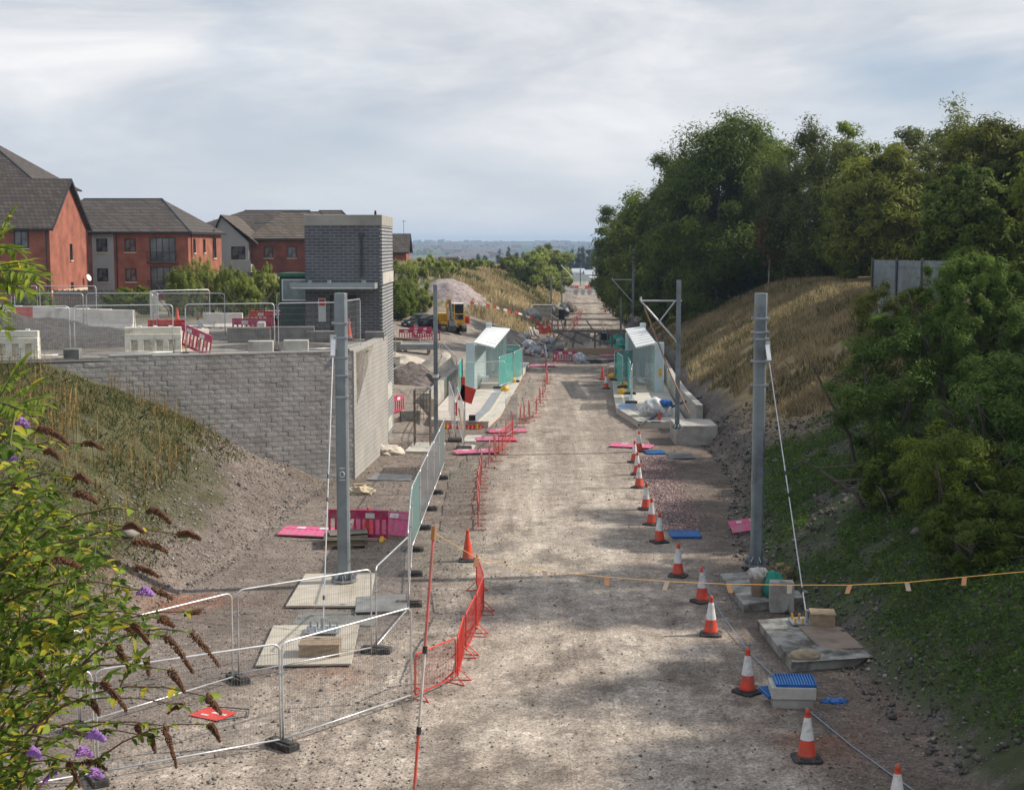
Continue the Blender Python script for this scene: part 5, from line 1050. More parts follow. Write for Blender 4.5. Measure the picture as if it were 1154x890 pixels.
mb = MB(); mb.tube([(.062*math.cos(a), -.175, 3.1+.085*math.sin(a)) for a in np.linspace(0, 2*math.pi, 15)], .013, 5, caps=False); mb.build('stencil_mark', whitep, mk)
mb = MB(); mb.box(-.08, .08, -.176, -.1705, 3.26, 3.285); mb.box(-.012, .012, -.176, -.1705, 3.285, 3.3); mb.build('stencil_mark', whitep, mk)
mb = MB(); mb.box(-.08, .08, -.176, -.1705, 2.93, 2.955); mb.build('stencil_mark', whitep, mk)
# boards and slabs around the masts
def slab(name, label, cat, pts, z, th, mt, bevel=.01):
    g = [G(x, y, z+th) for x, y in pts]; c = sum(g, Vector())/len(g); mb = MB(); mb.prism([(p.x-c.x, p.y-c.y) for p in g], 0, th)
    return tag(mb.build(name, mt, loc=(c.x, c.y, z), bevel=bevel), label, cat)
slab('plywood_sheet', 'large plywood sheet under the near left mast', 'board', [(322, 682), (416, 682), (423, 645), (344, 646)], .06, .06, ply)
slab('plywood_sheet', 'plywood sheet holding the guy anchor and timber box', 'board', [(288, 749), (396, 747), (405, 703), (308, 704)], .05, .05, ply)
slab('steel_plate', 'grey sheet right of the near left mast base', 'board', [(400, 689), (459, 687), (459, 669), (402, 672)], .1, .04, M('dull_sheet', (.26, .26, .25), .6, .2, .2, 3, (.16, .15, .14), .4))
block('concrete_pad', 'buried concrete pad edge under the near left plywood', 'concrete pad', [(pA.x-1.2, pA.y-1.2), (pA.x+.9, pA.y-1.2), (pA.x+.9, pA.y+1.0), (pA.x-1.2, pA.y+1.0)], -.2, .055, concd)
block('concrete_pad', 'concrete pad edge under the anchor plywood', 'concrete pad', [(-5.6, 35.1), (-3.5, 35.1), (-3.5, 36.5), (-5.6, 36.5)], -.2, .045, concd)
def crate(label, p, w_, d_, h_, mt, rz=0, name='timber_box'):
    mb = MB(); mb.box(-w_/2, w_/2, -d_/2, d_/2, 0, h_-.03); mb.box(-w_/2-.02, w_/2+.02, -d_/2-.02, d_/2+.02, h_-.029, h_); mb.box(-w_/2+.06, w_/2-.06, -d_/2-.012, -d_/2-.002, h_*.45, h_*.5)
    o = mb.build(name, mt, loc=p, rot=(0, 0, rz), bevel=.008); return tag(o, label, 'box')
p = G(359, 741, .1); crate('plywood box on the left anchor board', (p.x, p.y+.35, .1), .93, .6, .3, timber, .02)
# right slabs
slab('concrete_slab', 'mud-stained pale slab under the right mast', 'slab', [(811, 646), (900, 640), (921, 671), (838, 681)], .0, .22, plyd)
slab('concrete_slab', 'long mud-stained slab below the right guy rod', 'slab', [(853, 698), (906, 694), (986, 739), (892, 747)], .0, .22, plyd)
slab('plywood_sheet', 'brown board lying on the long right slab', 'board', [(892, 697), (938, 693), (984, 729), (925, 731)], .225, .025, M('brown_board', (.27, .20, .15), .7, 0, .15, 2, (.16, .12, .09), .4))
slab('plywood_sheet', 'black and white marked board at the front of the long right slab', 'board', [(877, 725), (975, 733), (985, 740), (893, 746)], .25, .012, plyd)
p = G(929, 705, .25); crate('square timber box on the brown board at the right', (p.x, p.y+.25, .25), .58, .55, .3, timber, -.12)
p = G(882, 691, 0); blk('concrete_block', 'upright square concrete block by the bucket at the right mast', p.x, p.y+.2, 0, .62, .35, .82, conc, -.05)
p = G(859, 672, .22); t = thing('bucket', 'pale bucket on the slab at the right mast', 'bucket', (p.x-.1, p.y+.1, .22)); mb = MB(); mb.lathe([(.17, 0), (.23, .5), (.25, .52), (.22, .5), (.16, .06)], 18, cap=True); mb.build('body', M('tan_bucket', (.42, .32, .24), .6), t, smooth=True); mb = MB(); mb.tube([(-.25, 0, .5), (-.2, -.12, .3), (0, -.2, .2), (.2, -.12, .3), (.25, 0, .5)], .01, 4); mb.build('handle', galv, t)
def lumpy(name, label, cat, p, sx_, sy_, sz_, mt, seed=1, amp=.35, fq=2.2):
    import bmesh
    bm = bmesh.new(); bmesh.ops.create_icosphere(bm, subdivisions=4, radius=1)
    for v in bm.verts:
        c = v.co; n_ = float(fbm(np.array([c.x*fq+seed*3.1+c.z]), np.array([c.y*fq-c.z*1.7]), seed, 4)[0])-.5
        v.co = c*(1+amp*n_*2); v.co.z = max(v.co.z, -.55)
        v.co = Vector((v.co.x*sx_, v.co.y*sy_, (v.co.z+.55)*sz_/1.5))
    me = bpy.data.meshes.new(name); bm.to_mesh(me); bm.free(); me.materials.append(mt); me.polygons.foreach_set('use_smooth', [True]*len(me.polygons))
    o = bpy.data.objects.new(name, me); col.objects.link(o); o.location = p; return tag(o, label, cat)
lumpy('teal_tarp', 'crumpled teal cloth hanging from the bucket', 'cloth', (p.x+.3, p.y-.02, .23), .30, .2, .62, tealc, 2, .4)
lumpy('plastic_bag', 'crumpled pale rubbish bag in the bucket', 'bag', (p.x-.12, p.y+.1, .70), .24, .2, .28, M('bag_pale', (.5, .47, .42), .5), 3, .6, 3)
q = G(880, 657, .25); lumpy('strap_pile', 'yellow and black strapping heaped behind the concrete block', 'strapping', (q.x, q.y+.2, .22), .42, .3, .5, M('yellow_black', (.35, .26, .05), .6, 0, .5, 14, (.03, .03, .03), .9), 4, .5, 3)
q = G(908, 743, .26); lumpy('sand_bag', 'tan sack lying on the marked board', 'sack', (q.x, q.y+.1, .262), .33, .16, .2, M('sack', (.36, .29, .19), .8, 0, .2, 8), 5, .25)
mb = MB(); c0 = G(880, 688, 0); mb.tube([(c0.x-.1, c0.y-.2, .02), (c0.x-.18, c0.y-.18, .5), (c0.x-.05, c0.y-.2, .86), (c0.x+.15, c0.y-.22, .8), (c0.x+.2, c0.y-.24, .35), (c0.x+.1, c0.y-.28, .02), (c0.x-.05, c0.y-.3, .05), (c0.x-.15, c0.y-.26, .4)], .022, 6); tag(mb.build('hose', M('grey_hose', (.3, .29, .28), .5)), 'grey hose looped over the concrete block', 'hose')
# lattice boxes
def gridtray(label, p, w_, d_, rz, tilt=0, name='plastic_grid'):
    t = thing(name, label, 'tray', p, rz); t.rotation_euler = (tilt, 0, rz); mb = MB(); mb.box(-w_/2, w_/2, -d_/2, d_/2, 0, .03)
    mb.box(-w_/2-.02, -w_/2, -d_/2, d_/2, 0, .07); mb.box(w_/2, w_/2+.02, -d_/2, d_/2, 0, .07); mb.box(-w_/2, w_/2, d_/2, d_/2+.02, 0, .07); mb.box(-w_/2, w_/2, -d_/2-.02, -d_/2, 0, .07); mb.build('tray', bluep, t)
    mb = MB(); n = int(w_/.055)
    for k in range(n): x = -w_/2+k*w_/n; mb.box(x, x+.022, -d_/2, d_/2, .031, .065)
    mb.build('ribs', M('blue_rib', (.03, .2, .5), .4), t); return t
p = G(901, 799); bl = thing('cable_chamber', 'stacked concrete chamber rings below the blue grid', 'chamber', (p.x-.1, p.y+.35, 0), -.06); mb = MB(); mb.box(-.42, .42, -.32, .32, -.1, .2); mb.build('lower_ring', conc, bl, bevel=.02); mb = MB(); mb.box(-.46, .46, -.36, .36, .201, .46); mb.build('upper_ring', concl, bl, bevel=.02)
gridtray('blue ribbed plastic grid on top of the concrete chamber', (p.x-.05, p.y+.35, .47), .8, .62, -.06, .05); gridtray('blue ribbed grid sticking out under the top one at the chamber', (p.x-.5, p.y+.42, .2), .35, .5, .25, .1)
q = G(773, 605); gridtray('blue plastic tray lying by the cone row', (q.x, q.y+.2, .02), .95, .95, .0); q = G(738, 511); gridtray('small blue tray beyond the cone row', (q.x, q.y, .02), .8, .9, .1)
q = G(768, 513); slab('grey_plate', 'dark grey plate lying before the mast block', 'board', [(752, 510), (779, 510), (783, 516), (753, 516)], .02, .04, darkgrey)
q = G(940, 790); lumpy('blue_spill', 'small splash of blue plastic scraps beside the chamber', 'scrap', (q.x, q.y, 0), .25, .15, .05, bluep, 8, .9, 4)
block('mast_foundation', 'square concrete block carrying the mast beside the right platform', 'foundation', [(8.65-.95+.2, 67.9), (9.9, 67.9), (9.9, 70.6), (7.9, 70.6)], -.3, .95, conc)
# left bits
p = G(388, 618); t = thing('pallet', 'stack of wooden pallets behind the near left mast', 'pallet', (p.x, p.y+.4, Hs(p.x, p.y)), .12)
for l in range(2):
    mb = MB(); z = l*.17; [mb.box(-.7, .7, y, y+.12, z+.11, z+.14) for y in (-.6, -.38, -.16, .06, .28, .48)]; [mb.box(x, x+.1, -.6, .6, z, z+.11) for x in (-.7, -.05, .6)]; mb.build('pallet_deck', timberd if l else timber, t)
slab('plywood_sheet', 'small grey board on top of the pallets', 'board', [(372, 603), (415, 600), (413, 595), (368, 597)], .36, .03, timberg)
p = G(404, 557); lumpy('rag_bundle', 'small tan bundle behind the magenta barrier', 'bundle', (p.x, p.y, 0), .45, .2, .3, M('tan_bundle', (.5, .42, .28), .8), 9, .8, 3)
p = G(240, 806); t = thing('fallen_sign', 'red and white sign lying on the gravel at the lower left', 'sign', (p.x, p.y, .03), -.5); mb = MB(); mb.box(-.38, .38, -.3, .3, 0, .012); mb.build('board', redplas, t); mb = MB(); mb.box(-.06, .3, .02, .09, .013, .016); mb.box(-.2, -.02, -.16, -.1, .013, .016); mb.build('marking', whitep, t); mb = MB(); mb.tube([(-.4, .3, .02), (.5, .55, .02), (.75, .2, .02), (.38, -.3, .02)], .015, 5); mb.build('frame', darkgrey, t)
# height-warning pole with cord and tapes
pb = G(463, 940); T0 = GY(489, 597, 23.6); t = thing('warning_pole', 'thin red and white pole holding the orange cord in the foreground', 'pole', (pb.x, pb.y, 0))
top = T0-Vector((pb.x, pb.y, 0)); b0 = Vector((0, 0, 0)); L_ = top.length
for i, (a, b, mt) in enumerate([(0, .335, redsteel), (.335, .60, M('pole_white', (.5, .45, .4), .6)), (.60, 1.0, oldred)]):
    mb = MB(); mb.tube([b0.lerp(top, a), b0.lerp(top, b)], .026, 8); mb.build('pole_section', mt, t)
for a in (.335, .60): mb = MB(); mb.tube([b0.lerp(top, a-.012), b0.lerp(top, a+.012)], .042, 8); mb.build('joint', black, t)
mb = MB(); mb.tube([b0.lerp(top, .965), b0.lerp(top, 1.012)], .045, 8); mb.build('cord_knot', M('brown_tape', (.45, .2, .07), .7), t)
cp = [(489, 600), (538, 629), (613, 643), (684, 650), (752, 655), (821, 658), (890, 659), (958, 659), (1022, 656), (1087, 650), (1154, 644), (1260, 628), (1400, 600)]
P3 = [GY(x, y, 23.6) for x, y in cp]; mb = MB(); mb.tube(P3, .0055, 5); cord = tag(mb.build('warning_line', orange), 'orange cord strung across the foreground above the road', 'cord')
for k in range(1, 10):
    p = P3[k]; mb = MB(); a = .25*math.sin(k*2.1); mb.add([(-.05, 0, 0), (.05, 0, 0), (.05-a*.25, .02, -.19), (-.05-a*.25, .02, -.19), (-.05, .006, 0), (.05, .006, 0), (.05-a*.25, .026, -.19), (-.05-a*.25, .026, -.19)], [(0, 1, 2, 3), (7, 6, 5, 4), (0, 4, 5, 1), (1, 5, 6, 2), (2, 6, 7, 3), (3, 7, 4, 0)])
    mb.v = [(x_*.8, y_, z_*.8) for x_, y_, z_ in mb.v]; o = mb.build('tape_flag', peach if k % 2 else M('white_tape', (.72, .6, .5), .7) if 'white_tape' not in bpy.data.materials else bpy.data.materials['white_tape'], cord, loc=p)
# thin rope along the cones
rp = [(792, 640), (800, 668), (812, 690), (845, 735), (905, 795), (960, 840), (1008, 875), (1080, 925)]
mb = MB(); pts = []
for i, (x, y) in enumerate(rp): g = G(x, y, [1.0, .5, .12, .06, .05, .05, .05, .05][i]); pts.append((g.x, g.y, g.z))
mb.tube(pts, .012, 5); tag(mb.build('rope', bluer), 'thin pale blue rope trailing past the cones at the lower right', 'rope')

# ------------------------------------------------------------------ platforms
def plat(label, sgn, edge, back, mt_cop, name='tram_platform'):
    t = thing(name, label, 'platform', (edge[1][0], edge[1][1], 0))
    o = Vector((edge[1][0], edge[1][1])); E = [Vector(p)-o for p in edge]; B = [Vector(p)-o for p in back]
    pol = E+B[::-1]; z = [.35]*(len(E)+len(B))
    if sgn > 0: pol = pol[::-1]; z = z[::-1]
    mb = MB(); mb.prism([(p.x, p.y, z_) for p, z_ in zip(pol, z)], -.2, .35); mb.build('deck', M('deck_concrete_%d' % (sgn+1), (.52, .47, .41), .85, 0, .1, 2, (.42, .37, .32), .3), t)
    for nm, w0, w1, zz, mt in (('coping', .0, .42, .362, mt_cop), ('edge_line', .45, .53, .358, M('cream_line_%d' % (sgn+1), (.62, .55, .36), .7)), ('tactile_strip', .6, 1.15, .36, M('tactile_grey_%d' % (sgn+1), (.25, .27, .29), .8, 0, .2, 4, (.33, .31, .28), .4))):
        mb = MB()
        for i in range(0, len(E)-1):
            a, b = E[i], E[i+1]; q = [a+Vector((sgn*w0, 0)), b+Vector((sgn*w0, 0)), b+Vector((sgn*w1, 0)), a+Vector((sgn*w1, 0))]
            if nm == 'coping': q = [a-Vector((sgn*.03, 0)), b-Vector((sgn*.03, 0)), q[2], q[3]]
            if sgn < 0: q = q
            mb.prism([tuple(p) for p in (q if sgn < 0 else q[::-1])], .30, zz)
        mb.build(nm, mt, t)
    return t
plat('left tram platform with a pale ramp and grey tactile strip', -1, [(-1.25, 74.4), (-.65, 79.5), (-.15, 88), (.45, 98), (1.3, 112)], [(-4.4, 75.2), (-4.35, 79.5), (-3.9, 88), (-3.4, 98), (-2.6, 112)], concl)
plat('right tram platform with a white bag near its ramp', 1, [(6.7, 74.3), (5.98, 80.8), (6.35, 88), (6.95, 98), (7.7, 112)], [(9.2, 74.3), (9.45, 80.8), (9.85, 88), (10.45, 98), (11.2, 112)], conc)
def dwarf(label, pts, th, h, mt):
    c = Vector((*pts[0], 0)); t = None; mb = MB()
    for a, b in zip(pts[:-1], pts[1:]):
        a = Vector(a)-c.xy; b = Vector(b)-c.xy; d = (b-a).normalized(); n_ = Vector((-d.y, d.x))*th/2
        mb.prism([tuple(a-n_), tuple(b-n_), tuple(b+n_), tuple(a+n_)], -.2, h)
    return tag(mb.build('dwarf_wall', mt, loc=c, bevel=.02), label, 'wall')
dwarf('low concrete wall behind the left platform', [(-4.75, 79), (-4.2, 90), (-3.7, 98)], .35, 1.35, conc)
dwarf('low concrete wall holding back the slope behind the right platform', [(9.62, 72.5), (9.75, 80), (10.2, 90), (10.8, 100), (11.5, 113)], .35, 1.45, conc)
dwarf('low grey wall between the tower foot and the earth heap', [(-5.9, 74.5), (-4.9, 74.8)], .3, .9, concd)
# black box at ramp nose
p = G(532, 478, .2); blk('black_box', 'small black box on the left platform nose', p.x, p.y+.3, .3, .35, .35, .35, black)
def shelter(label, NL, NR, FL, FR, sgn, name='platform_shelter'):
    t = thing(name, label, 'shelter', (NL[0], NL[1], .35)); o = Vector((NL[0], NL[1], .35)); z0 = 0
    q = [Vector(v)-o for v in (NL, NR, FR, FL)]; th = .09
    mb = MB(); mb.add([*[v for v in q], *[v+Vector((0, 0, th)) for v in q]], [(3, 2, 1, 0), (4, 5, 6, 7), (0, 1, 5, 4), (1, 2, 6, 5), (2, 3, 7, 6), (3, 0, 4, 7)])
    r_ = mb.build('canopy', whitep, t)
    mb = MB()
    for k in range(1, 8): a = q[0].lerp(q[3], k/8)+Vector((0, 0, th+.02)); b = q[1].lerp(q[2], k/8)+Vector((0, 0, th+.02)); mb.beam(a, b, .04, .03)
    mb.build('canopy_rib', galvb, r_)
    bx = 0 if sgn < 0 else (NR[0]-NL[0]); # back side x
    fx = q[3].x if sgn < 0 else q[2].x
    # near end panel (outboard of the canopy), rear glass wall, far screen, posts
    x0, x1 = (bx-.5, bx+.05) if sgn < 0 else (bx-.05, bx+.5)
    mb = MB(); mb.box(x0, x1, -.05, .25, 0, 3.15); mb.build('end_panel', shelw, t, bevel=.02)
    Yl = 9.0; mb = MB(); bxx = bx+(fx-bx)*.85
    w_ = .12
    mb.prism([(bx-w_/2, .26), (bx+w_/2, .26), (bxx+w_/2, Yl), (bxx-w_/2, Yl)], .1, 2.9); mb.build('rear_glazing', clear, t)
    s = 1 if sgn < 0 else -1
    mb = MB(); xs_ = sorted([bxx+s*.1, bxx+s*1.25]); mb.box(xs_[0], xs_[1], Yl-.03, Yl+.03, .12, 2.95); mb.build('end_screen', clear, t)
    mb = MB(); [mb.box(xs_[0]+k*.38-.015, xs_[0]+k*.38+.015, Yl-.05, Yl+.05, .1, 3.0) for k in range(4)]; mb.box(xs_[0], xs_[1], Yl-.05, Yl+.05, .08, .12); mb.build('glazing_bar', galvb, t)
    mb = MB(); xe = xs_[1] if sgn < 0 else xs_[0]; mb.box(xe-.1+.1*s, xe+.1+.1*s, Yl-.1, Yl+.1, 0, 3.2); mb.build('post', shelw, t)
    mb = MB(); xb = q[3].x if sgn < 0 else q[2].x; mb.box(xb-.1 if sgn < 0 else xb-.3, xb+.3 if sgn < 0 else xb+.1, 11, 11.4, 0, 3.75); mb.build('end_pillar', shelw, t, bevel=.02)
    mb = MB(); m_ = bx+s*.45; mb.box(min(m_, m_+s*.4), max(m_, m_+s*.4), 2.0, 6.5, .42, .47); mb.build('bench', galvb, t)
    if sgn > 0: mb = MB(); mb.box(x0+.22, x0+.40, -.065, -.052, 1.0, 1.5); mb.build('notice', yellow, t)
    mb = MB(); mb.box(min(q[1].x, q[0].x)+.0, max(q[1].x, q[0].x)-.0, .02, .2, 2.72, 2.80); mb.build('front_beam', darkgrey, t) if False else None
    return t
shelter('left platform shelter with a pale ribbed canopy and tall end panel', (-2.4, 89.3, 3.45), (-1.12, 89.3, 3.12), (-1.75, 101, 3.75), (-.15, 101, 3.6), -1)
shelter('right platform shelter with a pale ribbed canopy and orange notice', (7.8, 89.3, 3.12), (9.06, 89.3, 3.4), (8.05, 101, 3.6), (9.35, 101, 3.75), 1)
# teal netted fences on the platforms
gT = 'teal netted fences round the platform shelters'
def hpz(pr, a, b, lb, z): return hp(pr, (*a, 0), (*b, 0), lb, gT, z)
hpz(herasn, (-.85, 91.5), (.1, 95.2), 'teal netted panel nearest the left platform edge', .35); hpz(herasn, (-1.3, 103.0), (.6, 102.4), 'teal netted panel across the far left platform', .35); hpz(herasn, (.15, 96), (.75, 99.6), 'second teal netted panel along the left platform edge', .35)
hpz(herasn, (-3.15, 90.3), (-3.3, 87.2), 'teal netted panel behind the left shelter end', .35); hpz(heras, (-2.9, 87.5), (-.4, 88.2), 'bare mesh panel across the front of the left shelter', .35)
hpz(herasn, (7.0, 83.0), (7.35, 86.5), 'teal netted panel nearest the right platform edge', .35); hpz(herasn, (7.2, 92), (7.1, 95.5), 'second teal netted panel along the right platform edge', .35); hpz(herasn, (7.0, 97), (8.6, 98.5), 'teal netted panel across the far right platform', .35); hpz(herasn, (7.35, 88), (7.5, 91.5), 'teal netted panel in front of the right shelter', .35)
for i, (x, y) in enumerate([(569, 441), (583, 424), (701, 444), (703, 436), (690, 426), (577, 431)]):
    p = G(x, y, .35); o = lumpy('fence_weight', 'yellow weight on the %s' % ['near left fence foot', 'far left fence foot', 'near right fence foot', 'right fence foot behind the near one', 'far right fence foot', 'middle left fence foot'][i], 'weight', (p.x, p.y, .35), .28, .2, .35, yellow, 3+i, .2)
p = G(740, 470, .35); lumpy('bulk_bag', 'white bulk bag sitting on the right platform ramp', 'bag', (p.x, p.y+.6, .3), .85, .6, .95, M('bag_white', (.62, .62, .60), .7, 0, .15, 5, (.3, .32, .35), .5), 11, .35); lumpy('blue_bag', 'blue plastic sheet on the white bulk bag', 'sheet', (p.x+.45, p.y+.3, .9), .42, .3, .4, bluep, 12, .5)
q = G(743, 474, .3); place(conep, used, (q.x, q.y, .3), label='small red cone in front of the white bulk bag', sc=(.6,)*3)
q = G(706, 462, .35); slab('blue_sheet', 'flat blue sheet on the right platform nose', 'board', [(696, 461), (713, 460), (713, 455), (699, 454)], .37, .02, M('faded_blue', (.14, .22, .36), .6))
q = G(690, 421, .35); crate('timber crate with red top at the far right platform', (q.x, q.y, .36), .7, .7, .45, timber, .1)
# bent track piece under the mast block
mb = MB(); a = G(720, 478, .3); b = G(762, 462, .5); c = G(790, 460, .9); mb.tube([(a.x, a.y, .25), (b.x, b.y, .8), (c.x, c.y, 1.5)], .07, 6); tag(mb.build('steel_rail', darkgrey), 'dark steel bar lying over the ramp behind the mast block', 'bar')
# site sign stand at left approach
p = G(510, 497); t = thing('sign_stand', 'red and yellow sign boards wired to a post by the left ramp', 'sign', (p.x+.0, p.y+3, 0)); mb = MB(); mb.tube([(0, 0, 0), (0, 0, 2.6)], .04, 6); mb.tube([(.5, .3, 0), (.5, .3, 2.5)], .03, 6); mb.build('post', galv, t)
mb = MB(); mb.box(-.4, .35, -.1, -.02, 1.7, 2.5, 0, Matrix.Rotation(R(18), 4, 'Y')); mb.box(.3, .52, -.1, -.02, 1.7, 2.9); mb.box(-.05, .12, -.1, -.02, .9, 1.6); mb.build('red_board', redplas, t)
mb = MB(); mb.box(-.95, -.62, -.1, -.02, 1.1, 2.0, 0, Matrix.Rotation(R(-14), 4, 'Y')); mb.build('cream_board', cream, t); mb = MB(); mb.tube([(.2, -.1, 1.3), (.42, -.12, .2)], .045, 6); mb.build('yellow_strap', yellow, t)
slab('concrete_pad', 'pale slab at the foot of the second left mast', 'concrete pad', [(456, 508), (497, 509), (502, 498), (466, 498)], .0, .1, concl)
slab('concrete_pad', 'pale slab under the fence by the left ramp', 'concrete pad', [(512, 511), (530, 511), (536, 501), (518, 501)], .0, .06, concl); slab('concrete_pad', 'pale slab nearer the platform ramp', 'concrete pad', [(520, 497), (536, 497), (544, 490), (526, 490)], .0, .06, concl)
slab('steel_plate', 'long dark plate at the foot of the return wall', 'board', [(413, 540), (463, 541), (466, 535), (424, 533)], .02, .04, M('plate2', (.2, .2, .2), .6))
slab('wood_plank', 'pale plank lying at the wall corner', 'plank', [(398, 546), (418, 545), (418, 544), (399, 544.6)], .02, .04, timber)
# gate frames near second mast (dark steel)
for i, (x, y) in enumerate([(468, 503), (484, 503)]):
    p = G(x, y)
p = G(467, 504); t = thing('steel_cage', 'open rusty steel cage tower left of the slim mast', 'cage', (p.x, p.y, 0)); mb = MB()
for xx_ in (0, .75):
    for yy_ in (0, .7): mb.tube([(xx_, yy_, 0), (xx_, yy_, 2.75)], .035, 5)
rusty = M('rusty_steel', (.14, .115, .095), .8, .2, .3, 5)
mb.build('uprights', rusty, t); mb = MB()
for z in (.5, 1.3, 1.6, 1.9, 2.2, 2.5, 2.72): mb.tube([(0, 0, z), (.75, 0, z), (.75, .7, z), (0, .7, z), (0, 0, z)], .018, 4)
for k in range(1, 5): mb.tube([(k*.15, 0, 1.3), (k*.15, 0, 2.72)], .012, 4)
mb.build('cross_bars', rusty, t)
p = G(430, 512); lumpy('rubble_pile', 'small tan rubble at the tower foot', 'rubble', (p.x, p.y, 0), .7, .4, .4, hpt, 14, .8, 3)
p = G(475, 586-10+0); slab('blue_sheet', 'pale blue sheet behind the long fence line', 'board', [(468, 569), (480, 569), (481, 562), (470, 562)], .02, .02, M('pale_blue_sheet', (.15, .25, .38), .6))
p = onG(470, 398); t = thing('material_stack', 'grey sheet stack on bearers behind the earth heap', 'stack', (p.x, p.y, p.z)); mb = MB(); [mb.box(-1.3, 1.3, -.7, .7, .3+k*.12, .38+k*.12, 0, Matrix.Rotation(R(k*2), 4, 'Z')) for k in range(4)]; mb.build('sheets', galv, t); mb = MB(); mb.box(-1, -.8, -.7, .7, 0, .3); mb.box(.8, 1, -.7, .7, 0, .3); mb.build('bearer', timberd, t)
p = onG(452, 384); mb = MB(); mb.box(-1.6, 1.6, -.12, .12, 0, .3); tag(mb.build('timber_baulk', M('rust_brown', (.22, .11, .06), .8), loc=p, bevel=.02), 'rusty brown beam lying beside the tower', 'beam')
for i, (x, y, s) in enumerate([(447, 395, .8), (444, 412, .7), (452, 408, .5)]):
    p = onG(x, y); crate('pale block of packaging by the tower corner, %s' % ['upper', 'lower', 'middle'][i], p, s, s, s*.9, concl, .3*i, 'packing_block')
# ------------------------------------------------------------------ crossing clutter
pc = onG(650, 392); cz = pc.y
t = thing('timber_trestle', 'collapsed timber trestle frame across the road at the crossing', 'trestle', (pc.x, pc.y, pc.z))
def bm_(a, b, w_=.16, h_=.16): mb = MB(); mb.beam(a, b, w_, h_); mb.build('timber', timberg, t)
bm_((-2.6, 0, 1.55), (4.6, 0, 1.6), .2, .2); bm_((-2.4, 0, 0), (-1.5, 0, 1.5)); bm_((-.4, 0, 0), (-.1, 0, 1.5)); bm_((1.7, 0, 0), (1.7, 0, 1.5)); bm_((3.3, 0, 0), (3.3, 0, 1.5)); bm_((-1.9, .05, 1.5), (.6, .05, .3)); bm_((-.1, .05, 1.5), (2.8, .05, .3)); bm_((4.4, 0, 0), (4.4, 0, 1.5)); bm_((2.2, .1, .2), (2.2, .1, 1.5)); bm_((2.9, .1, .2), (2.9, .1, 1.5))
mb = MB(); mb.box(-1.2, 1.3, .5, .62, .5, 1.35); mb.build('pale_sheeting', concl, t)
mb = MB(); mb.box(2.3, 3.1, .38, .45, .7, 1.35); mb.build('dark_panel', black, t)
p = onG(670, 399); mb = MB(); mb.box(-2.4, 2.4, -.15, .15, 0, .62); tag(mb.build('timber_baulk', timber, loc=(p.x, p.y-1, p.z), bevel=.02), 'long tan baulk lying in front of the trestle', 'beam')
p = onG(653, 409); lumpy('bulk_bag', 'silver-white rubble bag right of the magenta crossing barrier', 'bag', (p.x, p.y, p.z), .62, .5, .8, M('bag_silver', (.52, .54, .58), .5, 0, .3, 6, (.25, .26, .28), .6), 21, .5, 3)
rr = random.Random(12)
for i in range(44):
    x = rr.uniform(598, 640) if i < 28 else rr.uniform(630, 700); y = rr.uniform(380, 404) if i < 28 else rr.uniform(374, 388); p = onG(x, y); a = rr.uniform(0, 3.1); l = rr.uniform(.6, 1.9); tl_ = rr.uniform(.05, .9)
    d = Vector((math.cos(a)*math.cos(tl_), math.sin(a)*math.cos(tl_), math.sin(tl_)))*l; mb = MB(); mb.beam(-d*.0, d, .12, .09)
    tag(mb.build('timber_offcut', [timberg, timberd, galv, timber][i % 4], loc=(p.x, p.y, p.z+.05)), ('grey and brown offcut in the jumbled heap left of the trestle' if i < 28 else 'grey and brown offcut strewn behind the trestle'), 'offcut', ('offcuts heaped left of the trestle' if i < 28 else 'offcuts strewn behind the trestle'))
for i in range(16):
    x = rr.uniform(612, 640); y = rr.uniform(371, 377); p = onG(x, y); a = rr.uniform(-.5, .5); mb = MB(); mb.beam((0, 0, 0), (math.sin(a)*.8, 0, 1.3), .1, .08)
    tag(mb.build('timber_stake', [oldred, timberg, timberd][i % 3], loc=p), 'leaning red or brown stake behind the trestle', 'stake', 'stakes behind the trestle')
for i in range(10):
    p = onG(rr.uniform(676, 712), rr.uniform(376, 402)); lumpy('scrap_bundle', 'dark bundle of pipes and sheeting right of the trestle', 'scrap', p, rr.uniform(.5, 1), .6, rr.uniform(.5, 1.1), [darkgrey, concd, tealc, M('scrap_grey', (.28,.29,.3), .7) if i == 3 else timberd][i % 4], 30+i, .8, 3)['group'] = 'scrap bundles right of the trestle'
for i in range(9):
    p = onG(rr.uniform(592, 626), rr.uniform(376, 402)); lumpy('scrap_bundle', 'pale or grey scrap bundle left of the trestle', 'scrap', p, rr.uniform(.4, .8), .5, rr.uniform(.4, .8), [M('scrap_pale', (.36,.37,.38), .7) if i == 0 else bpy.data.materials['scrap_pale'], concl, concd][i % 3], 50+i, .8, 3)['group'] = 'scrap bundles left of the trestle'
for i in range(5):
    p = onG(668+i*4, 407+(i % 2)*2); mb = MB(); a = i*.7; mb.tube([(math.cos(q)*(.5+.06*i), math.sin(q)*.5, .05+.02*math.sin(q*3)) for q in np.linspace(a, a+5, 14)], .04, 5); tag(mb.build('cable_coil', black, loc=p), 'loose black cable coil in front of the baulk', 'cable', 'cable coils in front of the baulk')
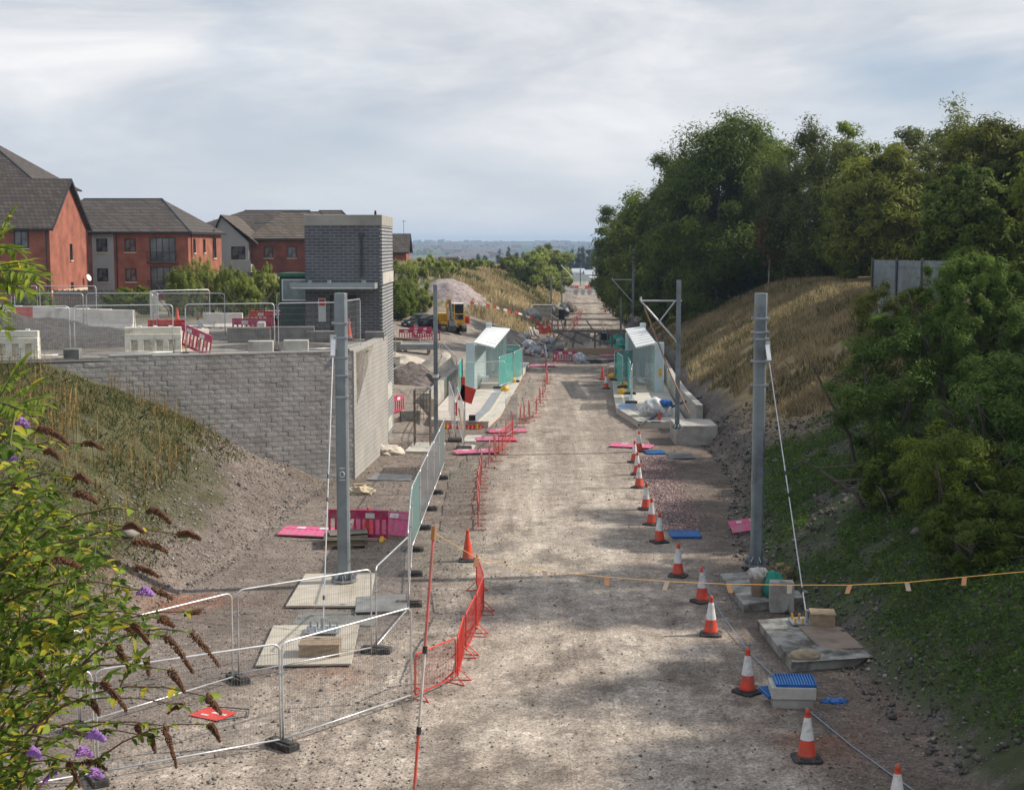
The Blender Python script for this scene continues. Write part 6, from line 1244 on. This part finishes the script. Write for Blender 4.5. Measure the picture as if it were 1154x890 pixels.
# block pallets
p = onG(611, 362); t = thing('block_stack', 'shrink-wrapped pallet of grey blocks on the left verge', 'pallet', p)
for k in range(3): mb = MB(); [mb.box(-1.1+j*.75, -.4+j*.75, 0, 1.0, .05+k*.6, .6+k*.6) for j in range(3)]; mb.build('block_layer', conc, t, bevel=.02)
mb = MB(); mb.box(-1.2, 1.2, -.05, 1.05, 1.83, 1.9); mb.build('cover', concl, t)
for i, (x, y) in enumerate([(598, 362), (625, 356), (632, 357), (640, 352)]):
    p = onG(x, y); lumpy('material_pile', 'small mixed pile by the far left verge, %s from the left' % FIRST[i], 'pile', p, 1.0, .7, 1.3, [conc, concd, darkgrey, timberg][i], 60+i, .7, 3)
# person-sized dark shape by the far verge: barrel
p = onG(633, 360); t = thing('oil_drum', 'dark upright drum by the far verge piles', 'drum', p); mb = MB(); mb.lathe([(.4, 0), (.4, .6), (.42, .62), (.4, .65), (.4, 1.3), (.3, 1.33)], 16); mb.build('body', black, t)
# red/white tape line on posts at bank foot
pts = [(530, 352), (548, 354), (563, 357), (580, 362), (597, 368), (612, 375)]; prev = None
t = thing('tape_fence', 'red and white tape strung on stakes along the bank foot', 'tape fence', onG(*pts[0])); o0 = t.location.copy(); W = []
for x, y in pts: p = onG(x, y); W.append(p-o0); mb = MB(); mb.tube([p-o0, p-o0+Vector((0, 0, 1.2))], .03, 5); mb.build('stake', timber, t)
for k, (a, b) in enumerate(zip(W[:-1], W[1:])):
    for j in range(4):
        u = a.lerp(b, j/4)+Vector((0, 0, 1.0)); v = a.lerp(b, (j+1)/4)+Vector((0, 0, 1.0)); mb = MB(); mb.beam(u, v, .02, .22); mb.build('tape', [redplas, whitep][(k*4+j) % 2], t) if (k*4+j) % 3 != 2 else None
# far haul road barriers and far stop
for i in range(6):
    p = onG(641+i*2.2, 374-i*3.4); place(oldbar, used, p, rz=R(70), label='faded red barrier on the far haul road, %s from the camera' % FIRST[i], group='faded barriers on the far haul road')
for i in range(9):
    p = onG(641+i*3.9, 331+(i % 2)); place(jw, used, p, rz=.0, label='white barrier closing the far stop, %s from the left' % FIRST[i], group='barriers closing the far stop', sc=(1.1, 1.1, 1.1))
for i in range(10):
    p = onG(638+i*3.9, 327); place([plasr, jr, jw][i % 3], used, p, rz=.0, label='red or white panel behind the far stop barriers, %s from the left' % FIRST[i], group='red panels at the far stop', sc=(1.1, 1.1, 1.0))
for i, (x, sgn) in enumerate([(638, -1), (673, 1)]):
    p = onG(x, 331); t = thing('platform_shelter', ['tiny white shelter at the far stop, left side', 'tiny white shelter at the far stop, right side'][i], 'shelter', p)
    mb = MB(); mb.box(-.8, .8, 0, .3, 0, 3.0); mb.build('end_panel', whitep, t); mb = MB(); mb.box(-1.3, 1.3, -.3, 9, 3.0, 3.2); mb.build('canopy', whitep, t); mb = MB(); mb.box(-.7*1, -.6, .3, 8, 0, 3); mb.build('rear_glazing', clear, t)
block('concrete_pad', 'pale slab strip before the far stop', 'concrete pad', [(13.5, 300), (20.5, 300), (20.8, 308), (13.6, 308)], -.1, .12, concl)
for i in range(6):
    p = onG(681+i*1.7, 352-i*4); place(oldbar, used, p, rz=R(80), label='faded barrier along the right of the far road, %s from the camera' % FIRST[i], group='barriers right of the far road')

# ------------------------------------------------------------------ car
p = onG(475, 371); t = thing('parked_car', 'dark blue-grey hatchback parked below the green bushes', 'car', (p.x+.0, p.y+1, p.z), R(38)); t.scale = (.92, .92, .92)
paint = M('car_paint', (.05, .06, .075), .25, .5, .1, 3, spec=.6)
side = [(-2.05, .32), (-2.08, .62), (-1.95, .86), (-1.15, 1.0), (-.55, 1.42), (.3, 1.50), (1.25, 1.44), (1.85, 1.0), (2.02, .9), (2.05, .35)]
mb = MB(); n = len(side); rings = []
for yy_, k in ((-.86, .0), (-.80, 1.0), (.80, 1.0), (.86, .0)):
    rings.append([Vector((x*(.985 if k == 0 else 1), yy_*(1 if z < 1.0 else .86 if k else .87), z if k else z*.98+.01)) for x, z in side])
mb.add([v for r_ in rings for v in r_], [(i*n+j, i*n+(j+1) % n, (i+1)*n+(j+1) % n, (i+1)*n+j) for i in range(3) for j in range(n)]+[tuple(reversed(range(n))), tuple(range(3*n, 4*n))])
mb.build('body', paint, t, bevel=.03)
mb = MB(); mb.add([(-1.12, -.66, 1.03), (-1.12, .66, 1.03), (-.60, .58, 1.41), (-.60, -.58, 1.41)], [(0, 1, 2, 3)][::1]); mb.v = [tuple(Vector(v)+Vector((-.02, 0, .02))) for v in mb.v]; mb.build('windscreen', glass, t)
for s in (-1, 1):
    mb = MB(); y = s*.80; q = [(-.95, y*1.0, 1.03), (1.55, y, 1.03), (1.15, y*.9, 1.38), (-.45, y*.9, 1.38)]; mb.add([*q, *[(a, b+s*.03, c) for a, b, c in q]], [(0, 1, 2, 3), (7, 6, 5, 4), (0, 4, 5, 1), (2, 6, 7, 3)]); mb.build('side_window', glass, t)
for x in (-1.3, 1.3):
    for s in (-1, 1):
        wv = thing('wheel', None, None, (x, s*.78, .33)); wv.parent = t; wv.rotation_euler = (R(90), 0, 0)
        mb = MB(); mb.lathe([(.2, -.1), (.32, -.1), (.33, -.06), (.33, .06), (.32, .1), (.2, .1)], 20); mb.build('tyre', rubber, wv); mb = MB(); mb.lathe([(.2, -.105), (.1, -.112), (.1, .112), (.2, .105)], 14); mb.build('rim', galvb, wv)
for s in (-1, 1): mb = MB(); mb.box(-2.09, -1.93, s*.62-.17, s*.62+.17, .66, .82); mb.build('headlight', sleeve, t, bevel=.02)
mb = MB(); mb.box(-2.10, -2.06, -.4, .4, .42, .6); mb.build('grille', black, t); mb = MB(); mb.box(-2.115, -2.10, -.25, .25, .44, .55); mb.build('number_plate', whitep, t)
for s in (-1, 1): mb = MB(); mb.box(-.85, -.68, s*.92-.09, s*.92+.09, .98, 1.12); mb.build('mirror', paint, t, bevel=.02)
# excavator
p = onG(508, 352); t = thing('excavator', 'yellow tracked excavator with a glazed cab in front of the pink gravel heap', 'excavator', (p.x, p.y, p.z), R(-75))
ey = M('digger_yellow', (.62, .34, .02), .45, 0, .15, 2, (.3, .2, .08), .3)
for s in (-1, 1):
    mb = MB(); mb.ext([(-1.5, .25), (-1.3, 0.02), (1.3, .02), (1.5, .25), (1.5, .45), (1.3, .62), (-1.3, .62), (-1.5, .45)], 'y', s*1.0-.22, s*1.0+.22); mb.build('track', rubber, t, bevel=.03)
mb = MB(); mb.box(-1.5, 1.1, -1.1, 1.1, .75, 1.0); mb.box(-1.6, -.1, -1.12, 1.12, 1.0, 1.75); mb.tube([(-1.0, .0, .6), (-1.0, 0, .8)], .5, 12); mb.box(-1.0, 1.0, -.6, .6, .5, .75); mb.build('body', ey, t, bevel=.04)
mb = MB(); mb.box(-.05, 1.15, .05, 1.05, 1.0, 1.1); [mb.box(a, a+.09, b, b+.09, 1.1, 2.65) for a in (-.05, 1.06) for b in (.05, .96)]; mb.box(1.1, 1.18, .05, 1.05, 1.1, 1.2); mb.build('cab_frame', ey, t); mb = MB(); mb.box(-.1, 1.2, 0, 1.1, 2.65, 2.75); mb.build('cab_roof', whitep, t, bevel=.03)
mb = MB(); mb.box(.0, 1.1, .09, 1.0, 1.1, 2.64); mb.build('cab_glass', glass, t)
mb = MB(); mb.beam((.9, -.4, 1.1), (.4, -.4, 2.9), .26, .32); mb.beam((.4, -.4, 2.9), (1.4, -.4, 3.05), .24, .3); mb.build('boom', ey, t, bevel=.03); mb = MB(); mb.beam((1.4, -.4, 3.1), (2.3, -.4, 1.2), .22, .24); mb.build('stick', darkgrey, t, bevel=.03)
mb = MB(); mb.box(1.19, 1.26, 0, 1.1, .9, 1.0); mb.box(1.19, 1.26, 0, 1.1, 1.7, 1.78); mb.box(1.19, 1.26, 0, .08, 1.0, 1.7); mb.box(1.19, 1.26, 1.02, 1.1, 1.0, 1.7); mb.build('cab_guard', ey, t)
mb = MB(); mb.ext([(1.9, .3), (2.5, .2), (2.7, .7), (2.4, 1.2), (2.1, 1.1)], 'y', -.75, -.05); mb.build('bucket', darkgrey, t, bevel=.03); mb = MB(); mb.tube([(1.0, -.4, 1.3), (1.2, -.4, 2.8)], .07, 8); mb.build('ram', galvb, t)
for i in range(3):
    p = onG(505+i*7, 371); place([wr, jw, wr][i], used, p, rz=.1, label='barrier beside the excavator, %s' % ['red at left', 'white in the middle', 'red at right'][i], group='barriers below the excavator')

# ------------------------------------------------------------------ foreground buddleia and sapling
rb = random.Random(4); rn = np.random.default_rng(4)
bud = thing('buddleia_bush', 'large buddleia in the left foreground with brown and lilac flower spikes', 'bush', (-3.3, 7.0, Hs(-3.3, 7.0)))
ob = bud.location.copy()
def biglf(C, D, U, ln, wd, fold=.25):
    # lanceolate folded leaves: C base, D direction, U up-ish; returns 4 quads-as-tri-free mesh
    D = D/np.linalg.norm(D, axis=1)[:, None]; S = np.cross(D, U); S /= np.linalg.norm(S, axis=1)[:, None]; N_ = np.cross(S, D)
    l = ln[:, None]; w_ = wd[:, None]; dp = N_*(-.10)*l
    m1 = C+D*l*.35; m2 = C+D*l*.7+dp*.5; tp = C+D*l+dp*1.6
    V = np.stack([C, m1+S*w_+N_*w_*fold, m2+S*w_*.7+N_*w_*fold, tp, m2-S*w_*.7+N_*w_*fold, m1-S*w_+N_*w_*fold, m1, m2], 1)
    Fq = np.array([[0, 1, 2, 7], [0, 7, 2, 2]])
    n = len(C); F4 = np.array([[0, 1, 2, 7], [0, 7, 4, 5], [7, 2, 3, 3], [7, 3, 4, 4]])
    return V.reshape(-1, 3), n
def leafmesh(name, C, D, ln, wd, mt, par, tint, odd):
    U = np.tile([0, -.2, 1.0], (len(C), 1))+rn.normal(0, .35, (len(C), 3)); V, n = biglf(C, D, U, ln, wd)
    quads = np.array([[0, 6, 7], [0, 7, 5], [0, 1, 6], [1, 2, 7], [1, 7, 6], [2, 3, 7], [3, 4, 7], [4, 5, 7]]); quads = np.array([[0, 1, 6], [6, 1, 2], [6, 2, 7], [7, 2, 3], [7, 3, 4], [7, 4, 6], [6, 4, 5], [6, 5, 0]])
    Fc = (quads[None]+(np.arange(n)*8)[:, None, None]).reshape(-1, 3)
    return npmesh(name, V-np.array(par.location), Fc, mt, par, {'tint': np.repeat(tint, 8), 'odd': np.repeat(odd, 8)}, k=3)
# flower spikes: (px base, py base, px tip, py tip, distance)
sp = [(40, 484, 78, 501), (92, 500, 116, 506), (51, 508, 67, 517), (84, 538, 100, 545), (84, 555, 110, 567), (167, 575, 193, 590), (140, 593, 162, 601), (200, 602, 226, 608), (151, 610, 189, 622), (46, 602, 94, 624), (152, 640, 179, 650), (170, 664, 194, 675), (227, 689, 208, 693),
      (213, 712, 247, 751), (184, 716, 218, 759), (180, 697, 196, 706), (190, 755, 208, 780), (231, 784, 249, 804), (235, 816, 248, 836), (113, 769, 143, 801), (131, 727, 147, 758), (184, 817, 199, 865), (154, 817, 161, 836), (42, 755, 57, 785), (165, 742, 168, 762), (147, 703, 168, 726), (76, 858, 90, 886), (92, 859, 120, 867), (205, 795, 190, 803), (102, 790, 112, 805), (60, 630, 92, 640), (20, 700, 44, 712), (120, 700, 150, 712), (10, 545, 30, 560), (170, 830, 175, 848)]
purp = [(4, 514, 18, 519), (20, 476, 32, 482), (158, 665, 172, 670), (100, 827, 118, 834), (88, 846, 104, 852), (33, 847, 46, 854), (47, 885, 66, 870), (102, 870, 116, 876)]
spk_bases = []
def spike(a, b, Yd, purple=False):
    A_ = GY(a[0], a[1], Yd); B_ = GY(b[0], b[1], Yd+rb.uniform(-.25, .1)); l = (B_-A_).length; ctrl = (A_+B_)/2+Vector((0, 0, l*.12)); mb = MB()
    rmax = .017 if not purple else .02
    for k in range(int(300 if not purple else 260)):
        u = rb.random()**.85; c = (A_*(1-u)+ctrl*u)*(1-u)+(ctrl*(1-u)+B_*u)*u; r_ = rmax*(1-u*.75)*(rb.random()**.4); a_ = rb.uniform(0, 6.28); d = Vector((math.cos(a_), math.sin(a_)*.8, math.sin(a_+1)))*r_
        s = rb.uniform(.003, .0065)*(1.3 if purple else 1); o = c+d-ob
        mb.add([o+Vector((s, 0, 0)), o+Vector((-s*.5, s, 0)), o+Vector((-s*.5, -s, 0)), o+Vector((0, 0, s*1.3)), o-Vector((0, 0, s))], [(0, 1, 3), (1, 2, 3), (2, 0, 3), (1, 0, 4), (2, 1, 4), (0, 2, 4)])
    mb.tube([A_-ob, ctrl-ob, B_-ob], [.004, .003, .001], 4); mb.build('flower_spike', purplefl if purple else brownfl, bud)
    spk_bases.append((A_, (A_-B_).normalized()))
for i, s in enumerate(sp): spike(s[:2], s[2:], 6.4+rb.uniform(-.5, .9))
for i, s in enumerate(purp): spike(s[:2], s[2:], 6.2+rb.uniform(-.3, .6), True)
mb = MB(); LC, LD = [], []
roots = [Vector((-3.6, 7.2, ob.z)), Vector((-3.0, 6.8, ob.z)), Vector((-3.9, 7.8, ob.z)), Vector((-3.3, 7.5, ob.z))]
for A_, d in spk_bases:
    r0 = rb.choice(roots)+Vector((rb.uniform(-.3, .3), rb.uniform(-.3, .3), 0)); c1 = Vector((A_.x*.45+r0.x*.55-.1, (A_.y+r0.y)/2, max(A_.z+.15, 7.0+.25*rb.random()))); pts = []
    for k in range(13): u = k/12; pts.append((r0*(1-u)+c1*u)*(1-u)+(c1*(1-u)+A_*u)*u)
    mb.tube([p-ob for p in pts], [.011-.008*k/12 for k in range(13)], 5)
    for k in range(5, 13):
        p = pts[k]; dd = (pts[min(k+1, 12)]-pts[k-1]).normalized()
        for rep in range(3 if k < 11 else 3):
            pp = pts[k-1].lerp(p, rb.random())
            for s in (-1, 1):
                a_ = rb.uniform(0, 3.14); sd_ = dd.cross(Vector((math.cos(a_)*.4, .3, 1))).normalized()*s; LC.append(pp); LD.append(sd_+dd*.5+Vector((0, 0, rb.uniform(-.5, .3))))
mb.build('stems', M('buddleia_stem', (.13, .07, .04), .8), bud)
# side shoots filling the body of the bush
poly = [(0, 470), (28, 500), (70, 560), (118, 610), (142, 660), (168, 700), (165, 745), (140, 760), (95, 790), (60, 800), (30, 830), (40, 890), (0, 890)]
def inside(x, y):
    c = False; j = len(poly)-1
    for i in range(len(poly)):
        if (poly[i][1] > y) != (poly[j][1] > y) and x < (poly[j][0]-poly[i][0])*(y-poly[i][1])/(poly[j][1]-poly[i][1])+poly[i][0]: c = not c
        j = i
    return c
mb = MB(); cnt = 0
while cnt < 470:
    x = rb.uniform(-60, 175); y = rb.uniform(480, 900)
    if not (inside(max(x, 1), min(y, 889))) or rb.random() > 1.2-1.05*max(x, 0)/175 or (y < 560 and rb.random() < .45): continue
    if 740 < y < 860 and x < 120 and rb.random() < .35: continue
    cnt += 1; Yd = rb.uniform(6.0, 8.4); A_ = GY(x, y, Yd); d = Vector((rb.uniform(.0, 1), rb.uniform(-.7, .3), rb.uniform(-.3, .9))).normalized(); l = rb.uniform(.12, .26); B_ = A_-d*l
    mb.tube([B_-ob, (A_+B_)/2+Vector((0, 0, .01))-ob, A_-ob], [.004, .003, .0015], 4)
    for k in range(4):
        pp = B_.lerp(A_, .25+k*.25)
        for s in (-1, 1):
            sd_ = d.cross(Vector((rb.uniform(-.6, .6), rb.uniform(-.6, .6), 1))).normalized()*s; LC.append(pp); LD.append(sd_+d*.8+Vector((0, 0, rb.uniform(-.4, .2))))
    LC.append(A_); LD.append(d)
mb.build('side_shoots', M('shoot', (.16, .15, .05), .7), bud)['kind'] = 'stuff'
n = len(LC); C_ = np.array([tuple(v) for v in LC]); D_ = np.array([tuple(v) for v in LD]); od = (rn.random(n) < .13).astype(float)*rn.uniform(.5, 1, n)
leafmesh('foliage', C_, D_, rn.uniform(.04, .10, n), rn.uniform(.010, .019, n), Mleaf('buddleia_leaves', (.06, .12, .018), (.30, .40, .055), (.68, .56, .06), .5, .4), bud, rn.random(n)**1.7, od)
# pale blossom flecks
mb = MB()
for x, y in [(30, 492), (158, 577), (180, 664), (206, 700), (110, 497), (195, 772), (118, 768)]:
    p = GY(x, y, 6.5)-ob
    for k in range(12): d = Vector((rb.gauss(0, .012), rb.gauss(0, .012), rb.gauss(0, .008))); s = .006; mb.add([p+d+Vector((s, 0, 0)), p+d+Vector((-s, s, 0)), p+d+Vector((0, -s, s))], [(0, 1, 2)])
mb.build('pale_blossom', sleeve, bud)
# sapling with pinnate leaves at the upper left
sap = thing('sapling', 'bright green sapling with long narrow leaflets at the left edge', 'sapling', (-3.9, 8.6, Hs(-3.9, 8.6))); os_ = sap.location.copy()
LC, LD = [], []; mb = MB(); r0 = Vector((-3.9, 8.6, os_.z)); top = GY(-12, 255, 8.2)
mb.tube([r0-os_, (r0+top)/2+Vector((-.15, 0, 0))-os_, top-os_], [.03, .02, .01], 6)
for (bx_, by_, ex, ey_) in [(-12, 300, 12, 243), (-12, 305, 42, 300), (-15, 310, 48, 312), (-12, 320, 28, 328), (-14, 285, 22, 285), (-14, 330, 8, 350), (-15, 300, 40, 318), (-20, 345, 6, 372), (-10, 470, 28, 405), (-12, 475, 45, 430), (-14, 480, 50, 448), (-12, 470, 55, 458), (-12, 460, 20, 425), (-15, 455, 35, 470), (-16, 300, 5, 262)]:
    Yd = rb.uniform(7.6, 8.8); A_ = GY(bx_, by_, Yd); B_ = GY(ex, ey_, Yd-rb.uniform(0, .4)); cm = (A_+B_)/2+Vector((0, 0, .06)); pts = [(A_*(1-u)+cm*u)*(1-u)+(cm*(1-u)+B_*u)*u for u in np.linspace(0, 1, 9)]
    mb.tube([p-os_ for p in pts], [.007-.005*k/8 for k in range(9)], 4); l0 = (r0*.5+top*.5)
    mb.tube([Vector((l0.x, l0.y, A_.z-.25))-os_, A_-os_], .007, 4)
    for k in range(1, 9):
        dd = (pts[k]-pts[k-1]).normalized()
        for rep in range(2):
            pp = pts[k-1].lerp(pts[k], rep*.5)
            for s in (-1, 1): sd_ = dd.cross(Vector((0, -.5, 1))).normalized()*s; LC.append(pp); LD.append(sd_*.8+dd*.7+Vector((0, 0, rb.uniform(-.35, .15))))
    LC.append(pts[-1]); LD.append(dd)
mb.build('stems', bark, sap); n = len(LC); C_ = np.array([tuple(v) for v in LC]); D_ = np.array([tuple(v) for v in LD])
leafmesh('foliage', C_, D_, rn.uniform(.06, .11, n), rn.uniform(.009, .015, n), lf_bright, sap, rn.random(n), (rn.random(n) < .04).astype(float))
# unused prototypes
for pr in (heras, herasn, redbar, oldbar, plas, plasp, plasr, cone, conep, wbar, jw, jr):
    if not used.get(pr.name):
        for c in list(pr.children): bpy.data.objects.remove(c)
        bpy.data.objects.remove(pr)
